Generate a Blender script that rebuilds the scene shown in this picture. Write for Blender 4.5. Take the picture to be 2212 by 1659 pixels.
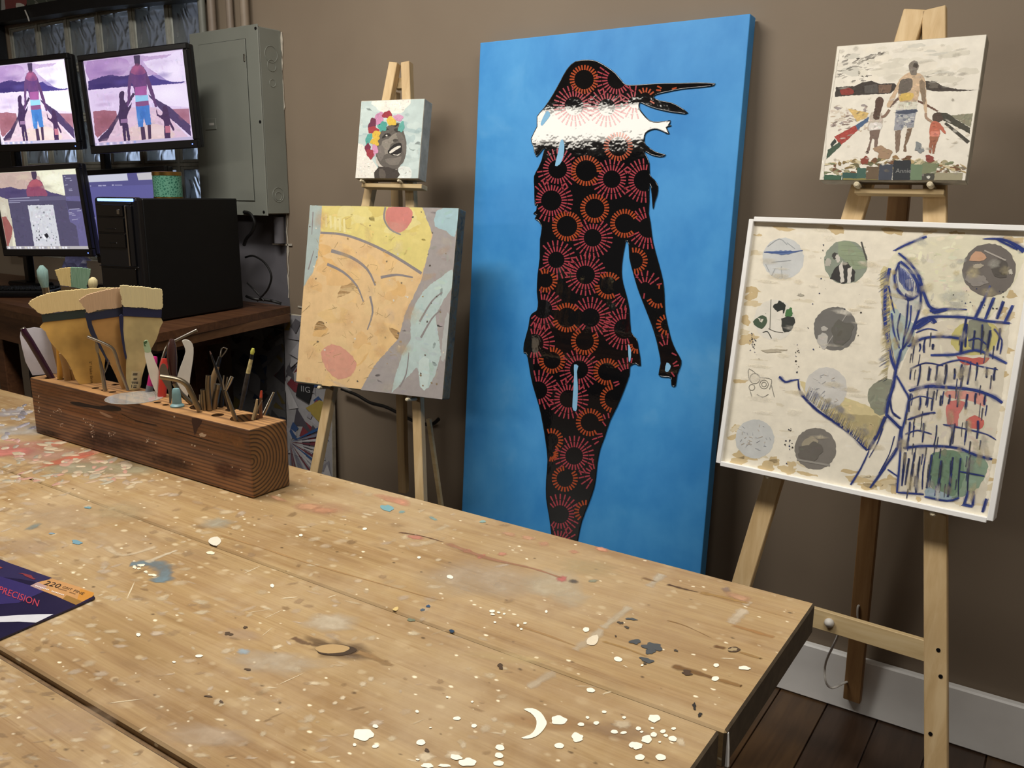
import bpy, bmesh, math, random
import numpy as np
from mathutils import Vector, Matrix
from mathutils.geometry import tessellate_polygon

for _o in list(bpy.data.objects):
    bpy.data.objects.remove(_o, do_unlink=True)
scene = bpy.context.scene
COL = scene.collection
PI = math.pi

# ------------------------------------------------------------------ camera
W, H = 2212.0, 1659.0
YAW, PITCH, ROLL, FPX = 0.590753, 0.221207, 0.0077006, 1827.847
CAMP = Vector((0.0, -2.0498, 1.2495))
_f = Vector((-math.sin(YAW) * math.cos(PITCH), math.cos(YAW) * math.cos(PITCH), -math.sin(PITCH)))
_r0 = Vector((math.cos(YAW), math.sin(YAW), 0.0))
_u0 = _r0.cross(_f)
CR = math.cos(ROLL) * _r0 + math.sin(ROLL) * _u0
CU = -math.sin(ROLL) * _r0 + math.cos(ROLL) * _u0
cam_data = bpy.data.cameras.new('camera')
cam_data.sensor_width = 36.0
cam_data.lens = 36.0 * FPX / W
cam_data.clip_start = 0.02
cam = bpy.data.objects.new('camera', cam_data)
COL.objects.link(cam)
_m = Matrix((CR, CU, -_f)).transposed().to_4x4()
_m.translation = CAMP
cam.matrix_world = _m
scene.camera = cam

# ------------------------------------------------------------------ exposure, world, room lights
vs = scene.view_settings
vs.view_transform = 'Standard'
vs.look = 'None'
vs.gamma = 1.0
vs.use_curve_mapping = False
vs.exposure = 0.0

world = bpy.data.worlds.new('room_ambience')
scene.world = world
world.use_nodes = True
_bg = world.node_tree.nodes['Background']
_bg.inputs[0].default_value = (0.78, 0.84, 1.0, 1)
_bg.inputs[1].default_value = 0.32


def area_light(name, loc, sx, sy, power, color, target=None):
    d = bpy.data.lights.new(name, 'AREA')
    d.shape = 'RECTANGLE'
    d.size = sx
    d.size_y = sy
    d.energy = power
    d.color = color
    o = bpy.data.objects.new(name, d)
    COL.objects.link(o)
    o.location = loc
    if target is not None:
        o.rotation_euler = (Vector(target) - Vector(loc)).to_track_quat('-Z', 'Y').to_euler()
    return o


WARM = (1.0, 0.95, 0.875)
area_light('ceiling_light_near', (-1.6, -1.30, 2.62), 1.2, 0.35, 46.0, WARM)
area_light('ceiling_light_side', (0.15, -1.50, 2.62), 1.2, 0.35, 29.0, WARM)
# a long row of fluorescent fixtures further back in the room
area_light('ceiling_light_row', (-4.4, -5.4, 2.62), 2.4, 1.4, 100.0, (1.0, 0.93, 0.82))
# bluish panel added outside, behind the lower glass block rows, to brighten them
area_light('outside_light', (-3.75, 0.55, 1.20), 2.8, 0.62, 13.0, (0.62, 0.75, 1.0), (-3.75, 0.0, 1.20))


# ------------------------------------------------------------------ geometry helpers
def ray(px, py):
    return _f + CR * ((px - W / 2) / FPX) - CU * ((py - H / 2) / FPX)


def hit(px, py, pt, n):
    d = ray(px, py)
    n = Vector(n)
    t = (Vector(pt) - CAMP).dot(n) / d.dot(n)
    return CAMP + d * t


def at_y(px, py, y):
    return hit(px, py, (0, y, 0), (0, 1, 0))


def at_z(px, py, z):
    return hit(px, py, (0, 0, z), (0, 0, 1))


def facing(p):
    """horizontal unit normal pointing from p towards where the photographer stands"""
    n = CAMP - Vector(p)
    n.z = 0
    return n.normalized()


def crop(ox, oy, s):
    return lambda pts: [(ox + x * s, oy + y * s) for x, y in pts]


def srgb(h):
    if isinstance(h, str):
        h = h.lstrip('#')
        v = [int(h[i:i + 2], 16) / 255.0 for i in (0, 2, 4)]
    else:
        v = [x / 255.0 for x in h]
    return tuple((x / 12.92 if x <= 0.04045 else ((x + 0.055) / 1.055) ** 2.4) for x in v)


def smooth(pts, n=4, closed=True):
    """Catmull-Rom through pts"""
    P = [Vector(p) for p in pts]
    m = len(P)
    out = []
    rng = range(m if closed else m - 1)
    for i in rng:
        if closed:
            a, b, c, d = P[(i - 1) % m], P[i], P[(i + 1) % m], P[(i + 2) % m]
        else:
            a, b, c, d = P[max(i - 1, 0)], P[i], P[i + 1], P[min(i + 2, m - 1)]
        for k in range(n):
            t = k / n
            out.append(0.5 * ((2 * b) + (c - a) * t + (2 * a - 5 * b + 4 * c - d) * t * t + (3 * b - a - 3 * c + d) * t ** 3))
    if not closed:
        out.append(P[-1])
    return out


class Frame:
    """a plane: origin, x axis, y axis (up), normal towards the viewer"""

    def __init__(self, o, x, y):
        self.o = Vector(o)
        self.x = Vector(x).normalized()
        self.y = Vector(y).normalized()
        self.n = self.x.cross(self.y).normalized()

    def p(self, a, b, c=0.0):
        return self.o + self.x * a + self.y * b + self.n * c

    def from_px(self, px, py):
        q = hit(px, py, self.o, self.n) - self.o
        return (q.dot(self.x), q.dot(self.y))

    def pxs(self, pts):
        return [self.from_px(*q) for q in pts]


def canvas_frame(o, yaw, lean, roll):
    xa = Vector((math.cos(yaw), math.sin(yaw), 0))
    na = Vector((-math.sin(yaw), math.cos(yaw), 0))
    up = math.cos(lean) * Vector((0, 0, 1)) + math.sin(lean) * na
    return Frame(o, math.cos(roll) * xa + math.sin(roll) * up, -math.sin(roll) * xa + math.cos(roll) * up)


class MB:
    """collects geometry in world space, built as ONE mesh object"""

    def __init__(self):
        self.v, self.f, self.c = [], [], []

    def add(self, verts, faces, col=None):
        n = len(self.v)
        self.v += [Vector(q) for q in verts]
        self.f += [tuple(i + n for i in f) for f in faces]
        self.c += [col] * len(faces)
        return self

    def bm(self, bm, col=None):
        bm.verts.index_update()
        self.add([v.co.copy() for v in bm.verts], [[v.index for v in f.verts] for f in bm.faces], col)
        bm.free()
        return self

    def box(self, c, s, bev=0.0, axes=None, col=None, seg=1):
        """box with centre c, full size s; axes = 3 unit vectors"""
        bm = bmesh.new()
        bmesh.ops.create_cube(bm, size=1.0)
        for v in bm.verts:
            v.co = Vector((v.co.x * s[0], v.co.y * s[1], v.co.z * s[2]))
        if bev > 0:
            bmesh.ops.bevel(bm, geom=list(bm.edges), offset=bev, segments=seg, affect='EDGES', profile=0.5)
        for v in bm.verts:
            q = v.co
            v.co = (Vector(c) + (axes[0] * q.x + axes[1] * q.y + axes[2] * q.z)) if axes else Vector(c) + q
        return self.bm(bm, col)

    def bar(self, a, b, w, d, wdir, bev=0.002, col=None):
        """rectangular bar from a to b, width w along wdir, depth d"""
        a, b = Vector(a), Vector(b)
        z = (b - a)
        L = z.length
        z.normalize()
        x = (Vector(wdir) - z * Vector(wdir).dot(z)).normalized()
        return self.box((a + b) / 2, (w, d, L), bev, (x, z.cross(x), z), col)

    def tube(self, pts, rad, seg=8, cap=True, col=None, flat=1.0, fdir=None):
        P = [Vector(q) for q in pts]
        rs = rad if isinstance(rad, (list, tuple)) else [rad] * len(P)
        verts, faces = [], []
        ref = Vector(fdir) if fdir is not None else None
        for i, q in enumerate(P):
            t = (P[min(i + 1, len(P) - 1)] - P[max(i - 1, 0)]).normalized()
            if ref is None:
                ref = Vector((0, 0, 1)) if abs(t.z) < 0.9 else Vector((1, 0, 0))
            u = (ref - t * ref.dot(t)).normalized()
            if fdir is None:
                ref = u
            w = t.cross(u)
            for k in range(seg):
                a = 2 * PI * k / seg
                verts.append(q + u * math.cos(a) * rs[i] * flat + w * math.sin(a) * rs[i])
        for i in range(len(P) - 1):
            for k in range(seg):
                faces.append((i * seg + k, i * seg + (k + 1) % seg, (i + 1) * seg + (k + 1) % seg, (i + 1) * seg + k))
        if cap:
            faces.append(tuple(range(seg - 1, -1, -1)))
            faces.append(tuple((len(P) - 1) * seg + k for k in range(seg)))
        return self.add(verts, faces, col)

    def pipe(self, pts, ro, ri, seg=10):
        """open hollow tube"""
        self.tube(pts, ro, seg, cap=False)
        n0 = len(self.v) - seg * len(pts)
        P = [Vector(q) for q in pts]
        self.tube(pts, ri, seg, cap=False)
        n1 = len(self.v) - seg * len(pts)
        k0, k1 = (len(pts) - 1) * seg, (len(pts) - 1) * seg
        fs = []
        for k in range(seg):
            j = (k + 1) % seg
            fs.append((n0 + k, n1 + k, n1 + j, n0 + j))
            fs.append((n0 + k0 + j, n1 + k1 + j, n1 + k1 + k, n0 + k0 + k))
        self.f += fs
        self.c += [None] * len(fs)
        return self

    def lathe(self, c, prof, seg=20, axis=None, col=None):
        """profile [(r, h)] round a vertical axis at c"""
        verts, faces = [], []
        ax = Vector(axis).normalized() if axis is not None else Vector((0, 0, 1))
        u = ax.orthogonal().normalized()
        w = ax.cross(u)
        for r, h in prof:
            for k in range(seg):
                a = 2 * PI * k / seg
                verts.append(Vector(c) + ax * h + (u * math.cos(a) + w * math.sin(a)) * r)
        for i in range(len(prof) - 1):
            for k in range(seg):
                faces.append((i * seg + k, i * seg + (k + 1) % seg, (i + 1) * seg + (k + 1) % seg, (i + 1) * seg + k))
        faces.append(tuple(range(seg - 1, -1, -1)))
        faces.append(tuple((len(prof) - 1) * seg + k for k in range(seg)))
        return self.add(verts, faces, col)

    def flat(self, fr, pts, off=0.0, col=None):
        """flat polygon (2-D points in frame fr), any outline"""
        pts = [Vector((q[0], q[1], 0)) for q in pts]
        tris = tessellate_polygon([pts])
        out = []
        for t in tris:
            a, b, c = (pts[i] for i in t)
            if (b - a).cross(c - a).z < 0:
                t = (t[0], t[2], t[1])
            out.append(tuple(t))
        return self.add([fr.p(q.x, q.y, off) for q in pts], out, col)

    def prism(self, fr, pts, t, off=0.0, col=None):
        """outline extruded: front face at off, back face at off - t"""
        pts = [Vector((q[0], q[1], 0)) for q in pts]
        area = sum(pts[i].x * pts[(i + 1) % len(pts)].y - pts[(i + 1) % len(pts)].x * pts[i].y for i in range(len(pts)))
        if area < 0:
            pts.reverse()
        n = len(pts)
        faces = []
        for q in tessellate_polygon([pts]):
            a, b, c = (pts[i] for i in q)
            if (b - a).cross(c - a).z < 0:
                q = (q[0], q[2], q[1])
            faces.append(tuple(q))
            faces.append(tuple(i + n for i in reversed(q)))
        for i in range(n):
            j = (i + 1) % n
            faces.append((j, i, i + n, j + n))
        return self.add([fr.p(q.x, q.y, off) for q in pts] + [fr.p(q.x, q.y, off - t) for q in pts], faces, col)

    def stroke(self, fr, pts, w0, off, col, w1=None, sm=3):
        """brush stroke: ribbon along 2-D pts; width tapers w0 -> w1"""
        P = smooth([Vector((q[0], q[1], 0)) for q in pts], sm, False) if len(pts) > 2 else [Vector((q[0], q[1], 0)) for q in pts]
        if w1 is None:
            w1 = w0
        n = len(P)
        L, R_ = [], []
        for i in range(n):
            t = (P[min(i + 1, n - 1)] - P[max(i - 1, 0)])
            if t.length < 1e-9:
                t = Vector((1, 0, 0))
            t.normalize()
            k = i / (n - 1)
            w = (w0 + (w1 - w0) * k) / 2
            nn = Vector((-t.y, t.x, 0)) * w
            L.append(P[i] + nn)
            R_.append(P[i] - nn)
        vs_ = [fr.p(q.x, q.y, off) for q in L] + [fr.p(q.x, q.y, off) for q in R_]
        fs = [(i, i + n, i + n + 1, i + 1) for i in range(n - 1)]
        return self.add(vs_, fs, col)

    def soft_blob(self, fr, cx, cy, rx, ry, rot, off, col, alpha, n=16, rnd_=None, core=0.45):
        """stain that fades out towards its rim"""
        pts = [(cx, cy)]
        cs, sn = math.cos(rot), math.sin(rot)
        for k in (core, 1.0):
            for i in range(n):
                a = 2 * PI * i / n
                j = 1.0 if rnd_ is None else rnd_.uniform(0.75, 1.2)
                x, y = rx * k * j * math.cos(a), ry * k * j * math.sin(a)
                pts.append((cx + x * cs - y * sn, cy + x * sn + y * cs))
        v = [fr.p(a, b, off) for a, b in pts]
        A1, A0 = (*col, alpha), (*col, 0.0)
        n0 = len(self.v)
        self.v += v
        for i in range(n):
            j = (i + 1) % n
            self.f.append((n0, n0 + 1 + i, n0 + 1 + j))
            self.c.append([A1, A1, A1])
            self.f.append((n0 + 1 + i, n0 + 1 + n + i, n0 + 1 + n + j, n0 + 1 + j))
            self.c.append([A1, A0, A0, A1])

    def soft_stroke(self, fr, pts, w, off, col, alpha, w1=None, sm=4, ends=True, wob=0.0, rnd_=None):
        """band that fades out at its sides and ends"""
        P = smooth([Vector((q[0], q[1], 0)) for q in pts], sm, False) if len(pts) > 2 else [Vector((q[0], q[1], 0)).lerp(Vector((r[0], r[1], 0)), t / 4) for q, r in [(pts[0], pts[1])] for t in range(5)]
        w1 = w if w1 is None else w1
        n = len(P)
        n0 = len(self.v)
        for i in range(n):
            t = (P[min(i + 1, n - 1)] - P[max(i - 1, 0)]).normalized()
            nn = Vector((-t.y, t.x, 0))
            ww = (w + (w1 - w) * i / (n - 1)) / 2
            if rnd_ is not None:
                ww *= rnd_.uniform(1 - wob, 1 + wob)
            for k in (-1.0, -0.35, 0.35, 1.0):
                q = P[i] + nn * (ww * k)
                self.v.append(fr.p(q.x, q.y, off))
        for i in range(n - 1):
            a0 = 0.0 if ends and i == 0 else alpha
            a1 = 0.0 if ends and i == n - 2 else alpha
            for k in range(3):
                e0 = 0.0 if k == 0 else 1.0
                e1 = 0.0 if k == 2 else 1.0
                self.f.append((n0 + i * 4 + k, n0 + i * 4 + k + 1, n0 + i * 4 + k + 5, n0 + i * 4 + k + 4))
                self.c.append([(*col, a0 * e0), (*col, a0 * e1), (*col, a1 * e1), (*col, a1 * e0)])

    def build(self, name, mat, parent=None, smooth_angle=None):
        me = bpy.data.meshes.new(name)
        o = bpy.data.objects.new(name, me)
        COL.objects.link(o)
        org = Vector((0, 0, 0))
        if parent is not None:
            o.parent = parent
            org = Vector(parent['_org']) if '_org' in parent else Vector((0, 0, 0))
        elif self.v:
            mn = Vector((min(q.x for q in self.v), min(q.y for q in self.v), min(q.z for q in self.v)))
            mx = Vector((max(q.x for q in self.v), max(q.y for q in self.v), 0))
            org = Vector(((mn.x + mx.x) / 2, (mn.y + mx.y) / 2, mn.z))
            o.location = org
        o['_org'] = tuple(org)
        me.from_pydata([tuple(q - org) for q in self.v], [], self.f)
        me.update()
        if any(c is not None for c in self.c):
            at = me.color_attributes.new('Col', 'FLOAT_COLOR', 'CORNER')
            buf = []
            for poly, c in zip(me.polygons, self.c):
                cc = c if c is not None else (0.5, 0.5, 0.5)
                for k_ in range(poly.loop_total):
                    q = cc[k_] if isinstance(cc[0], tuple) else cc
                    buf += [q[0], q[1], q[2], q[3] if len(q) > 3 else 1.0]
            at.data.foreach_set('color', buf)
        if mat is not None:
            me.materials.append(mat)
        if smooth_angle is not None:
            for p_ in me.polygons:
                p_.use_smooth = True
            me.set_sharp_from_angle(angle=math.radians(smooth_angle))
        return o


def thing(name, loc, label, cat, group=None):
    o = bpy.data.objects.new(name, None)
    COL.objects.link(o)
    o.empty_display_size = 0.05
    o.location = loc
    o['_org'] = tuple(loc)
    o['label'] = label
    o['category'] = cat
    if group:
        o['group'] = group
    return o


def tag(o, label, cat, group=None, kind=None):
    o['label'] = label
    if cat:
        o['category'] = cat
    if group:
        o['group'] = group
    if kind:
        o['kind'] = kind
    return o


def structure(o, label=None):
    o['kind'] = 'structure'
    if label:
        o['label'] = label
    return o


def text_mesh(mb, fr, s, origin, size, col, off, shear=0.0, xd=(1, 0), yd=(0, 1), fit=None):
    """lettering: font outline filled, put on frame fr (2-D origin, x / y directions in frame units)"""
    cu = bpy.data.curves.new('lettering', 'FONT')
    cu.body = s
    cu.size = 1.0
    cu.shear = shear
    cu.resolution_u = 3
    ob = bpy.data.objects.new('lettering', cu)
    COL.objects.link(ob)
    dg = bpy.context.evaluated_depsgraph_get()
    me = bpy.data.meshes.new_from_object(ob.evaluated_get(dg))
    xs = [v.co.x for v in me.vertices]
    k = size
    kx = size
    if fit and xs:
        kx = fit / (max(xs) - min(xs))
    x0 = min(xs) if xs else 0
    vs_ = []
    for v in me.vertices:
        a = (v.co.x - x0) * kx
        b = v.co.y * k
        vs_.append(fr.p(origin[0] + xd[0] * a + yd[0] * b, origin[1] + xd[1] * a + yd[1] * b, off))
    mb.add(vs_, [tuple(p_.vertices) for p_ in me.polygons], col)
    bpy.data.objects.remove(ob, do_unlink=True)
    bpy.data.meshes.remove(me)


def blob(cx, cy, rx, ry, rnd, n=14, jag=0.15, rot=0.0):
    out = []
    ph = [rnd.uniform(0, 2 * PI) for _ in range(3)]
    for i in range(n):
        a = 2 * PI * i / n
        k = 1 + jag * (0.6 * math.sin(2 * a + ph[0]) + 0.4 * math.sin(3 * a + ph[1]) + 0.5 * math.sin(5 * a + ph[2])) + rnd.uniform(-jag, jag) * 0.4
        x, y = rx * k * math.cos(a), ry * k * math.sin(a)
        out.append((cx + x * math.cos(rot) - y * math.sin(rot), cy + x * math.sin(rot) + y * math.cos(rot)))
    return out


# ------------------------------------------------------------------ materials
def new_mat(name):
    m = bpy.data.materials.new(name)
    m.use_nodes = True
    nt = m.node_tree
    b = nt.nodes['Principled BSDF']
    return m, nt, b


def N(nt, typ, **kw):
    n = nt.nodes.new(typ)
    for k, v in kw.items():
        setattr(n, k, v)
    return n


def coords(nt, scale=(1, 1, 1), loc=(0, 0, 0), rot=(0, 0, 0)):
    tc = N(nt, 'ShaderNodeTexCoord')
    mp = N(nt, 'ShaderNodeMapping')
    mp.inputs['Scale'].default_value = scale
    mp.inputs['Location'].default_value = loc
    mp.inputs['Rotation'].default_value = rot
    nt.links.new(tc.outputs['Object'], mp.inputs['Vector'])
    return mp.outputs['Vector']


def noise(nt, vec, scale, detail=3, rough=0.55, dist=0.0):
    n = N(nt, 'ShaderNodeTexNoise')
    n.inputs['Scale'].default_value = scale
    n.inputs['Detail'].default_value = detail
    n.inputs['Roughness'].default_value = rough
    n.inputs['Distortion'].default_value = dist
    nt.links.new(vec, n.inputs['Vector'])
    return n.outputs['Fac']


def ramp(nt, fac, stops):
    r = N(nt, 'ShaderNodeValToRGB')
    el = r.color_ramp.elements
    while len(el) < len(stops):
        el.new(0.5)
    for e, (p_, c) in zip(el, stops):
        e.position = p_
        e.color = (c[0], c[1], c[2], 1)
    nt.links.new(fac, r.inputs['Fac'])
    return r.outputs['Color']


def bw(nt, c):
    o = N(nt, 'ShaderNodeRGBToBW')
    nt.links.new(c, o.inputs[0])
    return o.outputs[0]


def mixc(nt, fac, a, b, typ='MIX'):
    m = N(nt, 'ShaderNodeMix', data_type='RGBA', blend_type=typ)
    for sock, val in ((m.inputs[0], fac), (m.inputs[6], a), (m.inputs[7], b)):
        if hasattr(val, 'is_linked') or hasattr(val, 'links'):
            nt.links.new(val, sock)
        elif isinstance(val, (int, float)):
            sock.default_value = val
        else:
            sock.default_value = (val[0], val[1], val[2], 1)
    return m.outputs[2]


def bump(nt, b, h, strength=0.2, dist=0.002):
    n = N(nt, 'ShaderNodeBump')
    n.inputs['Strength'].default_value = strength
    n.inputs['Distance'].default_value = dist
    nt.links.new(h, n.inputs['Height'])
    nt.links.new(n.outputs['Normal'], b.inputs['Normal'])


def plain(name, col, rough=0.5, metal=0.0, vary=0.08, vscale=30.0, spec=0.5, coat=0.0, bumpy=0.0, trans=0.0):
    m, nt, b = new_mat(name)
    c = srgb(col) if isinstance(col, str) else col
    v = coords(nt)
    nz = noise(nt, v, vscale, 3)
    lo = tuple(x * (1 - vary) for x in c)
    hi = tuple(min(1.0, x * (1 + vary)) for x in c)
    nt.links.new(ramp(nt, nz, [(0.3, lo), (0.7, hi)]), b.inputs['Base Color'])
    b.inputs['Roughness'].default_value = rough
    b.inputs['Metallic'].default_value = metal
    b.inputs['Specular IOR Level'].default_value = spec
    b.inputs['Coat Weight'].default_value = coat
    b.inputs['Transmission Weight'].default_value = trans
    if bumpy:
        bump(nt, b, nz, bumpy, 0.002)
    return m


def wood(name, cols, axis='X', scale=1.0, rough=0.55, ring=9.0, coat=0.0, contrast=(0.3, 0.7), bumpy=0.15):
    m, nt, b = new_mat(name)
    st = {'X': (0.6, 9, 9), 'Y': (9, 0.6, 9), 'Z': (9, 9, 0.6)}[axis]
    v = coords(nt, tuple(s * scale for s in st))
    n1 = noise(nt, v, ring, 4, 0.6, 0.6)
    c1 = ramp(nt, n1, [(contrast[0], srgb(cols[0])), (0.5, srgb(cols[1])), (contrast[1], srgb(cols[2]))])
    v2 = coords(nt, tuple(s * scale * 0.35 for s in st))
    n2 = noise(nt, v2, ring * 0.35, 2)
    c2 = ramp(nt, n2, [(0.35, (0.78, 0.76, 0.72)), (0.65, (1.0, 1.0, 1.0))])
    nt.links.new(mixc(nt, 1.0, c1, c2, 'MULTIPLY'), b.inputs['Base Color'])
    b.inputs['Roughness'].default_value = rough
    b.inputs['Coat Weight'].default_value = coat
    b.inputs['Coat Roughness'].default_value = 0.25
    bump(nt, b, n1, bumpy, 0.001)
    return m


def printed(name, rough=0.6, vary=0.1, vscale=60, coat=0.0, bumpy=0.1, spec=0.4, alpha=False):
    """paint or print: colour comes from the shapes themselves"""
    m, nt, b = new_mat(name)
    a = N(nt, 'ShaderNodeAttribute', attribute_name='Col')
    v = coords(nt)
    nz = noise(nt, v, vscale, 4, 0.6)
    f = ramp(nt, nz, [(0.3, (1 - vary,) * 3), (0.7, (1 + vary * 0.3,) * 3)])
    nt.links.new(mixc(nt, 1.0, a.outputs['Color'], f, 'MULTIPLY'), b.inputs['Base Color'])
    b.inputs['Roughness'].default_value = rough
    b.inputs['Coat Weight'].default_value = coat
    b.inputs['Coat Roughness'].default_value = 0.08
    b.inputs['Specular IOR Level'].default_value = spec
    if alpha:
        am = N(nt, 'ShaderNodeMath', operation='MULTIPLY', use_clamp=True)
        nt.links.new(a.outputs['Alpha'], am.inputs[0])
        nt.links.new(bw(nt, ramp(nt, nz, [(0.3, (0.55,) * 3), (0.65, (1.25,) * 3)])), am.inputs[1])
        nt.links.new(am.outputs[0], b.inputs['Alpha'])
    if bumpy:
        bump(nt, b, nz, bumpy, 0.001)
    return m


def screen_mat(name, strength, alpha=False):
    m, nt, b = new_mat(name)
    a = N(nt, 'ShaderNodeAttribute', attribute_name='Col')
    b.inputs['Base Color'].default_value = (0.01, 0.01, 0.012, 1)
    b.inputs['Roughness'].default_value = 0.35
    v = coords(nt)
    nz = noise(nt, v, 300, 2)
    f = ramp(nt, nz, [(0.3, (0.95,) * 3), (0.7, (1.0,) * 3)])
    nt.links.new(mixc(nt, 1.0, a.outputs['Color'], f, 'MULTIPLY'), b.inputs['Emission Color'])
    b.inputs['Emission Strength'].default_value = strength
    if alpha:
        nt.links.new(a.outputs['Alpha'], b.inputs['Alpha'])
    return m


M = {}
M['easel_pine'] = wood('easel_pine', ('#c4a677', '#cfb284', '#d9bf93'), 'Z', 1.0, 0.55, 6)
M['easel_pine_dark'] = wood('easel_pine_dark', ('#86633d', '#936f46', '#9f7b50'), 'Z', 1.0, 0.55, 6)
M['easel_bar'] = wood('easel_bar', ('#bfa679', '#cab286', '#d2bd94'), 'X', 1.0, 0.55, 6)
M['peg'] = plain('peg', '#cfc3a6', 0.5)
M['white_paint'] = plain('white_paint', '#f3f3f1', 0.5, vary=0.05, vscale=8)
M['canvas_edge'] = plain('canvas_edge', '#b3ac9b', 0.9, vary=0.2, vscale=40, bumpy=0.3)
M['black_plastic'] = plain('black_plastic', '#0d0d10', 0.28, vary=0.1)
M['black_matte'] = plain('black_matte', '#08090a', 0.5, vary=0.15, spec=0.3)
M['dark_metal'] = plain('dark_metal', '#3a3a3c', 0.35, 0.9)
M['steel'] = plain('steel', '#a09a90', 0.28, 1.0, vary=0.1)
M['brass_steel'] = plain('brass_steel', '#8d8270', 0.35, 1.0, vary=0.15)
M['cord_black'] = plain('cord_black', '#0c0b0b', 0.5)
M['cord_white'] = plain('cord_white', '#c6c2bb', 0.6)
M['print_matte'] = printed('print_matte', 0.75, 0.10, 45, bumpy=0.12)
M['print_wash'] = printed('thin_wash', 0.6, 0.12, 110, bumpy=0.0, alpha=True)
M['print_paper'] = printed('print_paper', 0.35, 0.08, 60, bumpy=0.05)
M['screen'] = screen_mat('screen', 1.05)
M['screen_soft'] = screen_mat('screen_soft', 1.05, True)

# ================================================================== THE ROOM
def wall_material():
    m, nt, b = new_mat('brown_wall_paint')
    v = coords(nt)
    n1 = noise(nt, v, 2.2, 3)
    n2 = noise(nt, v, 140, 2)
    c = ramp(nt, n1, [(0.3, srgb('#817363')), (0.7, srgb('#8a7c6b'))])
    nt.links.new(c, b.inputs['Base Color'])
    b.inputs['Roughness'].default_value = 0.62
    b.inputs['Specular IOR Level'].default_value = 0.3
    bump(nt, b, n2, 0.12, 0.001)
    return m


M['wall'] = wall_material()
M['grey_wall'] = plain('grey_bare_plaster', '#5d5b60', 0.8, vary=0.12, vscale=6)
M['chip'] = plain('chipped_plaster', '#b9b2a4', 0.85, vary=0.25, vscale=60)
M['floor_wood'] = wood('dark_floor_boards', ('#33251d', '#3d2d22', '#46352a'), 'Y', 1.0, 0.32, 6)
M['floor_wood_b'] = wood('brown_floor_boards', ('#42301f', '#4d3824', '#584129'), 'Y', 1.0, 0.32, 6)
M['floor_base'] = plain('floor_gap', '#1a1411', 0.6)
M['ceiling'] = plain('ceiling_paint', '#b9b2a6', 0.9, vary=0.04, vscale=3)
M['black_matte_wall'] = plain('unlit_wall_tone', '#1b1a1a', 0.9)  # near-black stands in for an unlit far wall, keeps resin reflections dark
M['black_beam'] = plain('black_painted_wood', '#17181a', 0.45, vary=0.25, vscale=12)

WX0, WX1, WZ0, WZ1 = -4.07, -2.70, 0.95, 1.945      # window opening
wl = MB()
wl.box(((-6.6 + WX0) / 2, 0.075, 1.35), (WX0 + 6.6, 0.15, 2.7))
wl.box(((1.8 + WX1) / 2, 0.075, 1.35), (1.8 - WX1, 0.15, 2.7))
wl.box(((WX0 + WX1) / 2, 0.075, WZ0 / 2), (WX1 - WX0, 0.15, WZ0))
wl.box(((WX0 + WX1) / 2, 0.075, (2.7 + WZ1) / 2), (WX1 - WX0, 0.15, 2.7 - WZ1))
wall_back = structure(wl.build('wall_back', M['wall']), 'brown painted wall behind the easels')

FW = Frame((0, 0, 0), (1, 0, 0), (0, 0, 1))         # wall frame
gp = MB()
gp.prism(FW, [(-2.70, 0.80), (-2.325, 0.80), (-2.335, 1.0), (-2.328, 1.17), (-2.70, 1.17)], 0.002, 0.0022)
gp.build('bare_patch', M['grey_wall'], wall_back)
rnd = random.Random(5)
ch = MB()
edge = []
zz = 1.765
prev = None
while zz > 0.87:
    x = -2.300 - 0.028 * (1.78 - zz) / 0.9 + rnd.uniform(-0.003, 0.003)
    w = rnd.uniform(0.0005, 0.0035) if rnd.random() < 0.85 else 0.007
    edge.append((x, zz, w))
    zz -= rnd.uniform(0.012, 0.03)
ol = [(x - w, z) for x, z, w in edge] + [(x + w * 0.6, z) for x, z, w in reversed(edge)]
ch.prism(FW, ol, 0.002, 0.0045)
ch.prism(FW, [(-2.40, 1.072), (-2.34, 1.070), (-2.30, 1.074), (-2.30, 1.066), (-2.40, 1.067)], 0.002, 0.0045)
ch.prism(FW, [(-2.285, 0.853), (-2.16, 0.846), (-2.16, 0.851), (-2.285, 0.858)], 0.002, 0.0035)
ch.build('chipped_paint', M['chip'], wall_back)

fl = MB()
fl.box((-2.4, -3.6, -0.03), (8.5, 7.5, 0.04))
floor = structure(fl.build('floor', M['floor_wood']), 'dark wooden floor')
rnd = random.Random(11)
pw = 0.118
pm = {}
for i in range(14):
    x0 = -0.75 + i * pw
    yy = 0.0
    while yy > -1.6:
        L = rnd.choice([0.34, 0.46, 0.6, 0.8])
        key = (L, rnd.random() < 0.3)
        if key not in pm:
            mb = MB().box((0, 0, 0), (pw - 0.003, L - 0.003, 0.012), 0.001)
            me = bpy.data.meshes.new('plank')
            me.from_pydata([tuple(q) for q in mb.v], [], mb.f)
            me.materials.append(M['floor_wood_b'] if key[1] else M['floor_wood'])
            pm[key] = me
        p_ = bpy.data.objects.new('plank', pm[key])
        COL.objects.link(p_)
        p_.parent = floor
        p_.location = Vector((x0 + pw / 2, yy - L / 2 - 0.003, -0.0065)) - Vector(floor['_org'])
        yy -= L

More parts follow.
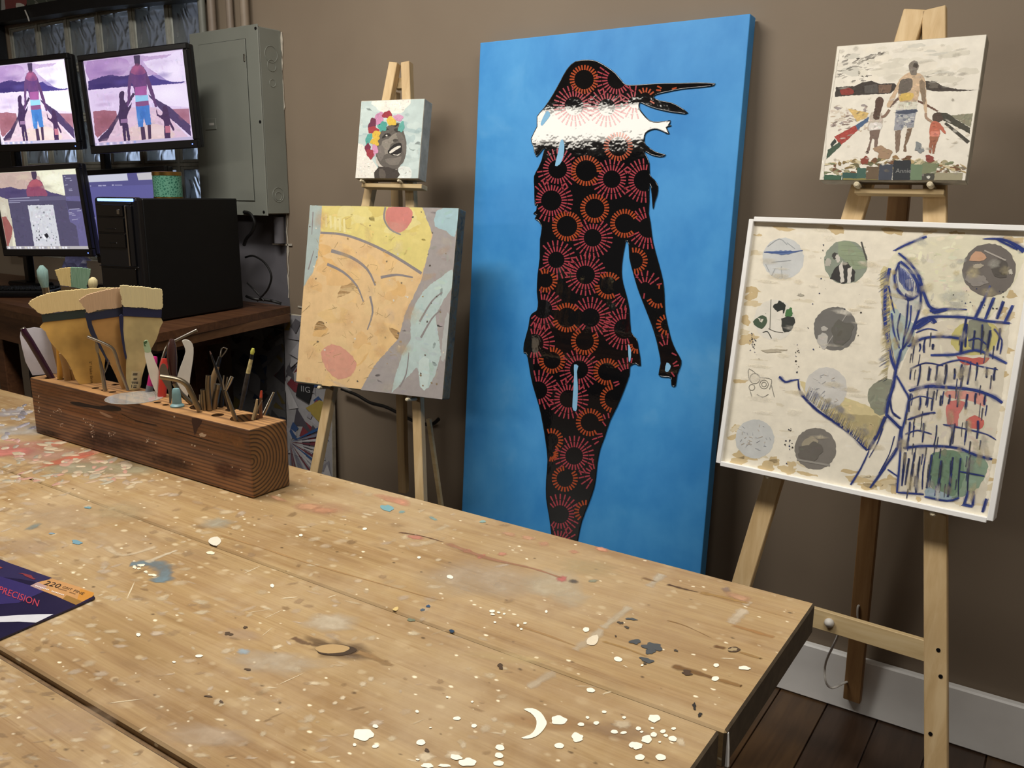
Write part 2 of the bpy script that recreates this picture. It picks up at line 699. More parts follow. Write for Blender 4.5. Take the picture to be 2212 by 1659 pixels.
structure(MB().box((-2.4, -7.4, 1.35), (8.5, 0.1, 2.7)).build('wall_front', M['black_matte_wall']), 'wall at the far end of the room, coloured near-black as if unlit')
structure(MB().box((-6.65, -3.6, 1.35), (0.1, 7.5, 2.7)).build('wall_left', M['wall']), 'brown wall at the left')
structure(MB().box((1.85, -3.6, 1.35), (0.1, 7.5, 2.7)).build('wall_right', M['wall']), 'brown wall at the right')
structure(MB().box((-2.4, -3.6, 2.72), (8.5, 7.5, 0.04)).build('ceiling', M['ceiling']), 'pale ceiling')
bb = MB().box((-2.4, -0.011, 0.073), (8.3, 0.022, 0.146), 0.004)
structure(bb.build('baseboard_back', M['white_paint']), 'white baseboard under the brown wall')

# dark header over the window
hb = MB()
top_ = [(-4.85, 2.03), (-4.1, 2.0), (-3.3, 1.985), (-2.66, 1.95)]
bot_ = [(-2.66, 1.90), (-3.3, 1.935), (-4.1, 1.953), (-4.85, 1.96)]
hb.prism(FW, top_ + bot_, 0.055, 0.056)
structure(hb.build('trim_1', M['black_beam']), 'black wooden header over the glass block window')
structure(MB().box((-4.14, -0.02, 1.45), (0.13, 0.04, 1.0), 0.003).build('trim_2', M['black_beam']), 'black jamb at the side of the glass block window')


# ------------------------------------------------------------------ glass block window
def glass_material():
    m, nt, b = new_mat('wavy_block_glass')
    v = coords(nt, (1, 1, 1))
    n1 = noise(nt, v, 7, 1, 0.4, 2.0)
    b.inputs['Base Color'].default_value = (0.64, 0.66, 0.68, 1)
    b.inputs['Roughness'].default_value = 0.22
    b.inputs['Transmission Weight'].default_value = 0.92
    b.inputs['IOR'].default_value = 1.2
    bump(nt, b, n1, 1.0, 0.03)
    return m


M['block_glass'] = glass_material()
M['block_rim'] = plain('block_rim_glass', '#a3a59c', 0.3, vary=0.2, vscale=20)
M['mortar'] = plain('mortar', '#a9a89d', 0.85, vary=0.15, vscale=40, bumpy=0.2)
nC, nR = 6, 5
dx, dz = (WX1 - WX0) / nC, (WZ1 - WZ0) / nR
wm = MB()
for i in range(nC + 1):
    wm.box((WX0 + i * dx, 0.05, (WZ0 + WZ1) / 2), (0.012, 0.075, WZ1 - WZ0))
for j in range(nR + 1):
    for i in range(nC):
        wm.box((WX0 + (i + 0.5) * dx, 0.05, WZ0 + j * dz), (dx - 0.013, 0.073, 0.012))
window_1 = structure(wm.build('window_1', M['mortar']), 'glass block window behind the monitors')
gbw, gbh = dx - 0.0135, dz - 0.0135
rm = MB()
for sx in (-1, 1):
    rm.box((sx * (gbw / 2 - 0.008), 0, 0), (0.016, 0.072, gbh), 0.003)
for sz in (-1, 1):
    rm.box((0, 0, sz * (gbh / 2 - 0.006)), (gbw - 0.033, 0.072, 0.012), 0.003)
pane = MB()
for yy in (-0.028, 0.028):
    pane.box((0, yy, 0), (gbw - 0.033, 0.008, gbh - 0.025))


def raw_mesh(mb, name, mat):
    me = bpy.data.meshes.new(name)
    me.from_pydata([tuple(q) for q in mb.v], [], mb.f)
    me.materials.append(mat)
    return me


rim_me, pane_me = raw_mesh(rm, 'glass_block', M['block_rim']), raw_mesh(pane, 'wavy_pane', M['block_glass'])
for i in range(nC):
    for j in range(nR):
        g = bpy.data.objects.new('glass_block', rim_me)
        COL.objects.link(g)
        g.parent = window_1
        g.location = Vector((WX0 + (i + 0.5) * dx, 0.05, WZ0 + (j + 0.5) * dz)) - Vector(window_1['_org'])
        q = bpy.data.objects.new('wavy_pane', pane_me)
        COL.objects.link(q)
        q.parent = g

# ================================================================== WORKBENCH
ZT = 0.74
TX1 = -0.231
YF, YB, YG = -1.003, -1.327, -1.652


def spots(nt, vec, scale, size, soft, keep, warp=0.35):
    """mask of scattered round-ish spots of uneven outline; keep = share of cells that carry one"""
    nz = N(nt, 'ShaderNodeTexNoise')
    nz.inputs['Scale'].default_value = scale * 1.7
    nz.inputs['Detail'].default_value = 3
    nt.links.new(vec, nz.inputs['Vector'])
    mx = N(nt, 'ShaderNodeVectorMath', operation='MULTIPLY_ADD')
    nt.links.new(nz.outputs['Color'], mx.inputs[0])
    mx.inputs[1].default_value = (warp / scale,) * 3
    nt.links.new(vec, mx.inputs[2])
    vo = N(nt, 'ShaderNodeTexVoronoi')
    vo.inputs['Scale'].default_value = scale
    nt.links.new(mx.outputs[0], vo.inputs['Vector'])
    sx = N(nt, 'ShaderNodeSeparateColor')
    nt.links.new(vo.outputs['Color'], sx.inputs[0])
    # cell radius varies, and only some cells carry a spot
    rad = N(nt, 'ShaderNodeMath', operation='MULTIPLY')
    nt.links.new(sx.outputs[1], rad.inputs[0])
    rad.inputs[1].default_value = size
    d = N(nt, 'ShaderNodeMath', operation='SUBTRACT')
    nt.links.new(rad.outputs[0], d.inputs[0])
    nt.links.new(vo.outputs['Distance'], d.inputs[1])
    e = N(nt, 'ShaderNodeMath', operation='DIVIDE', use_clamp=True)
    nt.links.new(d.outputs[0], e.inputs[0])
    e.inputs[1].default_value = soft
    k = N(nt, 'ShaderNodeMath', operation='LESS_THAN')
    nt.links.new(sx.outputs[0], k.inputs[0])
    k.inputs[1].default_value = keep
    o = N(nt, 'ShaderNodeMath', operation='MULTIPLY')
    nt.links.new(e.outputs[0], o.inputs[0])
    nt.links.new(k.outputs[0], o.inputs[1])
    return o.outputs[0], sx.outputs[2]


def scale_mask(nt, m, f):
    o = N(nt, 'ShaderNodeMath', operation='MULTIPLY')
    nt.links.new(m, o.inputs[0])
    if isinstance(f, (int, float)):
        o.inputs[1].default_value = f
    else:
        nt.links.new(f, o.inputs[1])
    return o.outputs[0]


def table_material():
    m, nt, b = new_mat('worn_pine_top')
    v = coords(nt, (0.7, 8, 8))
    n1 = noise(nt, v, 5.0, 5, 0.62, 0.4)
    c1 = ramp(nt, n1, [(0.28, srgb('#937651')), (0.45, srgb('#a1855e')), (0.6, srgb('#ab9168')), (0.75, srgb('#997d55'))])
    n2 = noise(nt, coords(nt, (0.5, 1.6, 1.6)), 3.0, 3, 0.6)
    c2 = ramp(nt, n2, [(0.3, (0.80, 0.77, 0.74)), (0.55, (1, 1, 1)), (0.8, (1.02, 0.98, 0.92))])
    c = mixc(nt, 1.0, c1, c2, 'MULTIPLY')
    n3 = noise(nt, coords(nt, (0.35, 14, 14)), 7.0, 4, 0.7, 0.3)
    c3 = ramp(nt, n3, [(0.30, (0.72, 0.62, 0.50)), (0.40, (1, 1, 1))])
    c = mixc(nt, 0.8, c, mixc(nt, 1.0, c, c3, 'MULTIPLY'))
    n6 = noise(nt, coords(nt, (0.5, 40, 40)), 8.0, 3, 0.6, 0.2)
    c = mixc(nt, 0.55, c, mixc(nt, 1.0, c, ramp(nt, n6, [(0.35, (0.80, 0.75, 0.68)), (0.6, (1.04, 1.03, 1.0))]), 'MULTIPLY'))
    v7 = coords(nt, (0.22, 3.2, 3.2), (0.3, 0.2, 0))
    n7 = noise(nt, v7, 6.0, 3, 0.55, 0.8)
    c = mixc(nt, 0.6, c, mixc(nt, 1.0, c, ramp(nt, n7, [(0.34, (0.74, 0.66, 0.55)), (0.46, (1, 1, 1)), (0.6, (1, 1, 1)), (0.72, (1.08, 1.06, 1.0))]), 'MULTIPLY'))
    obj = coords(nt, (1, 1, 1))
    # worn whitish haze from years of paint and wax
    n4 = noise(nt, obj, 4.5, 6, 0.68)
    c = mixc(nt, bw(nt, ramp(nt, n4, [(0.46, (0, 0, 0)), (0.75, (0.55, 0.55, 0.55))])), c, srgb('#bba788'))
    n5 = noise(nt, coords(nt, (1, 1, 1), (3, 1, 0)), 9.0, 5, 0.7)
    c = mixc(nt, bw(nt, ramp(nt, n5, [(0.56, (0, 0, 0)), (0.72, (0.45, 0.45, 0.45))])), c, srgb('#8d7154'))
    # the left end of the bench is thick with old spots
    tc = N(nt, 'ShaderNodeTexCoord')
    sx = N(nt, 'ShaderNodeSeparateXYZ')
    nt.links.new(tc.outputs['Object'], sx.inputs[0])
    g = N(nt, 'ShaderNodeMapRange')
    nt.links.new(sx.outputs[0], g.inputs['Value'])
    g.inputs['From Min'].default_value = -0.2
    g.inputs['From Max'].default_value = 0.6
    g.inputs['To Min'].default_value = 1.0
    g.inputs['To Max'].default_value = 0.32
    for sc, size, soft, keep, col, k, off in [(30, 0.5, 0.25, 0.4, '#c0ab8a', 0.5, 0.0), (48, 0.45, 0.2, 0.35, '#cbb793', 0.6, 3.0), (38, 0.45, 0.2, 0.35, '#7f6647', 0.55, 5.0), (75, 0.42, 0.2, 0.28, '#d6c6a4', 0.9, 9.0)]:
        mk, _ = spots(nt, coords(nt, (0.72, 1, 1), (off, off * 0.3, 0)), sc, size, soft, keep)
        c = mixc(nt, scale_mask(nt, scale_mask(nt, mk, g.outputs[0]), k), c, srgb(col))
    mk, _ = spots(nt, coords(nt, (0.7, 1, 1), (2.0, 0.4, 0)), 130, 0.34, 0.15, 0.16)
    c = mixc(nt, mk, c, srgb('#e6d9bb'))
    mk, _ = spots(nt, coords(nt, (0.7, 1, 1), (4.0, 0.9, 0)), 110, 0.32, 0.2, 0.12)
    c = mixc(nt, scale_mask(nt, mk, 0.8), c, srgb('#4e3c28'))
    nt.links.new(c, b.inputs['Base Color'])
    nt.links.new(bw(nt, ramp(nt, n4, [(0.35, (0.36,) * 3), (0.7, (0.5,) * 3)])), b.inputs['Roughness'])
    b.inputs['Specular IOR Level'].default_value = 0.35
    bump(nt, b, n5, 0.25, 0.002)
    return m


M['table'] = table_material()
M['table_edge'] = wood('shaded_stained_bench_edge', ('#3f3426', '#4b3f2f', '#574a38'), 'X', 1.0, 0.7, 6)
bench = thing('workbench', (-1.3, -1.6, 0.0), 'long paint-spattered pine workbench in the foreground', 'workbench')
TH = 0.042


def slab(y0, y1, x0, x1, name='tabletop_board'):
    mb = MB().box(((x0 + x1) / 2, (y0 + y1) / 2, ZT - TH / 2), (x1 - x0, abs(y1 - y0), TH), 0.0025)
    o = mb.build(name, M['table'], bench)
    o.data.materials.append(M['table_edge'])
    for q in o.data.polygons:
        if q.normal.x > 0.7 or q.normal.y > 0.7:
            q.material_index = 1  # end and far faces darkened for shade as well as dirty end grain
    return o


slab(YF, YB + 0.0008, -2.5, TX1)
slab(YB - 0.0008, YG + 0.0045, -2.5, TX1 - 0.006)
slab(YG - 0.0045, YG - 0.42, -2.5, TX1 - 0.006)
MB().box((-1.36, YB - 0.25, ZT - TH - 0.062), (2.0, 0.90, 0.09), 0.003).build('apron', M['table_edge'], bench)
MB().box((-1.37, YG, ZT - 0.0145), (2.2, 0.0085, 0.012)).build('gap_filler', plain('old_glue_and_dust', '#6e5538', 0.9, vary=0.3, vscale=60), bench)
for lx in (-2.32, -0.42):
    for ly in (-1.16, -1.98):
        MB().box((lx, ly, (ZT - TH - 0.107) / 2), (0.085, 0.085, ZT - TH - 0.107), 0.004).build('leg', M['table_edge'], bench)
dr = MB()
dr.tube([(TX1 - 0.0005, YB + 0.006, ZT - 0.004), (TX1 + 0.0005, YB + 0.006, ZT - 0.02), (TX1 + 0.001, YB + 0.006, ZT - 0.04), (TX1, YB + 0.006, ZT - 0.047)], [0.0016, 0.0022, 0.0026, 0.001], 6)
dr.build('paint_drip', M['white_paint'], bench)

# ------------------------------------------------------------------ paint on the bench top
FT = Frame((0, 0, ZT), (1, 0, 0), (0, 1, 0))
M['paint_wash'] = printed('faded_stain', 0.45, 0.10, 22, bumpy=0.0, alpha=True)
M['paint_spots'] = printed('dried_paint', 0.45, 0.06, 90, bumpy=0.1)
sp = MB()
rnd = random.Random(21)
CNT = [0]


def tz(px, py):
    return FT.from_px(px, py)


def in_top(a, b, m=0.004):
    return -2.45 < a < TX1 - m - 0.006 and YG - 0.4 < b < YF - m and abs(b - YG) > 0.012


def splat(pts, col, lvl, sm=2):
    q = [tz(*p_) for p_ in pts]
    if sm:
        q = [(v.x, v.y) for v in smooth([Vector((a, b, 0)) for a, b in q], sm)]
    if all(in_top(a, b, 0.0) for a, b in q):
        CNT[0] += 1
        sp.flat(FT, q, 0.0004 + lvl * 0.00004 + (CNT[0] % 50) * 1e-6, srgb(col))


def pblob(px, py, rx, ry, col, lvl, jag=0.15, rot=0.0, n=14):
    splat(blob(px, py, rx, ry, rnd, n, jag, rot), col, lvl, 2)


def pstroke(pts, w, col, lvl, w1=None):
    q = [tz(*p_) for p_ in pts]
    CNT[0] += 1
    sp.stroke(FT, q, w, 0.0004 + lvl * 0.00004 + (CNT[0] % 50) * 1e-6, srgb(col), w1)


GL = MB()
for k in range(170):     # thick glossy blobs of old paint by the brush block
    px = rnd.uniform(-10, 300)
    py = rnd.uniform(858 + px * 0.3, 1045)
    a, b = tz(px, py)
    if b > -1.172 and a > -1.84 or not in_top(a, b, 0.03):
        continue
    rx, ry = rnd.uniform(4, 17), rnd.uniform(2, 5)
    cc = rnd.choice(['#c9b79b', '#b9a58c', '#c2a88c', '#c69a88', '#b5ad98', '#d0bfa4', '#a89b88']) if py > 950 else rnd.choice(['#a9a3a8', '#b9b3b0', '#9a959c', '#c0b8b0', '#8f8a90'])
    q = [tz(*z) for z in blob(px, py, rx, ry, rnd, 9, 0.2, rnd.uniform(-0.35, 0.1))]
    top = [(a + (x - a) * 0.55, b + (y - b) * 0.55) for x, y in q]
    h = 0.0009 + (k % 20) * 0.00002
    n = len(q)
    GL.add([FT.p(x, y, 0.0002) for x, y in q] + [FT.p(x, y, h) for x, y in top], [(i, (i + 1) % n, n + (i + 1) % n, n + i) for i in range(n)] + [tuple(n + i for i in range(n))], srgb(cc))
M['gloss_paint'] = printed('glossy_old_paint', 0.16, 0.1, 90, coat=0.6, bumpy=0.2, spec=0.7)
go = GL.build('paint_blobs', M['gloss_paint'], bench, 60)
go['kind'] = 'stuff'
go['label'] = 'thick glossy blobs of old paint'
SOFT = MB()


def sblob(px, py, rx, ry, col, alpha=0.7, rot=0.0, lvl=0):
    a, b = tz(px, py)
    ax = Vector(tz(px + rx * math.cos(rot), py + rx * math.sin(rot))) - Vector((a, b))
    bx = Vector(tz(px - ry * math.sin(rot), py + ry * math.cos(rot))) - Vector((a, b))
    r1 = ax.length
    r2 = abs(ax.x * bx.y - ax.y * bx.x) / max(r1, 1e-6)
    CNT[0] += 1
    if in_top(a, b, 0.5 * max(r1, r2) * 0.6):
        SOFT.soft_blob(FT, a, b, r1, r2, math.atan2(ax.y, ax.x), 0.00032 + lvl * 0.00001 + (CNT[0] % 60) * 1.5e-6, srgb(col), alpha, 16, rnd)


def sstroke(pts, w, col, alpha=0.7, w1=None, lvl=0):
    CNT[0] += 1
    SOFT.soft_stroke(FT, [(min(a, TX1 - 0.016), min(b, YF - 0.008)) for a, b in (tz(*q) for q in pts)], w, 0.00032 + lvl * 0.00001 + (CNT[0] % 60) * 1.5e-6, srgb(col), alpha, w1, 5, True, 0.35, rnd)


for px, py, rx, ry, col, rot in [(150, 992, 55, 6, '#c26a52', -0.25), (110, 960, 22, 10, '#b87862', 0.1), (20, 975, 30, 16, '#bb7468', 0.2), (185, 978, 18, 5, '#b9705c', -0.3)]:
    sblob(px, py, rx * 1.4, ry * 1.5, col, 0.75, rot)
# pink, blue and teal marks
for px, py, rx, ry, col, rot in [(850, 1080, 38, 7, '#c98f74', 0.28), (665, 1095, 30, 7, '#bd8f6d', 0.1), (700, 1103, 22, 6, '#bd8a6a', 0.1), (600, 1077, 18, 4, '#c29572', 0.4),
                                 (836, 1098, 13, 7, '#6f9da6', 0.2), (868, 1106, 7, 3, '#7da3a4', 0), (935, 1120, 8, 3, '#83a3a0', 0.6), (1043, 1127, 6, 3, '#8aa49c', 0),
                                 (72, 1138, 14, 5, '#7f8f8c', -0.5), (166, 1172, 10, 5, '#6a90a0', 0.1), (190, 1097, 8, 2, '#6b8f98', 0.1), (112, 1153, 6, 2, '#7e94a0', 0),
                                 (525, 1408, 9, 7, '#9fb2bd', 0.4), (1010, 1190, 7, 4, '#c58672', 0.2), (1040, 1202, 7, 5, '#c47c6c', 0.2), (1085, 1197, 9, 4, '#c48a70', 0.1),
                                 (1214, 1251, 10, 6, '#c0706a', 0.2), (898, 1161, 14, 5, '#bd7f6c', 0.25), (1239, 1256, 9, 4, '#5d5650', 0.1), (1281, 1255, 9, 3, '#8c8b74', -0.1),
                                 (1100, 1154, 14, 4, '#c99c7a', 0.3), (1140, 1162, 12, 4, '#cf9f7e', 0.3), (1175, 1175, 10, 5, '#cb9a7c', 0.3), (1240, 1192, 9, 4, '#c99478', 0.3), (1300, 1187, 14, 4, '#c98f70', 0.3),
                                 (925, 1310, 5, 2.6, '#2f4a6a', 0), (913, 1318, 5, 2.6, '#4b5a68', 0), (976, 1364, 6, 3, '#223a52', 0.1), (888, 1340, 8, 3.5, '#6f7560', 0), (855, 1316, 6, 4, '#d0b678', 0),
                                 (1568, 1274, 9, 5, '#8f7a72', 0.2), (1595, 1290, 26, 6, '#bf9372', 0.3)]:
    (pblob(px, py, rx, ry, col, 6, 0.25, rot, 12) if rx < 7 or col[1] in '26' else sblob(px, py, rx * 1.35, ry * 1.35, col, 0.8, rot))
# blue-grey ring with white flecks
rp = [(290, 1215), (310, 1213), (335, 1213), (352, 1222), (362, 1238), (358, 1252), (345, 1262), (332, 1266), (340, 1252), (345, 1238), (330, 1228), (305, 1223), (280, 1222), (272, 1217)]
sstroke([(280, 1219), (305, 1217), (335, 1218), (352, 1228), (356, 1242), (342, 1260)], 0.022, '#6d8088', 0.85, 0.03)
for q in [(291, 1226, 4, 4), (305, 1222, 7, 3), (330, 1243, 9, 2.5), (315, 1236, 5, 2), (300, 1229, 4, 2)]:
    pblob(*q, '#e7dcc4', 8, 0.3)
sstroke([(315, 1216), (345, 1203), (385, 1188)], 0.014, '#cfc0a4', 0.7, 0.006)
sstroke([(230, 1180), (255, 1198), (290, 1196), (340, 1180)], 0.012, '#cbb899', 0.6)
splat([(455, 1163), (470, 1160), (478, 1170), (468, 1180), (455, 1176), (450, 1170)], '#d9d2c0', 7)
pblob(455, 1195, 9, 3.5, '#e5dabe', 7)
# dark grey blots
for px, py, rx, ry in [(1372, 1387, 12, 5), (1410, 1398, 19, 9), (1397, 1427, 14, 5), (1460, 1406, 5, 2), (1354, 1356, 5, 2.5), (1364, 1338, 11, 2.5), (1340, 1346, 6, 3), (1404, 1408, 10, 6), (1393, 1434, 4, 2)]:
    pblob(px, py, rx, ry, '#4a4c4c' if rx > 8 else '#4c4234', 7, 0.3, 0.15, 16)
pblob(1411, 1397, 6, 4, '#6d6c68', 8, 0.3)
for q in [(1500, 1527, 4, 7), (1512, 1545, 5, 4), (1585, 1534, 4, 5), (1593, 1547, 6, 5), (1597, 1528, 2, 3)]:
    pblob(*q, '#2b2620', 7, 0.35)
pblob(1600, 1546, 8, 16, '#b9b4a4', 6, 0.4, -0.5)
# white drips, bottom right
wh = '#f1ead8'
for px, py, rx, ry in [(785, 1588, 23, 12), (811, 1570, 6, 4), (811, 1613, 7, 4), (766, 1610, 4, 3), (909, 1605, 10, 6), (902, 1642, 4, 2), (987, 1553, 8, 4), (1024, 1569, 6, 4), (930, 1573, 3, 1.5),
                       (1080, 1616, 10, 6), (1078, 1633, 9, 6), (1077, 1650, 11, 6), (1208, 1612, 10, 6), (1247, 1594, 13, 9), (1255, 1566, 7, 4), (1207, 1557, 18, 9), (901, 1538, 4, 3), (966, 1507, 3, 2), (1020, 1517, 3, 2),
                       (1305, 1539, 5, 3), (1269, 1551, 4, 3), (1288, 1563, 6, 4), (1276, 1492, 9, 5), (1413, 1553, 13, 8), (1335, 1425, 9, 5), (1266, 1361, 7, 5), (1367, 1610, 9, 6), (1379, 1575, 6, 4), (1397, 1598, 12, 8), (1376, 1612, 12, 7),
                       (1348, 1551, 4, 3), (1432, 1581, 6, 4), (1455, 1575, 5, 3), (1382, 1637, 11, 6), (1427, 1637, 11, 7), (1412, 1588, 7, 5), (1438, 1590, 5, 3), (1453, 1597, 9, 6), (1347, 1584, 7, 3), (1327, 1582, 8, 4), (1409, 1574, 4, 2),
                       (1386, 1582, 4, 2), (1425, 1604, 3, 2), (1545, 1467, 8, 5), (1608, 1444, 13, 4), (1547, 1438, 6, 4), (1387, 1438, 3, 2), (1180, 1322, 3, 3), (1134, 1347, 4, 2), (1119, 1352, 3, 3), (1063, 1321, 6, 3), (1077, 1324, 4, 2), (1064, 1328, 5, 2),
                       (1089, 1327, 3, 2), (1069, 1345, 3, 2), (1126, 1360, 3, 2), (972, 1247, 7, 4), (905, 1205, 4, 2.5), (788, 1143, 5, 2.5), (650, 1157, 4, 2.5), (588, 1266, 4, 4), (299, 1372, 5, 3.5), (376, 1431, 4, 2), (430, 1418, 8, 3), (1010, 1648, 18, 9), (960, 1655, 14, 3), (985, 1637, 12, 6), (923, 1655, 13, 5)]:
    pblob(px, py, rx, ry, wh, 8, 0.07 if rx < 12 else 0.15, rnd.uniform(-0.2, 0.2), 18)
splat([(1131, 1533), (1150, 1531), (1168, 1540), (1178, 1555), (1181, 1565), (1172, 1580), (1158, 1592), (1140, 1597), (1126, 1595), (1145, 1588), (1155, 1578), (1159, 1565), (1157, 1553), (1146, 1541)], wh, 8)
for px, py, rx, ry in [(980, 1630, 18, 9), (1048, 1575, 11, 9), (1068, 1555, 7, 5), (1001, 1610, 7, 8), (1345, 1565, 20, 10), (1470, 1603, 10, 10), (920, 1635, 18, 12), (784, 1478, 8, 6), (801, 1467, 7, 6), (740, 1508, 7, 5), (724, 1519, 6, 4), (695, 1537, 7, 4), (668, 1553, 12, 9), (490, 1406, 12, 6), (470, 1516, 9, 7)]:
    sblob(px, py, rx * 1.2, ry * 1.2, '#d3c2a4', 0.7)
# wax-white dragged line and smears
for pts, w, col in [([(1362, 1310), (1330, 1335), (1300, 1358)], 0.010, '#cbbfa6'), ([(1300, 1358), (1280, 1380), (1260, 1392), (1240, 1405)], 0.012, '#c9bba2'), ([(1200, 1452), (1170, 1468), (1140, 1487)], 0.011, '#c6b69c'),
                    ([(1432, 1240), (1415, 1256), (1400, 1268)], 0.011, '#c9bfaa'), ([(1610, 1315), (1590, 1335), (1578, 1348)], 0.013, '#cdbda4'), ([(1625, 1300), (1605, 1308)], 0.009, '#cab89c')]:
    sstroke(pts, w * 1.3, col, 0.6, w * 1.1)
splat([(1270, 1380), (1290, 1372), (1292, 1385), (1283, 1395), (1268, 1392)], '#d8ccb4', 8)
for pts, w in [([(530, 1575 - 250), (585, 1316)], 0.002), ([(570, 1337), (612, 1317)], 0.002), ([(230, 1520), (312, 1510)], 0.003), ([(300, 1580), (318, 1570)], 0.005), ([(1240, 1482), (1290, 1484)], 0.002), ([(1300, 1500), (1322, 1494)], 0.004),
               ([(606, 1293), (645, 1290)], 0.005), ([(707, 1292), (728, 1285)], 0.004), ([(600, 1480), (660, 1453)], 0.0015), ([(575, 1545 - 60), (600, 1487)], 0.004), ([(565, 1375), (590, 1355)], 0.0018), ([(273, 1296), (292, 1255)], 0.0025),
               ([(1555, 1422), (1590, 1424)], 0.003), ([(525, 1240), (565, 1222)], 0.003), ([(1345, 1437), (1357, 1443)], 0.002)]:
    sstroke(pts, w * 1.0, '#e6d7b6', 0.75, w * 0.6)
# stains, cracks and knots in the wood
for pts, w, col in [([(632, 1377), (655, 1388), (672, 1392), (690, 1396)], 0.007, '#6a5038'), ([(770, 1408), (800, 1418), (850, 1440)], 0.012, '#94754e'),
                    ([(860, 1150), (910, 1158), (960, 1172)], 0.004, '#5a3a2a'), ([(960, 1172), (1050, 1205), (1150, 1228), (1215, 1250)], 0.008, '#a2765a'),
                    ([(1385, 1247), (1420, 1258)], 0.005, '#7d5e3a'), ([(1440, 1262), (1475, 1272), (1510, 1280)], 0.005, '#4e3520'), ([(1510, 1280), (1560, 1290), (1620, 1305)], 0.008, '#a8854f'),
                    ([(1450, 1438), (1500, 1452), (1550, 1468)], 0.009, '#76552f'), ([(1550, 1468), (1600, 1482), (1640, 1495)], 0.007, '#8d6a3e'), ([(1580, 1350), (1640, 1368), (1710, 1388)], 0.008, '#ab7e4c'),
                    ([(1300, 1385), (1350, 1400), (1400, 1420)], 0.004, '#a8854f'), ([(1540, 1395), (1570, 1402)], 0.008, '#6d4a28'), ([(1595, 1408), (1640, 1422), (1690, 1437)], 0.005, '#9a7848'),
                    ([(470, 1155), (560, 1182), (660, 1215), (800, 1255), (960, 1300)], 0.004, '#a58255'), ([(1440, 1340), (1480, 1352), (1540, 1380)], 0.002, '#8c6a3e'), ([(1100, 1345), (1180, 1372), (1250, 1398)], 0.005, '#a98658')]:
    sstroke(pts, w * 1.5, col, 0.72, w * 0.7)
sblob(735, 1405, 75, 24, '#5d4630', 0.65, 0.15)
sblob(690, 1388, 40, 10, '#5a4430', 0.5, 0.4)
pblob(726, 1405, 41, 12.5, '#3d2d1e', 6, 0.06)
pblob(718, 1402.5, 37, 9.8, '#ad9064', 7, 0.05)
sblob(716, 1404, 18, 4, '#6f5636', 0.7, 0.1, 12)
pblob(1585, 1404, 13, 6, '#4a3624', 7, 0.1)
pblob(1583, 1404, 9, 4, '#a08c68', 8, 0.3)
for q in [(494, 1370, 8, 4), (530, 1356, 5, 2.5), (535, 1447, 9, 2), (450, 1505, 8, 2), (478, 1517, 4, 3), (1081, 1440, 6, 6), (922, 1622, 5, 4), (1484, 1444 + 10, 12, 5), (1330, 1555 - 180, 2, 2)]:
    pblob(*q, '#4c3a28', 7, 0.3, 0.1)
for px, py, rx, ry, col, al in [(120, 985, 110, 26, '#b08a7a', 0.5), (50, 965, 70, 24, '#b98276', 0.5), (160, 1012, 90, 22, '#9d977f', 0.55), (260, 1012, 100, 18, '#a39c80', 0.5), (40, 930, 60, 18, '#b5b0a8', 0.6), (25, 892, 40, 14, '#a9a7ae', 0.6),
                                (130, 1120, 130, 36, '#bfa888', 0.45), (260, 1105, 80, 26, '#bda983', 0.45), (60, 1180, 80, 26, '#b59c80', 0.45), (715, 1345, 70, 26, '#c6b8a0', 0.6), (600, 1430, 110, 34, '#c3b49c', 0.55), (520, 1370, 60, 16, '#bda489', 0.4),
                                (1050, 1255, 160, 46, '#bfae96', 0.5), (1195, 1265, 70, 40, '#c8bca2', 0.6), (1235, 1292, 50, 22, '#c9bda4', 0.5), (440, 1590, 110, 32, '#bda88e', 0.5), (150, 1560, 120, 50, '#bb9f80', 0.4), (1180, 1560, 120, 20, '#a9855c', 0.5),
                                (1340, 1580, 90, 24, '#9c8063', 0.45), (470, 1130, 40, 14, '#aba694', 0.5), (1270, 1225, 80, 22, '#c0ad84', 0.45), (700, 1100, 70, 18, '#bd9474', 0.4), (1100, 1420, 120, 12, '#cdb583', 0.4)]:
    sblob(px, py, rx, ry, col, al, 0.1, -6)
rd2 = random.Random(77)
for k in range(640):
    t = rd2.random() ** 1.7
    px, py = t * 1100, rd2.uniform(905, 1655)
    sblob(px, py, rd2.uniform(4, 22), rd2.uniform(2, 8), rd2.choice(['#d2c2a2', '#c9b592', '#cbb596', '#dccbaa', '#8f7350', '#a58a68', '#c6b49c']), rd2.uniform(0.25, 0.7), rd2.uniform(-0.4, 0.4), -12)
ss = SOFT.build('stains', M['paint_wash'], bench)
ss['kind'] = 'stuff'
ss['label'] = 'faded stains, wax smears and cracks in the bench top'
so = sp.build('paint_splatter', M['paint_spots'], bench)
so['kind'] = 'stuff'
so['label'] = 'dried paint spots, smears and knots on the bench top'

# ================================================================== EASELS
def leg_line(fr, off, top_px, low_px):
    """centre line of a leg lying in plane fr (offset off), carried on down to the floor"""
    g = Frame(fr.p(0, 0, off), fr.x, fr.y)
    a, b = g.p(*g.from_px(*top_px)), g.p(*g.from_px(*low_px))
    d = (b - a).normalized()
    return a, a + d * ((0.0 - a.z) / d.z)


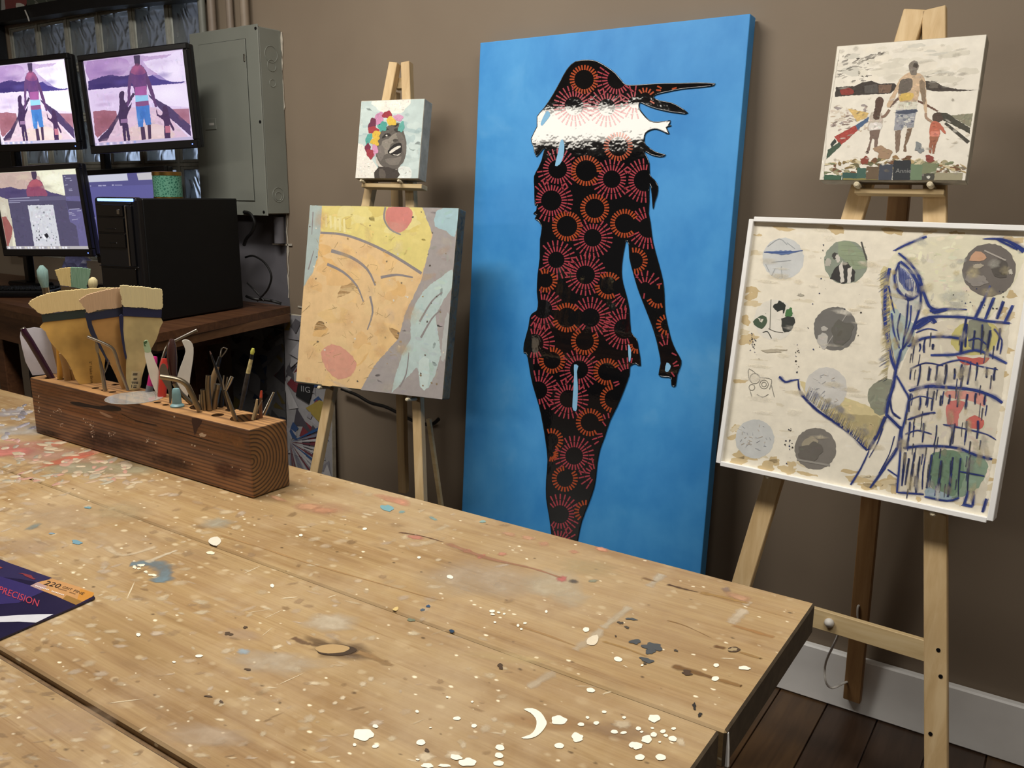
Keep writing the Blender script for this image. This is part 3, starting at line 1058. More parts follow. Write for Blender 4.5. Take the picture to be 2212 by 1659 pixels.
def make_easel(label, fr, off, left, right, rear, w, d, rear_y, extra, dark_rear):
    la, lb = leg_line(fr, off - d / 2, *left)
    ra, rb = leg_line(fr, off - d / 2, *right)
    base = (lb + rb) / 2
    base.z = 0
    e = thing('easel', base, label, 'easel', 'wooden tripod easels')
    wd = fr.x
    for a, b in ((la, lb), (ra, rb)):
        b = b + (a - b).normalized() * (d * 0.08)
        MB().bar(a, b, w, d, wd, 0.0015).build('leg', M['easel_pine'], e)
    # rear leg, hinged at the head and running back to the wall
    g = Frame(fr.p(0, 0, off - d * 2.4), fr.x, fr.y)
    ta = g.p(*g.from_px(*rear[0]))
    tb = at_y(rear[1][0], rear[1][1], rear_y)
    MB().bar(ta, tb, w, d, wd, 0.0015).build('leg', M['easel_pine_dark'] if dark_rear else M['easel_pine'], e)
    h = (la + ra) / 2 + fr.y * -0.05
    MB().bar(h - fr.x * 0.022 - fr.n * (d * 0.98), h + fr.x * 0.022 - fr.n * (d * 0.98), 0.03, d * 0.8, fr.y, 0.001).build('hinge_block', M['easel_bar'], e)
    return e, (la, lb, ra, rb, ta, tb)


# --- frames of the pictures (front faces)
F_ELEPH = canvas_frame((-0.584, -0.391, 0.700), -0.05, 0.16, -0.009)
F_BEACH = canvas_frame((-0.449, -0.316, 1.279), 0.0, 0.156, -0.006)
F_POP = canvas_frame((-1.830, -0.433, 0.717), 0.2, 0.2, -0.006)
F_LAUGH = canvas_frame((-1.701, -0.299, 1.287), 0.2, 0.2, -0.002)
BL = 0.0674
F_BLUE = canvas_frame((-1.4636, -0.045 - math.tan(BL) * 1.654, 0.0), 0.0, BL, -0.003)

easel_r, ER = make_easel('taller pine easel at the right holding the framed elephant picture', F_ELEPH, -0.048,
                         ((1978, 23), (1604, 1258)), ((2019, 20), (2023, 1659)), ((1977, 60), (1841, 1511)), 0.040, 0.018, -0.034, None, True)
easel_l, EL = make_easel('pine easel at the left holding the laughing face canvas', F_POP, -0.049,
                         ((853.5, 137), (683, 1015)), ((879, 136), (910, 1074)), ((852, 200), (872, 1063)), 0.027, 0.024, -0.12, None, False)

# right easel: crossbar, pegs, screws, cord
gx = Frame(F_ELEPH.p(0, 0, -0.048), F_ELEPH.x, F_ELEPH.y)
a = gx.p(*gx.from_px(1700, 1318), -0.009)
b = gx.p(*gx.from_px(2003, 1409), -0.009)
MB().bar(a, b, 0.040, 0.016, F_ELEPH.y, 0.001).build('crossbar', M['easel_bar'], easel_r)


def pegs(e, fr, spots, r, L, back):
    for px, py in spots:
        a_, b_ = fr.from_px(px, py)
        MB().tube([fr.p(a_, b_, -back), fr.p(a_, b_, L - 0.002), fr.p(a_, b_, L)], [r, r, r * 0.6], 10).build('peg', M['peg'], e, 40)


pegs(easel_r, F_ELEPH, [(1660, 1029), (2016, 1109)], 0.0055, 0.006, 0.05)
pegs(easel_r, F_BEACH, [(1851, 399), (2009, 399)], 0.0055, 0.006, 0.055)
pegs(easel_l, F_POP, [(690, 837), (880, 863)], 0.005, 0.006, 0.05)
pegs(easel_l, F_LAUGH, [(781, 391), (862, 391)], 0.004, 0.006, 0.055)
gl = Frame(F_LAUGH.p(0, 0, -0.012), F_LAUGH.x, F_LAUGH.y)
a = gl.p(*gl.from_px(781, 392), -0.018)
b = gl.p(*gl.from_px(911, 395), -0.018)
MB().bar(a - gl.y * 0.009, b - gl.y * 0.009, 0.012, 0.034, F_LAUGH.y, 0.001).build('ledge', M['easel_bar'], easel_l)
gl2 = Frame(F_BEACH.p(0, 0, -0.012), F_BEACH.x, F_BEACH.y)
a = gl2.p(*gl2.from_px(1846, 402), -0.02)
b = gl2.p(*gl2.from_px(2040, 404), -0.02)
MB().bar(a - gl2.y * 0.008, b - gl2.y * 0.008, 0.010, 0.030, F_BEACH.y, 0.001).build('ledge', M['easel_bar'], easel_r)
for px, py in [(2027, 1404), (2032, 1461), (2010, 1585)]:
    a_, b_ = gx.from_px(px, py)
    MB().tube([gx.p(a_, b_, -0.002), gx.p(a_, b_, 0.0012)], [0.0042, 0.0038], 8).build('screw', M['dark_metal'], easel_r)
kn = gx.p(*gx.from_px(1792, 1345), 0.002)
MB().lathe(kn, [(0.003, -0.008), (0.009, -0.004), (0.010, 0.002), (0.006, 0.008), (0.002, 0.010)], 10, F_ELEPH.n).build('knot', M['cord_white'], easel_r, 60)
ta, tb = ER[4], ER[5]


def on_rear(px, py, k):
    """a point at pixel height on the rear leg plane, k in front of it"""
    t = (tb - ta).normalized()
    n = (F_ELEPH.n - t * F_ELEPH.n.dot(t)).normalized()
    return hit(px, py, ta + n * k, n)


cp = [kn - F_ELEPH.n * 0.012, gx.p(*gx.from_px(1803, 1372), -0.035), on_rear(1784, 1430, 0.06), on_rear(1783, 1470, 0.05), on_rear(1797, 1486, 0.04), on_rear(1822, 1476, 0.02), on_rear(1845, 1465, -0.014), on_rear(1866, 1440, -0.013),
      on_rear(1866, 1390, -0.013), on_rear(1860, 1350, 0.010), on_rear(1853, 1335, 0.0135), on_rear(1853, 1312, 0.0125), on_rear(1857, 1307, 0.006)]
MB().tube([tuple(v) for v in smooth(cp, 4, False)], 0.0027, 6).build('cord', M['cord_white'], easel_r, 60)
# left easel: spare thin strut behind the right leg
a = at_y(926, 905, -0.22)
b = at_y(954, 1100, -0.17)
d_ = (b - a).normalized()
MB().bar(a, a + d_ * ((0.004 - a.z) / d_.z), 0.014, 0.010, (1, 0, 0), 0.001).build('strut', M['easel_bar'], easel_l)


# ================================================================== PICTURES
def make_picture(name, label, fr, w, h, t, body_mat, art=None, art_mat='print_matte', group='canvases on easels', bev=0.002, body='canvas'):
    base = fr.p(w / 2, 0, -t / 2)
    th = thing(name, base, label, 'painting', group)
    MB().box(fr.p(w / 2, h / 2, -t / 2), (w, h, t), bev, (fr.x, fr.y, fr.n), seg=2).build(body, body_mat, th)
    if art is not None:
        art.mb.build('painted_image', M[art_mat], th)
        if art.soft.v:
            art.soft.build('thin_wash', M['print_wash'], th)['kind'] = 'stuff'
    return th


def roughen(q, amp, rd, step=None):
    """break up straight edges of an outline as a loaded brush would"""
    step = step or amp * 4
    out = []
    m = len(q)
    for i in range(m):
        a, b = Vector(q[i]), Vector(q[(i + 1) % m])
        L = (b - a).length
        k = max(1, min(40, int(L / step)))
        nn = Vector((-(b - a).y, (b - a).x))
        if L > 1e-9:
            nn.normalize()
        for j in range(k):
            p_ = a.lerp(b, j / k) + (nn * rd.uniform(-amp, amp) if (j or True) else nn * 0)
            out.append((p_.x, p_.y))
    return out


def inside(p_, poly):
    x, y = p_
    c = False
    j = len(poly) - 1
    for i in range(len(poly)):
        if (poly[i][1] > y) != (poly[j][1] > y) and x < (poly[j][0] - poly[i][0]) * (y - poly[i][1]) / (poly[j][1] - poly[i][1]) + poly[i][0]:
            c = not c
        j = i
    return c


class Art:
    """flat painted shapes on a frame; pixel outlines put down on the picture's own plane"""

    def __init__(self, fr, T, step=0.00010, w=None, h=None):
        self.k = 0
        self.soft = MB()
        self.rd = random.Random(17)
        self.rough, self.dab, self.dsize, self.dtone = 0.0, 0.0, 0.006, 0.16
        self.fr, self.T, self.mb, self.l, self.step, self.w, self.h = fr, T, MB(), 1, step, w, h

    def clip(self, pts):
        if self.w is None:
            return pts
        e = 0.0012
        return [(min(max(a, e), self.w - e), min(max(b, e), self.h - e)) for a, b in pts]

    def poly(self, pts, col, sm=0, lvl=None, dabs=None):
        q = self.fr.pxs(self.T(pts))
        if sm:
            q = [(v.x, v.y) for v in smooth([Vector((a_, b_, 0)) for a_, b_ in q], sm)]
        if self.rough:
            q = roughen(q, self.rough, self.rd)
        q = self.clip(q)
        fresh = lvl is None
        if fresh:
            self.l += 1
            lvl = self.l
        self.k = (self.k + 1) % 8
        self.mb.flat(self.fr, q, lvl * self.step + self.k * 1e-6, srgb(col))
        n = self.dab if dabs is None else dabs
        if n and fresh:
            self.dab_fill(q, col, lvl, n)

    def dab_fill(self, q, col, lvl, n):
        """short brush dabs inside an outline, each a little off in tone"""
        x0, x1 = min(a for a, b in q), max(a for a, b in q)
        y0, y1 = min(b for a, b in q), max(b for a, b in q)
        s_ = self.dsize
        m = int(min(260, n * (x1 - x0) * (y1 - y0) / (s_ * s_)))
        c = srgb(col)
        for i in range(m):
            a, b = self.rd.uniform(x0, x1), self.rd.uniform(y0, y1)
            r = s_ * self.rd.uniform(0.5, 1.3)
            ang = self.rd.uniform(-0.5, 0.5) + (PI / 2 if self.rd.random() < 0.35 else 0)
            w_ = r * self.rd.uniform(0.25, 0.5)
            pts = [(a + r * math.cos(t) * math.cos(ang) - w_ * math.sin(t) * math.sin(ang), b + r * math.cos(t) * math.sin(ang) + w_ * math.sin(t) * math.cos(ang)) for t in (0.2, 1.2, 2.4, 3.3, 4.4, 5.5)]
            if not all(inside(z, q) for z in pts):
                continue
            g = self.rd.uniform(-self.dtone, self.dtone)
            cc = tuple(min(0.95, max(0.0, v * (1 + g + self.rd.uniform(-0.05, 0.05)))) for v in c)
            self.mb.flat(self.fr, self.clip(pts), lvl * self.step + self.step * self.rd.uniform(0.25, 0.9), cc)

    def wash(self, cx, cy, rx, ry, col, alpha, rot=0.0):
        """thin see-through paint that fades out"""
        a, b = self.fr.from_px(*self.T([(cx, cy)])[0])
        ax = Vector(self.fr.from_px(*self.T([(cx + rx * math.cos(rot), cy + rx * math.sin(rot))])[0])) - Vector((a, b))
        bx = Vector(self.fr.from_px(*self.T([(cx - ry * math.sin(rot), cy + ry * math.cos(rot))])[0])) - Vector((a, b))
        r1 = ax.length
        r2 = abs(ax.x * bx.y - ax.y * bx.x) / max(r1, 1e-6)
        if self.w is not None:
            m = max(r1, r2) * 1.2
            if not (0 < a < self.w and 0 < b < self.h):
                return
            r1 = min(r1, max(0.002, min(a, self.w - a) * 0.83 + 0.0 if abs(math.cos(rot)) > 0.5 else r1))
            r2 = min(r2, max(0.002, min(b, self.h - b) * 0.83))
        self.l += 0.02
        self.soft.soft_blob(self.fr, a, b, r1, r2, math.atan2(ax.y, ax.x), self.l * self.step + self.step * 0.5, srgb(col), alpha, 14, self.rd)

    def wline(self, pts, w, col, alpha, w1=None):
        q = self.clip(self.fr.pxs(self.T(pts)))
        self.l += 0.02
        self.soft.soft_stroke(self.fr, q, w, self.l * self.step + self.step * 0.5, srgb(col), alpha, w1, 4, True, 0.3, self.rd)

    def blob(self, cx, cy, rx, ry, col, rnd_, jag=0.12, n=14, rot=0.0, lvl=None):
        self.poly(blob(cx, cy, rx, ry, rnd_, n, jag, rot), col, 2, lvl)

    def disc(self, cx, cy, r, col, n=28, ry=None, lvl=None):
        ry = ry or r
        self.poly([(cx + r * math.cos(2 * PI * i / n), cy + ry * math.sin(2 * PI * i / n)) for i in range(n)], col, 0, lvl)

    def line(self, pts, w, col, w1=None, lvl=None):
        q = self.clip(self.fr.pxs(self.T(pts)))
        if lvl is None:
            self.l += 1
            lvl = self.l
        self.k = (self.k + 1) % 8
        self.mb.stroke(self.fr, q, w, lvl * self.step + self.k * 1e-6, srgb(col), w1)

    def up(self):
        self.l += 1
        return self.l


# ---------------------------------------------------------------- blue canvas with the patterned figure
def blue_material():
    m, nt, b = new_mat('blue_acrylic_wash')
    v = coords(nt)
    n1 = noise(nt, v, 3.2, 5, 0.62, 0.3)
    c = ramp(nt, n1, [(0.25, srgb('#2c86d2')), (0.45, srgb('#3a94de')), (0.6, srgb('#48a1e6')), (0.8, srgb('#74bdf2'))])
    n2 = noise(nt, coords(nt, (1.6, 1, 1)), 7, 4)
    c = mixc(nt, 0.25, c, ramp(nt, n2, [(0.35, srgb('#2f86cc')), (0.65, srgb('#62b2ec'))]))
    nt.links.new(c, b.inputs['Base Color'])
    b.inputs['Roughness'].default_value = 0.55
    bump(nt, b, n1, 0.12, 0.003)
    return m


M['blue'] = blue_material()
m_, nt_, b_ = new_mat('black_resin')
b_.inputs['Base Color'].default_value = (0.006, 0.006, 0.007, 1)
b_.inputs['Roughness'].default_value = 0.035
b_.inputs['Specular IOR Level'].default_value = 0.9
b_.inputs['Coat Weight'].default_value = 1.0
b_.inputs['Coat Roughness'].default_value = 0.02
bump(nt_, b_, noise(nt_, coords(nt_, (1, 1, 1)), 22, 3, 0.6), 0.10, 0.004)
M['resin'] = m_
M['resin_print'] = printed('pattern_under_resin', 0.06, 0.1, 60, coat=1.0, bumpy=0.0)
BW, BH = 0.757, 1.654 / math.cos(BL)
TA, TB_, TC = crop(980, 0, 0.30741), crop(980, 440, 0.30741), crop(980, 760, 0.30741)
sil = TA([(860, 435), (950, 425), (1010, 435), (1080, 475), (1140, 520), (1190, 580), (1220, 600), (1300, 600), (1450, 590), (1600, 588), (1720, 585), (1838, 590), (1800, 605), (1700, 615), (1600, 625), (1500, 645), (1420, 665), (1408, 690), (1450, 710), (1530, 725), (1590, 755), (1645, 795), (1600, 795), (1500, 780), (1400, 755), (1340, 730), (1310, 720), (1305, 760), (1330, 800), (1380, 850), (1440, 860), (1525, 850), (1510, 880), (1530, 882), (1495, 895), (1515, 940), (1480, 925), (1430, 905), (1390, 910), (1350, 935), (1340, 980), (1350, 1020), (1420, 1070), (1490, 1090), (1450, 1100), (1390, 1085), (1338, 1058), (1355, 1100), (1375, 1150), (1378, 1230), (1410, 1265), (1435, 1310), (1430, 1370), (1412, 1420), (1405, 1465), (1400, 1400), (1390, 1310), (1376, 1300), (1374, 1420), (1370, 1500)])
sil += TB_([(1382, 130), (1400, 270), (1440, 420), (1470, 540), (1480, 640), (1485, 760), (1510, 880), (1530, 960), (1560, 1030), (1598, 1100), (1590, 1150), (1570, 1200), (1560, 1275), (1535, 1275), (1530, 1220), (1480, 1215), (1445, 1200), (1460, 1120), (1450, 1050), (1430, 960), (1400, 860), (1350, 730), (1300, 600), (1265, 480), (1240, 380), (1235, 290), (1215, 255), (1200, 310), (1185, 400), (1180, 480), (1190, 560), (1215, 650), (1235, 750), (1245, 900), (1285, 950), (1300, 1020), (1315, 1135), (1280, 1120), (1240, 1140), (1235, 1200), (1200, 1300), (1150, 1420), (1100, 1520)])
sil += TC([(1060, 600), (1030, 680), (1010, 780), (1000, 880), (985, 960), (950, 1060), (900, 1190), (875, 1310), (855, 1420), (860, 1560), (880, 1640), (720, 1650), (705, 1420), (690, 1270), (675, 1150), (655, 1030), (655, 900), (665, 760), (650, 620), (630, 500), (605, 380), (560, 230), (540, 130), (525, 40)])
sil += TB_([(510, 1045), (497, 1045), (500, 980), (530, 870), (540, 800), (560, 770), (590, 750), (598, 690), (590, 620), (595, 500), (610, 380), (612, 250), (625, 170), (600, 120), (575, 105), (590, 80), (565, 68), (585, 50), (590, 0)])
sil += TA([(575, 1440), (572, 1320), (570, 1240), (600, 1180), (625, 1120), (640, 1060), (660, 1045), (630, 1045), (585, 1100), (565, 1030), (548, 975), (590, 890), (590, 820), (640, 760), (700, 670), (750, 580), (800, 490)])
holes = [TA([(655, 785), (632, 825), (615, 870), (625, 885), (655, 850), (682, 812), (672, 785)]), TA([(768, 980), (752, 1000), (735, 1080), (716, 1165), (750, 1155), (775, 1100), (782, 1020)]),
         TB_([(850, 1130), (880, 1140), (870, 1180), (877, 1300), (870, 1440), (855, 1455), (838, 1430), (845, 1300), (850, 1200)]), TB_([(1500, 1115), (1530, 1140), (1510, 1180), (1488, 1172)]), TB_([(1230, 985), (1250, 1030), (1246, 1100), (1234, 1105)])]


blue = make_picture('figure_painting', 'tall bright blue canvas with a glossy black patterned figure, leaning on wall', F_BLUE, BW, BH, 0.038, M['blue'], group='canvases leaning or standing by the wall')
fg = MB()
fg.prism(F_BLUE, [(v.x, v.y) for v in smooth([Vector((*q, 0)) for q in F_BLUE.pxs(sil)], 2)], 0.0030, 0.0026)
fig = fg.build('resin_figure', M['resin'], blue)
rim_pts = [F_BLUE.p(v.x, v.y, 0.0016) for v in smooth([Vector((*q, 0)) for q in F_BLUE.pxs(sil)], 2)]
rim = MB().tube(rim_pts + [rim_pts[0]], 0.0017, 6, False).build('resin_edge', M['resin'], fig, 80)
fig['label'] = 'glossy black figure with red and orange dashes'
for h_ in holes:
    hp = MB()
    hp.flat(F_BLUE, [(v.x, v.y) for v in smooth([Vector((*q, 0)) for q in F_BLUE.pxs(h_)], 2)], 0.0030, srgb('#8cc4ea'))
    hp.build('cut_out', M['print_matte'], blue)
OR, PK = srgb('#b5512f'), srgb('#b04652')
ringsA = [('O', 920, 560, 68), ('O', 935, 1200, 74), ('O', 995, 1465, 68), ('O', 1160, 1030, 68), ('O', 800, 1590, 72), ('O', 1205, 1570, 68), ('O', 1350, 690, 40),
          ('P', 850, 745, 66), ('P', 1080, 755, 60), ('P', 1115, 1260, 62), ('P', 735, 1190, 66), ('P', 690, 1410, 72), ('P', 1345, 1270, 76), ('P', 1150, 560, 66), ('P', 1270, 720, 40), ('O', 1500, 640, 40)]
ringsB = [('P', 980, 240, 62), ('P', 725, 395, 58), ('P', 930, 500, 66), ('O', 1090, 575, 62), ('P', 1370, 170, 70), ('O', 1275, 400, 58), ('P', 1350, 590, 40), ('O', 1440, 650, 52), ('P', 1230, 610, 62), ('O', 650, 540, 50),
          ('P', 630, 740, 66), ('O', 800, 800, 70), ('P', 965, 800, 66), ('P', 1200, 880, 70), ('P', 570, 980, 66), ('O', 925, 965, 64), ('O', 695, 1100, 60), ('P', 885, 1165, 64), ('O', 1080, 1180, 62), ('P', 1230, 1230, 70),
          ('P', 600, 1310, 62), ('P', 810, 1370, 62), ('O', 1130, 1370, 66), ('O', 960, 1535, 64), ('P', 1110, 1610, 62), ('O', 1500, 850, 40), ('P', 1500, 1030, 40), ('P', 1510, 1150, 40), ('O', 1290, 990, 30)]
ringsC = [('P', 850, 730, 62), ('O', 690, 620, 50), ('O', 785, 890, 58), ('P', 750, 1140, 64), ('O', 930, 1120, 46), ('P', 740, 1350, 58), ('O', 690, 720, 16), ('P', 1000, 860, 40)]
dash = MB()
lv = 0
for T_, rs in ((TA, ringsA), (TB_, ringsB), (TC, ringsC)):
    for ty, cx, cy, r in rs:
        n = max(16, int(2 * PI * r / 15.5))
        segs = [(r, r + 34)] if ty == 'O' else [(r, r + 38), (r + 43, r + 80)]
        for k in range(n):
            a_ = 2 * PI * k / n + cx * 0.01
            for r0, r1 in segs:
                hw = 5.6 if ty == 'O' else 4.9
                u = (math.cos(a_), math.sin(a_))
                v = (-u[1], u[0])
                q = [(cx + u[0] * r0 + v[0] * hw, cy + u[1] * r0 + v[1] * hw), (cx + u[0] * r1 + v[0] * hw, cy + u[1] * r1 + v[1] * hw),
                     (cx + u[0] * r1 - v[0] * hw, cy + u[1] * r1 - v[1] * hw), (cx + u[0] * r0 - v[0] * hw, cy + u[1] * r0 - v[1] * hw)]
                q = T_(q)
                cpt = T_([(cx + u[0] * (r0 + r1) / 2, cy + u[1] * (r0 + r1) / 2)])[0]
                # the earlier ring lies on top: skip dashes that fall inside a finished ring
                if not all(inside(z, sil) for z in q) or any(inside(cpt, h_) for h_ in holes):
                    continue
                clash = False
                for T2, rs2 in ((TA, ringsA), (TB_, ringsB), (TC, ringsC)):
                    for t2, x2, y2, r2 in rs2:
                        if (T2, t2, x2, y2) == (T_, ty, cx, cy):
                            continue
                        c2 = T2([(x2, y2)])[0]
                        lim = (r2 + (30 if t2 == 'O' else 42)) * 0.30741
                        if (c2[0] - cpt[0]) ** 2 + (c2[1] - cpt[1]) ** 2 < lim ** 2:
                            clash = True
                if clash:
                    continue
                dash.flat(F_BLUE, F_BLUE.pxs(q), 0.0029, OR if ty == 'O' else PK)
do = dash.build('dash_pattern', M['resin_print'], blue)
do['kind'] = 'stuff'
do['label'] = 'rings of red and orange dashes'

# ---------------------------------------------------------------- framed elephant picture
EW, EH = 0.505, 0.508
T5 = crop(1540, 440, 0.42184)
rnd = random.Random(3)
A = Art(F_ELEPH, T5, 0.000012, EW, EH)
A.poly([(210, 90), (1700, 135), (1420, 1620), (40, 1325)], '#eee7d5')
A.rough, A.dab, A.dsize, A.dtone = 0.0011, 0.5, 0.007, 0.14
tan = ['#d2bd93', '#d9c8a4', '#cdb78c', '#ddd0b2']
lv = A.up()
for k in range(70):
    e = rnd.random()
    side = rnd.choice('lltbbr')
    if side == 'l':
        x, y = 205 - e * 150 + rnd.uniform(8, 55), 90 + e * 1230
    elif side == 't':
        x, y = 220 + e * 1300, 100 + e * 40 + rnd.uniform(10, 25)
    elif side == 'b':
        x, y = 60 + e * 1340, 1310 + e * 275 - rnd.uniform(5, 75)
    else:
        x, y = 1590 - e * 170 + rnd.uniform(-60, -10), 150 + e * 1400
    A.blob(x, y, rnd.uniform(15, 55), rnd.uniform(8, 26), rnd.choice(tan), rnd, 0.3, 12, rnd.uniform(-0.3, 0.3), lv)
lv = A.up()
for k in range(60):
    A.blob(rnd.uniform(230, 900), rnd.uniform(150, 1300), rnd.uniform(10, 70), rnd.uniform(3, 9), rnd.choice(['#f0eada', '#e6decb', '#ece5d4', '#e2d9c2']), rnd, 0.3, 10, 0.1, lv)
# body tints
A.poly([(890, 330), (1000, 200), (1300, 160), (1560, 210), (1590, 300), (1400, 600), (1100, 560), (1020, 330)], '#e4dfc6', 3)
A.poly([(440, 905), (560, 960), (700, 1000), (830, 1050), (890, 1100), (800, 1250), (700, 1170), (540, 1050)], '#d8c99a', 2)
A.poly([(600, 1080), (760, 1080), (885, 1110), (800, 1255), (720, 1190)], '#b9ab80', 2)
A.poly([(860, 340), (900, 330), (950, 500), (960, 700), (940, 860), (880, 700), (860, 480)], '#d9cd9e', 2)
A.poly([(900, 560), (960, 540), (1040, 640), (1000, 740), (950, 830), (910, 700)], '#aebbb6', 2)
A.poly([(1060, 620), (1300, 580), (1520, 610), (1500, 820), (1480, 1000), (1430, 1310), (1390, 1540), (945, 1490), (970, 1200), (1000, 1000), (940, 890)], '#ddd5c2', 0)
A.poly([(960, 290), (1000, 340), (1060, 430), (1040, 600), (960, 560), (905, 450), (920, 350)], '#c9c9c0', 2)
# round photo scraps and little drawings
lv = A.up()
for cx, cy, r, col in [(360, 280, 106, '#cfd2d2'), (680, 300, 112, '#8f988a'), (315, 595, 105, '#e6e2d6'), (627, 640, 112, '#767470'), (580, 945, 108, '#d2d0cb'), (215, 1205, 100, '#cbcdcb'), (525, 1255, 107, '#807b74'), (1415, 340, 137, '#736d68')]:
    A.disc(cx, cy, r, col, lvl=lv)
A.poly([(800, 950), (850, 905), (915, 900), (910, 1000), (880, 1080), (830, 1070), (795, 1010)], '#8f917f', 2)
A.poly([(1240, 640), (1330, 600), (1440, 620), (1465, 690), (1400, 770), (1290, 770), (1220, 720)], '#c9c07a', 2)
A.poly([(1310, 600), (1400, 600), (1430, 680), (1380, 760), (1310, 730)], '#8b8d7c', 2)
A.poly([(1245, 780), (1330, 790), (1420, 790), (1380, 820), (1290, 825)], '#c06259', 2)
A.poly([(1200, 960), (1380, 970), (1390, 1040), (1330, 1010), (1270, 1000), (1200, 990)], '#d99a8e', 2)
A.poly([(1210, 1010), (1290, 1015), (1260, 1080), (1250, 1150), (1205, 1140), (1195, 1070)], '#cf7a74', 2)
A.poly([(1295, 1110), (1340, 1085), (1390, 1110), (1380, 1150), (1320, 1150)], '#cc6c63', 2)
A.poly([(1140, 1270), (1390, 1300), (1390, 1400), (1330, 1480), (1200, 1510), (1110, 1440)], '#8ba18b', 2)
A.poly([(1120, 1280), (1260, 1270), (1290, 1400), (1230, 1500), (1130, 1440)], '#728c74', 2)
A.poly([(1100, 1450), (1220, 1500), (1200, 1525), (1090, 1500)], '#9db0ba', 2)
# scrap details
A.poly([(640, 195), (700, 190), (780, 260), (790, 330), (720, 340), (640, 260)], '#93a085', 0)
for i in range(5):
    A.line([(655, 215 + i * 24), (782, 222 + i * 24)], 0.0006, '#7b8870', lvl=A.l + 1)
A.poly([(600, 385), (625, 330), (660, 300), (690, 300), (730, 350), (725, 400), (660, 410)], '#3d3c3b', 0)
A.poly([(655, 405), (648, 320), (665, 290), (672, 400)], '#d9d5cc', 0)
A.poly([(690, 405), (690, 330), (715, 320), (705, 405)], '#d9d5cc', 0)
A.blob(625, 268, 14, 18, '#4a4845', rnd)
A.blob(640, 280, 12, 20, '#cfcac0', rnd)
A.blob(590, 300, 16, 20, '#b9b5aa', rnd)
A.line([(760, 195), (788, 290)], 0.003, '#55544f')
A.blob(345, 530, 28, 34, '#2f3330', rnd, 0.2)
A.blob(390, 560, 20, 26, '#4c7a4a', rnd, 0.2)
A.poly([(330, 555), (360, 545), (355, 590), (325, 590)], '#e9e4d8', 2)
A.poly([(350, 590), (415, 580), (410, 640), (365, 660)], '#3a3d3a', 2)
A.poly([(215, 590), (255, 570), (280, 600), (250, 640), (210, 620)], '#4a5c48', 2)
A.poly([(225, 585), (260, 590), (250, 610)], '#d9d6c8', 0)
A.line([(298, 490), (292, 640)], 0.0014, '#6d6a60')
A.line([(285, 640), (320, 655), (360, 660)], 0.0014, '#55534c')
A.line([(255, 660), (280, 655), (300, 690)], 0.0018, '#3a3d3a')
A.poly([(265, 243), (360, 240), (458, 243), (400, 256), (350, 262), (290, 254)], '#5d74a2', 0)
A.line([(262, 248), (350, 250), (460, 240)], 0.0016, '#3d558f')
for q in [[(280, 220), (340, 180), (380, 210)], [(300, 300), (400, 290)], [(350, 320), (355, 380)], [(320, 330), (300, 370)], [(270, 310), (290, 350)], [(380, 200), (420, 230)]]:
    A.line(q, 0.0012, '#a3a8ac', lvl=A.l)
# dark scraps: pale figures inside
A.poly([(530, 700), (560, 660), (590, 680), (580, 740), (560, 740)], '#c0bdb6', 2)
A.blob(570, 640, 16, 14, '#b9b6af', rnd)
A.line([(690, 560), (580, 730)], 0.002, '#a19e98')
A.blob(660, 660, 60, 60, '#68665f', rnd, 0.2)
A.poly([(455, 1230), (500, 1190), (540, 1215), (520, 1270), (470, 1260)], '#a49b87', 2)
A.blob(500, 1270, 60, 50, '#6d6861', rnd, 0.2)
A.line([(430, 1310), (600, 1340)], 0.004, '#9a968e')
A.poly([(1310, 290), (1345, 245), (1395, 260), (1390, 290), (1340, 295)], '#caa184', 2)
A.blob(1360, 318, 28, 12, '#b0a796', rnd)
A.blob(1470, 330, 45, 50, '#5b5651', rnd, 0.2)
A.blob(1350, 390, 60, 30, '#928c86', rnd, 0.2)
A.blob(1525, 350, 12, 12, '#c9c5b9', rnd)
A.line([(1390, 240), (1500, 290)], 0.0025, '#b1aaa2')
# pencilled owl face
gl_ = '#77756f'
for cx, cy, r in [(215, 895, 26), (262, 925, 22), (200, 940, 15), (262, 925, 12)]:
    A.line([(cx + r * math.cos(i * 0.7), cy + r * math.sin(i * 0.7)) for i in range(10)], 0.0010, gl_, lvl=A.l)
for q in [[(185, 900), (185, 845), (245, 890)], [(245, 890), (300, 900), (290, 950)], [(225, 975), (255, 990), (285, 975)], [(300, 930), (315, 990)], [(190, 955), (200, 990)]]:
    A.line(q, 0.0010, gl_, lvl=A.l)
for cx, cy in [(580, 945), (215, 1205)]:
    for k in range(34):
        x, y = cx + rnd.uniform(-80, 80), cy + rnd.uniform(-75, 75)
        if (x - cx) ** 2 + (y - cy) ** 2 < 85 ** 2:
            A.line([(x, y), (x + rnd.uniform(-22, 22), y + rnd.uniform(-14, 14))], 0.0011, rnd.choice(['#a9abb0', '#b9bcc0', '#c2b7a8', '#e4e1da']), lvl=A.l)
# blue brush work
A.up()
BLU = ['#2c3c86', '#354894', '#2a3672', '#3e5098']


def bs(pts, w, w1=None, c=None):
    """dry blue brush stroke: a core and loose hairs at its sides"""
    w1 = w if w1 is None else w1
    w, w1 = w * 1.25, w1 * 1.25
    A.line(pts, w * 0.6, c or rnd.choice(BLU), w1 * 0.6, lvl=A.l)
    A.wline(pts, w * 1.7, c or rnd.choice(BLU), 0.45, w1 * 1.7)
    for k in range(5):
        o = rnd.uniform(-1, 1) * (w + w1) / 2 / 0.00055
        i0 = rnd.randint(0, len(pts) - 2)
        i1 = rnd.randint(i0 + 1, len(pts) - 1)
        A.line([(x + o * rnd.uniform(0.6, 1.1), y + o * 0.4 * rnd.uniform(-1, 1)) for x, y in pts[i0:i1 + 1]], w * 0.16, rnd.choice(BLU), w * 0.06, lvl=A.l)


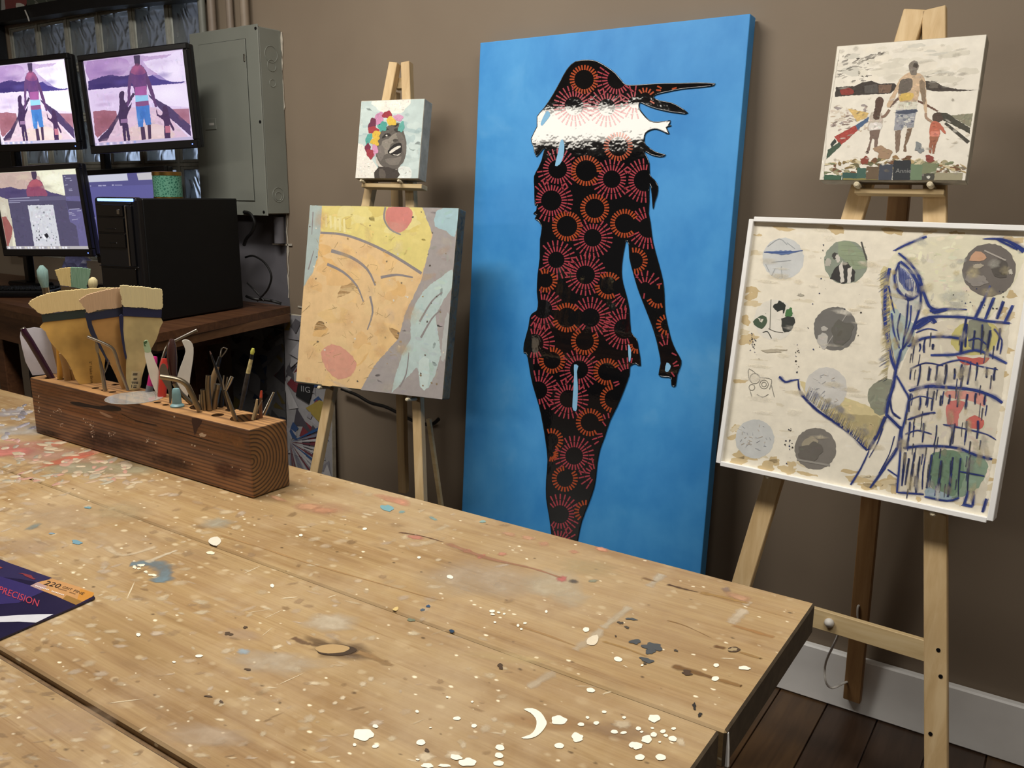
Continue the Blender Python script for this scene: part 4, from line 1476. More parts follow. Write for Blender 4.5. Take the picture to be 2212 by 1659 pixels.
bs([(340, 885), (370, 912), (405, 905), (437, 900)], 0.006, 0.002)
bs([(437, 900), (448, 965), (520, 1045), (620, 1115), (700, 1170), (790, 1262)], 0.003, 0.006)
bs([(450, 975), (530, 1055), (640, 1130), (760, 1215)], 0.004)
bs([(905, 330), (885, 420), (880, 540), (888, 660), (910, 780), (935, 850)], 0.006)
bs([(915, 560), (925, 650), (955, 740)], 0.003)
bs([(965, 745), (940, 840), (925, 930), (900, 1010), (888, 1085)], 0.005)
bs([(888, 1080), (920, 1110), (960, 1150)], 0.006)
bs([(885, 1090), (840, 1190), (795, 1262)], 0.006, 0.004)
bs([(800, 1265), (760, 1350), (705, 1440)], 0.002, 0.004)
bs([(965, 1140), (945, 1250), (880, 1350), (805, 1455)], 0.005, 0.003)
bs([(950, 252), (1005, 300), (1055, 370), (1078, 450), (1108, 525), (1150, 548)], 0.004, 0.007)
bs([(1110, 550), (1190, 540), (1300, 542)], 0.006, 0.003)
bs([(955, 300), (930, 370), (945, 440), (990, 490)], 0.004)
bs([(960, 295), (1010, 340), (1050, 410), (1045, 470), (1000, 490)], 0.005)
A.poly([(985, 460), (1015, 470), (1030, 490), (1000, 500), (985, 485)], '#1f2d6a', 0)
A.poly([(960, 330), (1000, 350), (1030, 420), (1000, 450), (960, 400)], '#8e94b4', 2)
A.poly([(985, 395), (1020, 385), (1030, 420), (1005, 440)], '#e3e0d4', 2)
A.up()
for k in range(12):
    bs([(950 + k * 7, 310 + k * 8), (955 + k * 6, 400 + k * 7)], 0.0012)
bs([(1060, 400), (1065, 500), (1040, 600), (1000, 700), (965, 750)], 0.004)
bs([(1000, 500), (990, 620), (970, 740)], 0.003)
bs([(930, 240), (1000, 205), (1095, 168)], 0.003, 0.005)
bs([(1390, 180), (1480, 182), (1550, 212), (1594, 245)], 0.002, 0.010)
bs([(1450, 180), (1560, 235)], 0.004)
for pts, w in [([(1040, 612), (1110, 580), (1300, 582), (1400, 600), (1520, 612)], 0.005), ([(1000, 730), (1075, 690), (1180, 680), (1275, 692)], 0.005), ([(1115, 775), (1240, 772), (1340, 750), (1420, 775), (1505, 818)], 0.005),
               ([(1005, 958), (1100, 935), (1200, 940), (1330, 952), (1430, 985), (1482, 1020)], 0.006), ([(1000, 1105), (1080, 1078), (1140, 1070)], 0.004), ([(975, 1250), (1100, 1240), (1250, 1250), (1340, 1285), (1430, 1308)], 0.005),
               ([(945, 1478), (1080, 1488)], 0.004), ([(1085, 1500), (1200, 1522), (1260, 1505)], 0.004), ([(1280, 1540), (1330, 1550)], 0.006), ([(940, 880), (985, 960), (1003, 1000), (985, 1100), (965, 1180), (958, 1300), (942, 1480)], 0.004),
               ([(1030, 640), (1110, 590), (1140, 610)], 0.008), ([(895, 1360), (945, 1395)], 0.003), ([(1260, 1370), (1390, 1395)], 0.003), ([(905, 1000), (920, 1070), (960, 1100)], 0.003)]:
    bs(pts, w)
for x0, x1, y0, y1, st in [(1015, 1470, 815, 925, 40), (1015, 1440, 962, 1060, 38), (1010, 1400, 1110, 1235, 66), (985, 1100, 1280, 1470, 24), (1120, 1340, 1290, 1490, 44), (1300, 1500, 620, 760, 46), (1060, 1130, 690, 770, 34)]:
    x = x0
    while x < x1:
        s = rnd.uniform(-0.16, -0.06)
        ya, yb = y0 + rnd.uniform(-8, 30), y1 + rnd.uniform(-35, 12)
        bs([(x, ya), (x + s * (yb - ya) * 0.5 + rnd.uniform(-5, 5), (ya + yb) / 2), (x + s * (yb - ya), yb)], rnd.uniform(0.002, 0.0045), rnd.uniform(0.001, 0.004), rnd.choice(['#2c345c', '#333a58', '#28356e', '#3b3f58']))
        x += st * rnd.uniform(0.8, 1.3)
for pts in [[(1420, 420), (1385, 500), (1340, 590)], [(1490, 500), (1455, 590)], [(1535, 520), (1495, 605)], [(1440, 480), (1395, 590)], [(1300, 580), (1278, 690), (1270, 770)], [(1110, 600), (1045, 640)], [(1310, 1470), (1285, 1540)], [(1335, 1470), (1330, 1545)], [(1400, 1510), (1380, 1580)]]:
    bs(pts, 0.004, 0.005)
for pts, w in [([(1010, 845), (1090, 815), (1180, 830)], 0.003), ([(1150, 830), (1260, 800), (1360, 830), (1460, 850)], 0.003), ([(1000, 1010), (1060, 985), (1130, 1000)], 0.0025), ([(1180, 1130), (1280, 1150), (1400, 1180), (1450, 1210)], 0.003), ([(985, 1180), (1050, 1160), (1120, 1180)], 0.003), ([(1130, 560), (1200, 545)], 0.005), ([(1040, 660), (1100, 640), (1150, 650)], 0.003),
               ([(1310, 700), (1360, 690), (1400, 720)], 0.003), ([(1440, 640), (1480, 700), (1470, 770)], 0.003), ([(900, 420), (915, 500), (930, 560)], 0.003), ([(960, 560), (945, 640), (955, 700)], 0.0025), ([(1015, 520), (1010, 600), (985, 680)], 0.0025), ([(870, 1150), (840, 1230), (800, 1300)], 0.002), ([(930, 1190), (900, 1290), (850, 1380)], 0.002)]:
    bs(pts, w, w * 0.6)
for k in range(70):
    x, y = rnd.uniform(990, 1450), rnd.uniform(640, 1480)
    if x > 1590 - (y - 100) * 0.115 - 60:
        continue
    bs([(x, y), (x - 4, y + rnd.uniform(15, 40)), (x - 8, y + rnd.uniform(45, 75))], rnd.uniform(0.0012, 0.0028), 0.001, rnd.choice(['#3a4060', '#4a4c58', '#55524e', '#2c3a78', '#6a655c']))
# grey, tan and ochre shading between the folds
for k in range(60):
    x, y = rnd.uniform(960, 1500), rnd.uniform(600, 1500)
    if x > 1590 - (y - 100) * 0.115 - 40:
        continue
    A.wash(x, y, rnd.uniform(10, 30), rnd.uniform(20, 60), rnd.choice(['#c4b592', '#b9ad98', '#cdbf9c', '#aaa6a0', '#efeade', '#d8c9a2', '#9c9893']), rnd.uniform(0.2, 0.45), rnd.uniform(-0.1, 0.3))
for k in range(22):
    x, y = rnd.uniform(900, 1540), rnd.uniform(180, 560)
    A.wash(x, y, rnd.uniform(20, 60), rnd.uniform(12, 40), rnd.choice(['#e2d7b2', '#f2ecda', '#d6d4c8', '#dccfa6', '#cfd2cc']), rnd.uniform(0.25, 0.5), rnd.uniform(-0.3, 0.3))
for k in range(40):
    x, y = rnd.uniform(120, 900), rnd.uniform(130, 1330)
    A.wash(x, y, rnd.uniform(20, 80), rnd.uniform(6, 22), rnd.choice(['#f4efe2', '#f0ead9', '#e6dcc4', '#ddd2b8']), rnd.uniform(0.25, 0.5), 0.1)
for k in range(14):
    t = rnd.random()
    A.wash(500 + 330 * t, 1000 + 220 * t - rnd.uniform(0, 60), rnd.uniform(15, 40), rnd.uniform(10, 30), rnd.choice(['#d2c290', '#a9a9a8', '#b9ab84', '#8b90a8']), rnd.uniform(0.2, 0.4), 0.7)
for k in range(14):
    t = rnd.random()
    A.wash(885 + 20 * math.sin(t * 3) - rnd.uniform(-40, 30), 340 + 520 * t, rnd.uniform(10, 24), rnd.uniform(14, 40), rnd.choice(['#cdbb80', '#b9ad80', '#8f94a8', '#d9cc9c']), rnd.uniform(0.3, 0.5), 0.2)
# hair of the trunk: short hatching
for k in range(150):
    t = rnd.random()
    x, y = 470 + 320 * t, 985 + 270 * t
    L = rnd.uniform(20, 60)
    A.line([(x, y), (x + L * 0.35 + 5, y - L)], 0.0009, rnd.choice(['#5d6486', '#8d8a72', '#b9a874', '#4a5486', '#d8cda8']), 0.0003, lvl=A.l)
for k in range(130):
    t = rnd.random()
    x, y = 888 + 20 * math.sin(t * 3), 340 + 560 * t
    L = rnd.uniform(15, 50)
    A.line([(x, y), (x - L, y + L * 0.6)], 0.0009, rnd.choice(['#5d6486', '#b5a876', '#c9bd92', '#7a7f9a']), 0.0003, lvl=A.l)
for k in range(90):
    x, y = rnd.choice([(435 + rnd.gauss(0, 8), rnd.uniform(690, 870)), (560 + rnd.gauss(0, 14), rnd.uniform(150, 470)), (rnd.uniform(1200, 1500), rnd.uniform(430, 540)), (390 + rnd.gauss(0, 10), rnd.uniform(1150, 1340)), (rnd.uniform(200, 760), rnd.uniform(350, 800)), (205 + rnd.gauss(0, 8), rnd.uniform(650, 760))])
    A.disc(x, y, rnd.uniform(1.5, 4.5), rnd.choice(['#3a3d4a', '#45403a', '#2f3a66']), 6, lvl=A.l)
A.blob(450, 467, 18, 6, '#b5b0a0', rnd, 0.2)
A.blob(312, 752, 62, 9, '#bdb4a0', rnd, 0.3)
eleph = make_picture('elephant_picture', 'square white-framed mixed media picture of an elephant head in blue strokes', F_ELEPH, EW, EH, 0.030, plain('birch_panel', '#d8caa8', 0.7), A, body='panel')
fw = 0.010
fm = [((0, EH / 2), (fw, EH)), ((EW, EH / 2), (fw, EH)), ((EW / 2, 0), (EW - fw, fw)), ((EW / 2, EH), (EW - fw, fw))]
for (cx, cy), (sx, sy) in fm:
    MB().box(F_ELEPH.p(cx, cy, -0.014), (sx, sy, 0.048), 0.001, (F_ELEPH.x, F_ELEPH.y, F_ELEPH.n)).build('frame_rail', M['white_paint'], eleph)

# ---------------------------------------------------------------- beach family collage
T4 = crop(1720, 0, 0.25322)
rnd = random.Random(8)
A = Art(F_BEACH, T4, 0.000014, 0.254, 0.254)
A.poly([(352, 395), (1625, 287), (1452, 1553), (192, 1535)], '#ece7da')
A.rough, A.dab, A.dsize, A.dtone = 0.0006, 0.7, 0.0032, 0.3
lv = A.up()
for k in range(40):
    A.blob(rnd.uniform(400, 1560), rnd.uniform(380, 680), rnd.uniform(30, 120), rnd.uniform(10, 40), rnd.choice(['#ebe5d6', '#dcd7c8', '#e4dfd0', '#d5d2c6']), rnd, 0.3, 10, -0.1, lv)
for k in range(46):
    A.blob(rnd.uniform(350, 620), rnd.uniform(470, 700), rnd.uniform(4, 40), rnd.uniform(2, 9), rnd.choice(['#b6b1a6', '#8d8880', '#c9c4b8', '#55504a', '#a39e94']), rnd, 0.3, 8, rnd.uniform(-0.4, 0.2), lv)
for k in range(24):
    t = rnd.random()
    A.blob(500 + 240 * t, 540 - 90 * t + rnd.uniform(-18, 18), rnd.uniform(10, 34), rnd.uniform(3, 9), rnd.choice(['#9c978d', '#b8b3a8', '#7d786f']), rnd, 0.3, 8, -0.4, lv)
A.poly([(340, 742), (500, 735), (560, 705), (640, 690), (720, 715), (840, 710), (870, 750), (800, 798), (600, 808), (420, 818), (328, 826)], '#433d39', 0)
A.poly([(375, 765), (440, 748), (490, 770), (480, 805), (390, 808)], '#8c3f38', 2)
A.poly([(580, 735), (690, 715), (700, 790), (585, 795)], '#5c5854', 0)
A.poly([(700, 725), (820, 720), (800, 790), (705, 795)], '#7a6354', 0)
A.poly([(1100, 690), (1190, 700), (1260, 738), (1400, 764), (1550, 768), (1400, 778), (1200, 780), (1110, 765)], '#4a433d', 0)
A.blob(1170, 725, 50, 25, '#6c655c', rnd, 0.3)
# sand, rails and patches
lv = A.up()
for k in range(70):
    A.blob(rnd.uniform(310, 600), rnd.uniform(900, 1120), rnd.uniform(6, 36), rnd.uniform(3, 12), rnd.choice(['#b9a8a0', '#d5c9bb', '#a49a98', '#c9b9a4', '#8f8078', '#ddd3c2']), rnd, 0.3, 8, rnd.uniform(-0.4, 0.2), lv)
A.poly([(440, 925), (620, 965), (600, 1000), (520, 1040)], '#d6b878', 0)
A.poly([(500, 1075), (620, 995), (612, 1035), (520, 1112)], '#51698a', 0)
A.poly([(325, 1165), (505, 1070), (525, 1112), (440, 1190), (378, 1240)], '#a84a42', 0)
A.poly([(268, 1280), (370, 1212), (384, 1240), (300, 1320), (256, 1362)], '#46594a', 0)
A.poly([(290, 1230), (330, 1180), (345, 1215), (300, 1255)], '#3d4440', 0)
A.poly([(1320, 985), (1505, 965), (1490, 1085), (1400, 1040)], '#8f8d78', 0)
A.poly([(1195, 955), (1290, 965), (1380, 1030), (1482, 1090), (1484, 1142), (1350, 1072), (1260, 1030), (1210, 1000)], '#4c4a40', 0)
A.poly([(1035, 852), (1100, 880), (1215, 945), (1200, 955), (1110, 905), (1040, 870)], '#6d5145', 0)
A.line([(1270, 1050), (1350, 1115), (1470, 1215)], 0.004, '#4a4740', 0.006)
A.poly([(790, 900), (880, 820), (885, 840), (800, 920)], '#6d5850', 0)
# father
A.poly([(965, 620), (1025, 620), (1085, 650), (1105, 720), (1108, 830), (1118, 950), (1098, 960), (1080, 870), (1050, 770), (1030, 870), (885, 880), (868, 780), (840, 840), (800, 915), (772, 895), (825, 790), (880, 680), (925, 640)], '#cdb395', 2)
A.poly([(900, 680), (985, 670), (990, 740), (950, 790), (870, 800), (880, 720)], '#6d655d', 2)
A.poly([(1050, 690), (1095, 700), (1105, 860), (1085, 890), (1060, 790)], '#8e7c68', 2)
A.poly([(900, 800), (1000, 795), (985, 850), (880, 860)], '#d6b766', 2)
A.poly([(960, 560), (985, 525), (1025, 520), (1045, 560), (1030, 605), (1025, 640), (985, 640), (968, 605)], '#7f776c', 2)
A.blob(1020, 555, 22, 24, '#4d463e', rnd, 0.2)
A.poly([(878, 870), (1030, 865), (1028, 930), (850, 940)], '#dcdacb', 0)
A.poly([(850, 940), (1028, 930), (1000, 1085), (945, 1090), (930, 1050), (900, 1112), (835, 1112)], '#9d9fa6', 0)
A.poly([(860, 950), (1025, 930), (1010, 965), (870, 975)], '#51586a', 2)
for k in range(16):
    A.blob(rnd.uniform(860, 1000), rnd.uniform(980, 1080), rnd.uniform(8, 24), rnd.uniform(5, 14), rnd.choice(['#62687a', '#d2d2cc', '#7d828e', '#b9bab8']), rnd, 0.3, 8, 0, A.l)
A.poly([(842, 1118), (892, 1108), (888, 1190), (880, 1280), (850, 1305), (845, 1230)], '#857263', 0)
A.poly([(945, 1100), (990, 1090), (965, 1180), (935, 1240), (940, 1295), (912, 1290), (925, 1210)], '#7d6855', 0)
# girl at the left
A.poly([(640, 960), (730, 965), (725, 1100), (635, 1115), (605, 1100), (625, 1030)], '#c4b9ac', 2)
A.poly([(630, 1050), (725, 1050), (722, 1105), (625, 1112)], '#dcd8d2', 2)
A.poly([(675, 860), (705, 828), (742, 840), (742, 890), (718, 960), (705, 1020), (655, 1010), (672, 920)], '#5b473e', 2)
A.poly([(628, 1115), (720, 1105), (698, 1180), (690, 1270), (665, 1290), (668, 1190), (650, 1180), (622, 1290), (595, 1305), (628, 1200)], '#7d6a5f', 0)
A.line([(725, 1000), (760, 985), (795, 935)], 0.005, '#8a7263', 0.005)
A.blob(605, 1298, 15, 12, '#503c36', rnd)
# girl at the right
A.poly([(1150, 1040), (1222, 1045), (1275, 1130), (1262, 1140), (1225, 1100), (1222, 1165), (1140, 1165)], '#c0705a', 2)
A.poly([(1150, 1120), (1225, 1120), (1220, 1165), (1140, 1168)], '#d98c78', 0)
A.poly([(1138, 1165), (1220, 1165), (1190, 1240), (1178, 1310), (1160, 1310), (1162, 1230), (1150, 1310), (1132, 1300)], '#a06a52', 0)
A.blob(1205, 1000, 42, 44, '#57483f', rnd, 0.12)
A.line([(1105, 965), (1110, 1005), (1160, 1040)], 0.004, '#a88d78', 0.004)
A.blob(1140, 1360, 40, 32, '#8e4a42', rnd, 0.3)
# collage along the foot
lv = A.up()
for k in range(120):
    x = rnd.uniform(250, 1440)
    y = rnd.uniform(1330 + abs(x - 800) * 0.12, 1500)
    A.blob(x, y, rnd.uniform(10, 46), rnd.uniform(5, 20), rnd.choice(['#b9a578', '#8c7850', '#6f6a4c', '#c9b48c', '#9a7a54', '#7d8464', '#a8a080', '#76563f', '#d2c6a4']), rnd, 0.35, 8, rnd.uniform(-0.5, 0.5), lv)
A.blob(740, 1300, 70, 50, '#a58a70', rnd, 0.3)
A.blob(585, 1370, 30, 40, '#8c4a3c', rnd, 0.3)
A.blob(1050, 1260, 34, 44, '#8b9092', rnd, 0.4)
A.up()
for (x0, y0, x1, y1, c) in [(395, 1470, 520, 1545, '#3b5a54'), (520, 1430, 600, 1530, '#46655a'), (240, 1490, 390, 1545, '#40604c'), (400, 1520, 700, 1552, '#8b8450'), (600, 1420, 710, 1530, '#6d5c48'), (975, 1400, 1080, 1550, '#71866a'), (1180, 1470, 1420, 1540, '#a09a80'), (1080, 1390, 1200, 1480, '#7e8668')]:
    A.poly([(x0, y0), (x1, y0 + 6), (x1 - 8, y1), (x0 - 6, y1)], c, 0, A.l)
A.up()
for (x0, y0, x1, y1, c) in [(712, 1402, 826, 1550, '#474c58'), (832, 1368, 982, 1545, '#33363a'), (1078, 1480, 1184, 1548, '#4d4c44')]:
    A.poly([(x0, y0), (x1, y0), (x1 - 12, y1), (x0 - 12, y1)], c, 0, A.l)
A.up()
o2 = F_BEACH.from_px(*T4([(846, 1475)])[0])
text_mesh(A.mb, F_BEACH, 'Annie', o2, 0.0115, srgb('#8b8c8a'), A.l * A.step, fit=0.0265)
A.blob(1128, 1512, 16, 14, '#cfcfc4', rnd)
A.poly([(205, 1545), (250, 1000), (360, 420), (372, 420), (262, 1080), (232, 1545)], '#e9e5d8', 0)
for k in range(60):
    A.wash(rnd.uniform(330, 1500), rnd.uniform(830, 1500), rnd.uniform(8, 40), rnd.uniform(5, 18), rnd.choice(['#ece8dc', '#b9b2a4', '#d6cfc0', '#8f8778', '#e4dccb']), rnd.uniform(0.25, 0.6), rnd.uniform(-0.6, 0.6))
for k in range(26):
    A.wash(rnd.uniform(380, 1560), rnd.uniform(380, 760), rnd.uniform(20, 90), rnd.uniform(8, 30), rnd.choice(['#f0ece2', '#cfccc2', '#b9b5aa', '#e2ded2']), rnd.uniform(0.2, 0.5), -0.15)
beach = make_picture('beach_collage', 'square collage canvas of a father and two girls, on the right easel head', F_BEACH, 0.254, 0.254, 0.045, M['canvas_edge'], A)

# ---------------------------------------------------------------- laughing face canvas
T6 = crop(600, 100, 0.24110)
rnd = random.Random(4)
LW, LH = 0.198, 0.213
A = Art(F_LAUGH, T6, 0.000014, LW, LH)
A.poly([(748, 495), (1320, 463), (1257, 1190), (688, 1185)], '#c0d0ce')
A.rough, A.dab, A.dsize, A.dtone = 0.0005, 0.5, 0.0035, 0.22
lv = A.up()
for k in range(26):
    A.blob(rnd.uniform(720, 1300), rnd.uniform(490, 1170), rnd.uniform(30, 110), rnd.uniform(20, 60), rnd.choice(['#c6d5d2', '#b3c6c6', '#c9d8d6', '#aec3c4']), rnd, 0.3, 10, 0, lv)
for k in range(24):
    A.wash(rnd.uniform(730, 1290), rnd.uniform(490, 1170), rnd.uniform(20, 60), rnd.uniform(20, 50), rnd.choice(['#e9eeea', '#b3c8c9', '#d6e0de']), rnd.uniform(0.15, 0.35), 0)
A.poly([(845, 492), (1190, 475), (1140, 560), (1100, 600), (930, 590), (880, 545)], '#eeeae0', 2)
A.poly([(698, 900), (760, 880), (840, 1010), (905, 1110), (890, 1188), (690, 1188), (690, 1100)], '#e9e6dd', 2)
A.poly([(1075, 1080), (1180, 1085), (1200, 1140), (1180, 1188), (1070, 1190)], '#dfe5e0', 2)
A.poly([(905, 780), (960, 730), (1040, 690), (1095, 690), (1130, 770), (1152, 860), (1150, 960), (1125, 1040), (1078, 1095), (1068, 1186), (868, 1186), (902, 1120), (893, 1050), (880, 980), (890, 890)], '#615b55', 2)
A.poly([(935, 850), (990, 830), (1030, 790), (1070, 780), (1075, 840), (1010, 880), (990, 960), (930, 960)], '#8b847a', 2)
A.poly([(900, 900), (940, 890), (960, 960), (920, 1030), (892, 970)], '#77706a', 2)
A.poly([(1060, 790), (1110, 780), (1145, 870), (1140, 980), (1110, 900)], '#6f6861', 2)
A.poly([(960, 1010), (1060, 1000), (1110, 985), (1080, 1060), (1000, 1060)], '#7a736b', 2)
A.poly([(985, 940), (1040, 880), (1095, 865), (1112, 890), (1105, 960), (1060, 985), (1005, 968)], '#241f1d', 2)
A.poly([(1000, 945), (1050, 905), (1095, 890), (1100, 905), (1050, 935), (1010, 960)], '#e2ddd2', 2)
A.poly([(1030, 968), (1070, 972), (1105, 955), (1075, 982)], '#cfc9be', 2)
A.poly([(930, 828), (960, 785), (1000, 780), (1015, 800), (975, 812)], '#2e2926', 2)
A.poly([(1040, 740), (1095, 735), (1115, 760), (1060, 768)], '#3a3430', 2)
A.poly([(950, 745), (985, 735), (1000, 742), (960, 756)], '#2e2926', 0)
A.poly([(1040, 712), (1075, 695), (1085, 705), (1050, 722)], '#2e2926', 0)
A.blob(1055, 842, 26, 12, '#4a443f', rnd)
A.blob(975, 800, 8, 7, '#d6d0c6', rnd)
A.poly([(885, 990), (915, 1055), (975, 1095), (1066, 1103), (1050, 1113), (980, 1118), (915, 1085), (880, 1040)], '#c5beb4', 2)
A.poly([(905, 1080), (1075, 1110), (1068, 1186), (868, 1186)], '#423b36', 2)
A.poly([(910, 1100), (960, 1115), (965, 1186), (915, 1186)], '#5f574f', 2)
A.up()
for cx, cy, rx, ry, c in [(905, 650, 42, 62, '#c98cb0'), (982, 612, 40, 36, '#9a3440'), (1080, 640, 50, 28, '#d09aba'), (1018, 672, 46, 38, '#dcb94a'), (845, 700, 34, 60, '#6c2f48'), (940, 718, 36, 52, '#4fa096'), (855, 752, 46, 36, '#a33c44'), (1108, 722, 30, 44, '#63aaa0'), (882, 800, 40, 40, '#dcb748'), (815, 832, 28, 52, '#58a59c'), (868, 860, 36, 34, '#d8b344'), (808, 912, 28, 40, '#7c2c46'), (868, 930, 32, 44, '#cf93b4'), (830, 965, 34, 44, '#9c3844')]:
    A.blob(cx, cy, rx, ry, c, rnd, 0.22, 14, 0.2)
laugh = make_picture('laughing_face_canvas', 'small pale blue canvas of a laughing face with bright flowers in the hair', F_LAUGH, LW, LH, 0.045, M['canvas_edge'], A)

# ---------------------------------------------------------------- yellow and grey pop canvas (plain colour fields)
T7 = crop(620, 420, 0.28926)
rnd = random.Random(9)
PW, PH = 0.471, 0.508
A = Art(F_POP, T7, 0.000014, PW, PH)
A.poly([(170, 82), (1283, 95), (1165, 1545), (68, 1395)], '#e2c08e')
A.rough, A.dab, A.dsize, A.dtone = 0.0012, 0.35, 0.012, 0.07
lv = A.up()
for k in range(44):
    A.blob(rnd.uniform(110, 900), rnd.uniform(350, 1400), rnd.uniform(40, 130), rnd.uniform(30, 80), rnd.choice(['#e6c28a', '#dfb67a', '#e4c491', '#e0b982', '#e2c088']), rnd, 0.3, 10, rnd.uniform(-1, 1), lv)
A.poly([(168, 82), (262, 86), (248, 280), (228, 470), (190, 590), (122, 690), (135, 400)], '#a9b7b4', 0)
A.poly([(262, 86), (1010, 90), (1086, 260), (1060, 430), (1008, 582), (880, 500), (740, 425), (560, 345), (400, 300), (256, 282)], '#dfcf82', 0)
lv = A.up()
for k in range(20):
    A.blob(rnd.uniform(300, 950), rnd.uniform(110, 300), rnd.uniform(40, 110), rnd.uniform(20, 50), rnd.choice(['#e2d48a', '#d9c676', '#e3d693']), rnd, 0.3, 10, 0, lv)
A.poly([(1008, 90), (1283, 95), (1165, 1545), (548, 1462), (650, 1280), (830, 1080), (885, 880), (1000, 650), (1088, 300)], '#a39c9a', 0)
A.poly([(1120, 120), (1281, 98), (1250, 320), (1190, 270), (1105, 240)], '#a6c3ca', 2)
A.poly([(1235, 560), (1232, 700), (1110, 900), (1150, 1190), (1060, 1440), (990, 1430), (970, 1290), (780, 1482), (870, 1170), (925, 1080), (925, 900), (1020, 720), (1150, 620)], '#b7c9c6', 2)
A.poly([(985, 1240), (1060, 1230), (1050, 1440), (1000, 1440)], '#c6d6d2', 2)
A.poly([(1180, 930), (1215, 900), (1190, 1200), (1150, 1230)], '#b3b5b3', 2)
A.poly([(760, 95), (900, 92), (940, 150), (900, 250), (830, 285), (755, 235), (735, 160)], '#d0837a', 2)
A.poly([(255, 1180), (330, 1120), (440, 1160), (520, 1260), (480, 1350), (380, 1380), (290, 1300)], '#d79c86', 2)
GR = '#8d8686'
A.line([(250, 285), (420, 300), (600, 360), (800, 460), (1005, 590)], 0.006, GR, 0.008)
A.line([(735, 95), (725, 180), (770, 260), (850, 300)], 0.006, GR, 0.004)
for pts, w in [([(330, 420), (480, 470), (600, 560), (660, 680)], 0.010), ([(300, 520), (420, 580), (520, 680), (570, 800)], 0.008), ([(620, 760), (640, 880), (600, 1010)], 0.007), ([(700, 620), (820, 600), (940, 620)], 0.008),
               ([(990, 950), (1080, 800), (1160, 730)], 0.006), ([(1000, 1070), (1080, 930), (1150, 860)], 0.006), ([(840, 1440), (890, 1340), (910, 1180)], 0.005), ([(195, 130), (185, 300)], 0.004), ([(160, 560), (200, 420)], 0.004)]:
    A.line(pts, w, GR, w * 0.5)
A.up()
for k in range(5):
    A.line([(290 + k * 34, 150 + k * 8), (295 + k * 34, 245 + k * 10)], 0.007, '#e6dba0', lvl=A.l)
for k in range(70):
    x, y = rnd.uniform(110, 1200), rnd.uniform(120, 1480)
    A.disc(x, y, rnd.uniform(2, 9), rnd.choice(['#5d554c', '#a58a5c', '#8c7a60', '#6f675f', '#ded6c4']), 7, lvl=A.l)
for k in range(60):
    x, y = rnd.uniform(130, 800), rnd.uniform(150, 1400)
    A.line([(x, y), (x + rnd.uniform(-40, 40), y + rnd.uniform(-40, 40)), (x + rnd.uniform(-50, 50), y + rnd.uniform(-50, 50))], 0.0008, rnd.choice(['#b49a6c', '#bfa878', '#a8946c']), lvl=A.l)
M['pop_edge'] = wood('dripped_canvas_edge', ('#2f4a55', '#6d6a58', '#4a6f82'), 'X', 1.0, 0.8, 6)
for k in range(36):
    A.wash(rnd.uniform(120, 1230), rnd.uniform(110, 1500), rnd.uniform(30, 110), rnd.uniform(30, 90), rnd.choice(['#ece2c8', '#e2bf8c', '#e6cf9c', '#d8cfc2', '#dfb78c']), rnd.uniform(0.12, 0.3), rnd.uniform(-0.5, 0.5))
pop = make_picture('pop_canvas', 'yellow, peach and grey canvas below the laughing face canvas', F_POP, PW, PH, 0.045, M['pop_edge'], A, bev=0.004)

# ================================================================== THE DESK CORNER
# ---------------------------------------------------------------- canvas on the header over the window
T1 = crop(0, 0, 0.10850)
F_HC = Frame((-4.55, -0.030, 2.004), (1, 0, 0), (0, 0.02, 1))
A = Art(F_HC, T1, 0.00015)
rnd = random.Random(2)
A.poly([(-600, -900), (20, 0), (40, 320), (-600, 330)], '#4a4c48')
A.poly([(20, -500), (160, -500), (160, 290), (30, 320)], '#b9b6b4', 0)
A.poly([(100, -400), (520, -400), (540, 60), (470, 130), (390, 240), (130, 270), (110, 150)], '#8a4a48', 2)
A.poly([(330, 60), (480, 90), (500, 200), (400, 240), (330, 180)], '#d8d5cc', 2)
A.poly([(520, -400), (1500, -700), (1480, 30), (1100, 60), (860, 140), (540, 205)], '#4d5348', 0)
for q in [[(700, 60), (900, 130)], [(880, -60), (960, 60)], [(640, -50), (800, 100)]]:
    A.line(q, 0.006, '#8b8d84', 0.002)
hc = thing('hanging_canvas', F_HC.p(0.5, 0, -0.01), 'red, white and green canvas standing on the header above the window', 'painting')
MB().box(F_HC.p(0.45, 0.17, -0.012), (1.02, 0.34, 0.022), 0.002, (F_HC.x, F_HC.y, F_HC.n)).build('canvas', M['black_matte'], hc)
A.mb.build('painted_image', M['print_matte'], hc)
# keep only what lies on the canvas
MB().tube([at_y(54, 22, -0.062), at_y(60, 36, -0.062), at_y(63, 46, -0.06)], 0.003, 6).build('hanging_string', M['cord_white'], hc)

# ---------------------------------------------------------------- electrical panel
M['panel_grey'] = plain('grey_enamel', '#7b7e76', 0.42, vary=0.05, vscale=6)
M['panel_dark'] = plain('grey_enamel_seam', '#3e413c', 0.6)
PX0, PX1, PZ0, PZ1 = -2.655, -2.304, 1.170, 1.776
ep = thing('electrical_panel', (-2.48, -0.05, PZ0), 'grey metal electrical panel on the wall above the computer tower', 'electrical panel')
MB().box(((PX0 + PX1) / 2 + 0.006, -0.048, (PZ0 + PZ1) / 2), (PX1 - PX0 - 0.014, 0.094, PZ1 - PZ0 - 0.012), 0.003).build('box', M['panel_grey'], ep)
MB().box(((PX0 + PX1) / 2, -0.0975, (PZ0 + PZ1) / 2), (PX1 - PX0, 0.005, PZ1 - PZ0), 0.0015).build('cover', M['panel_grey'], ep)
F_EP = Frame((0, -0.1005, 0), (1, 0, 0), (0, 0, 1))
dpx = F_EP.pxs([(436, 93), (530, 84), (546, 437), (470, 425)])
dx1, dz1 = dpx[1]
dx0, dz0 = PX0 + 0.05, PZ0 + 0.05
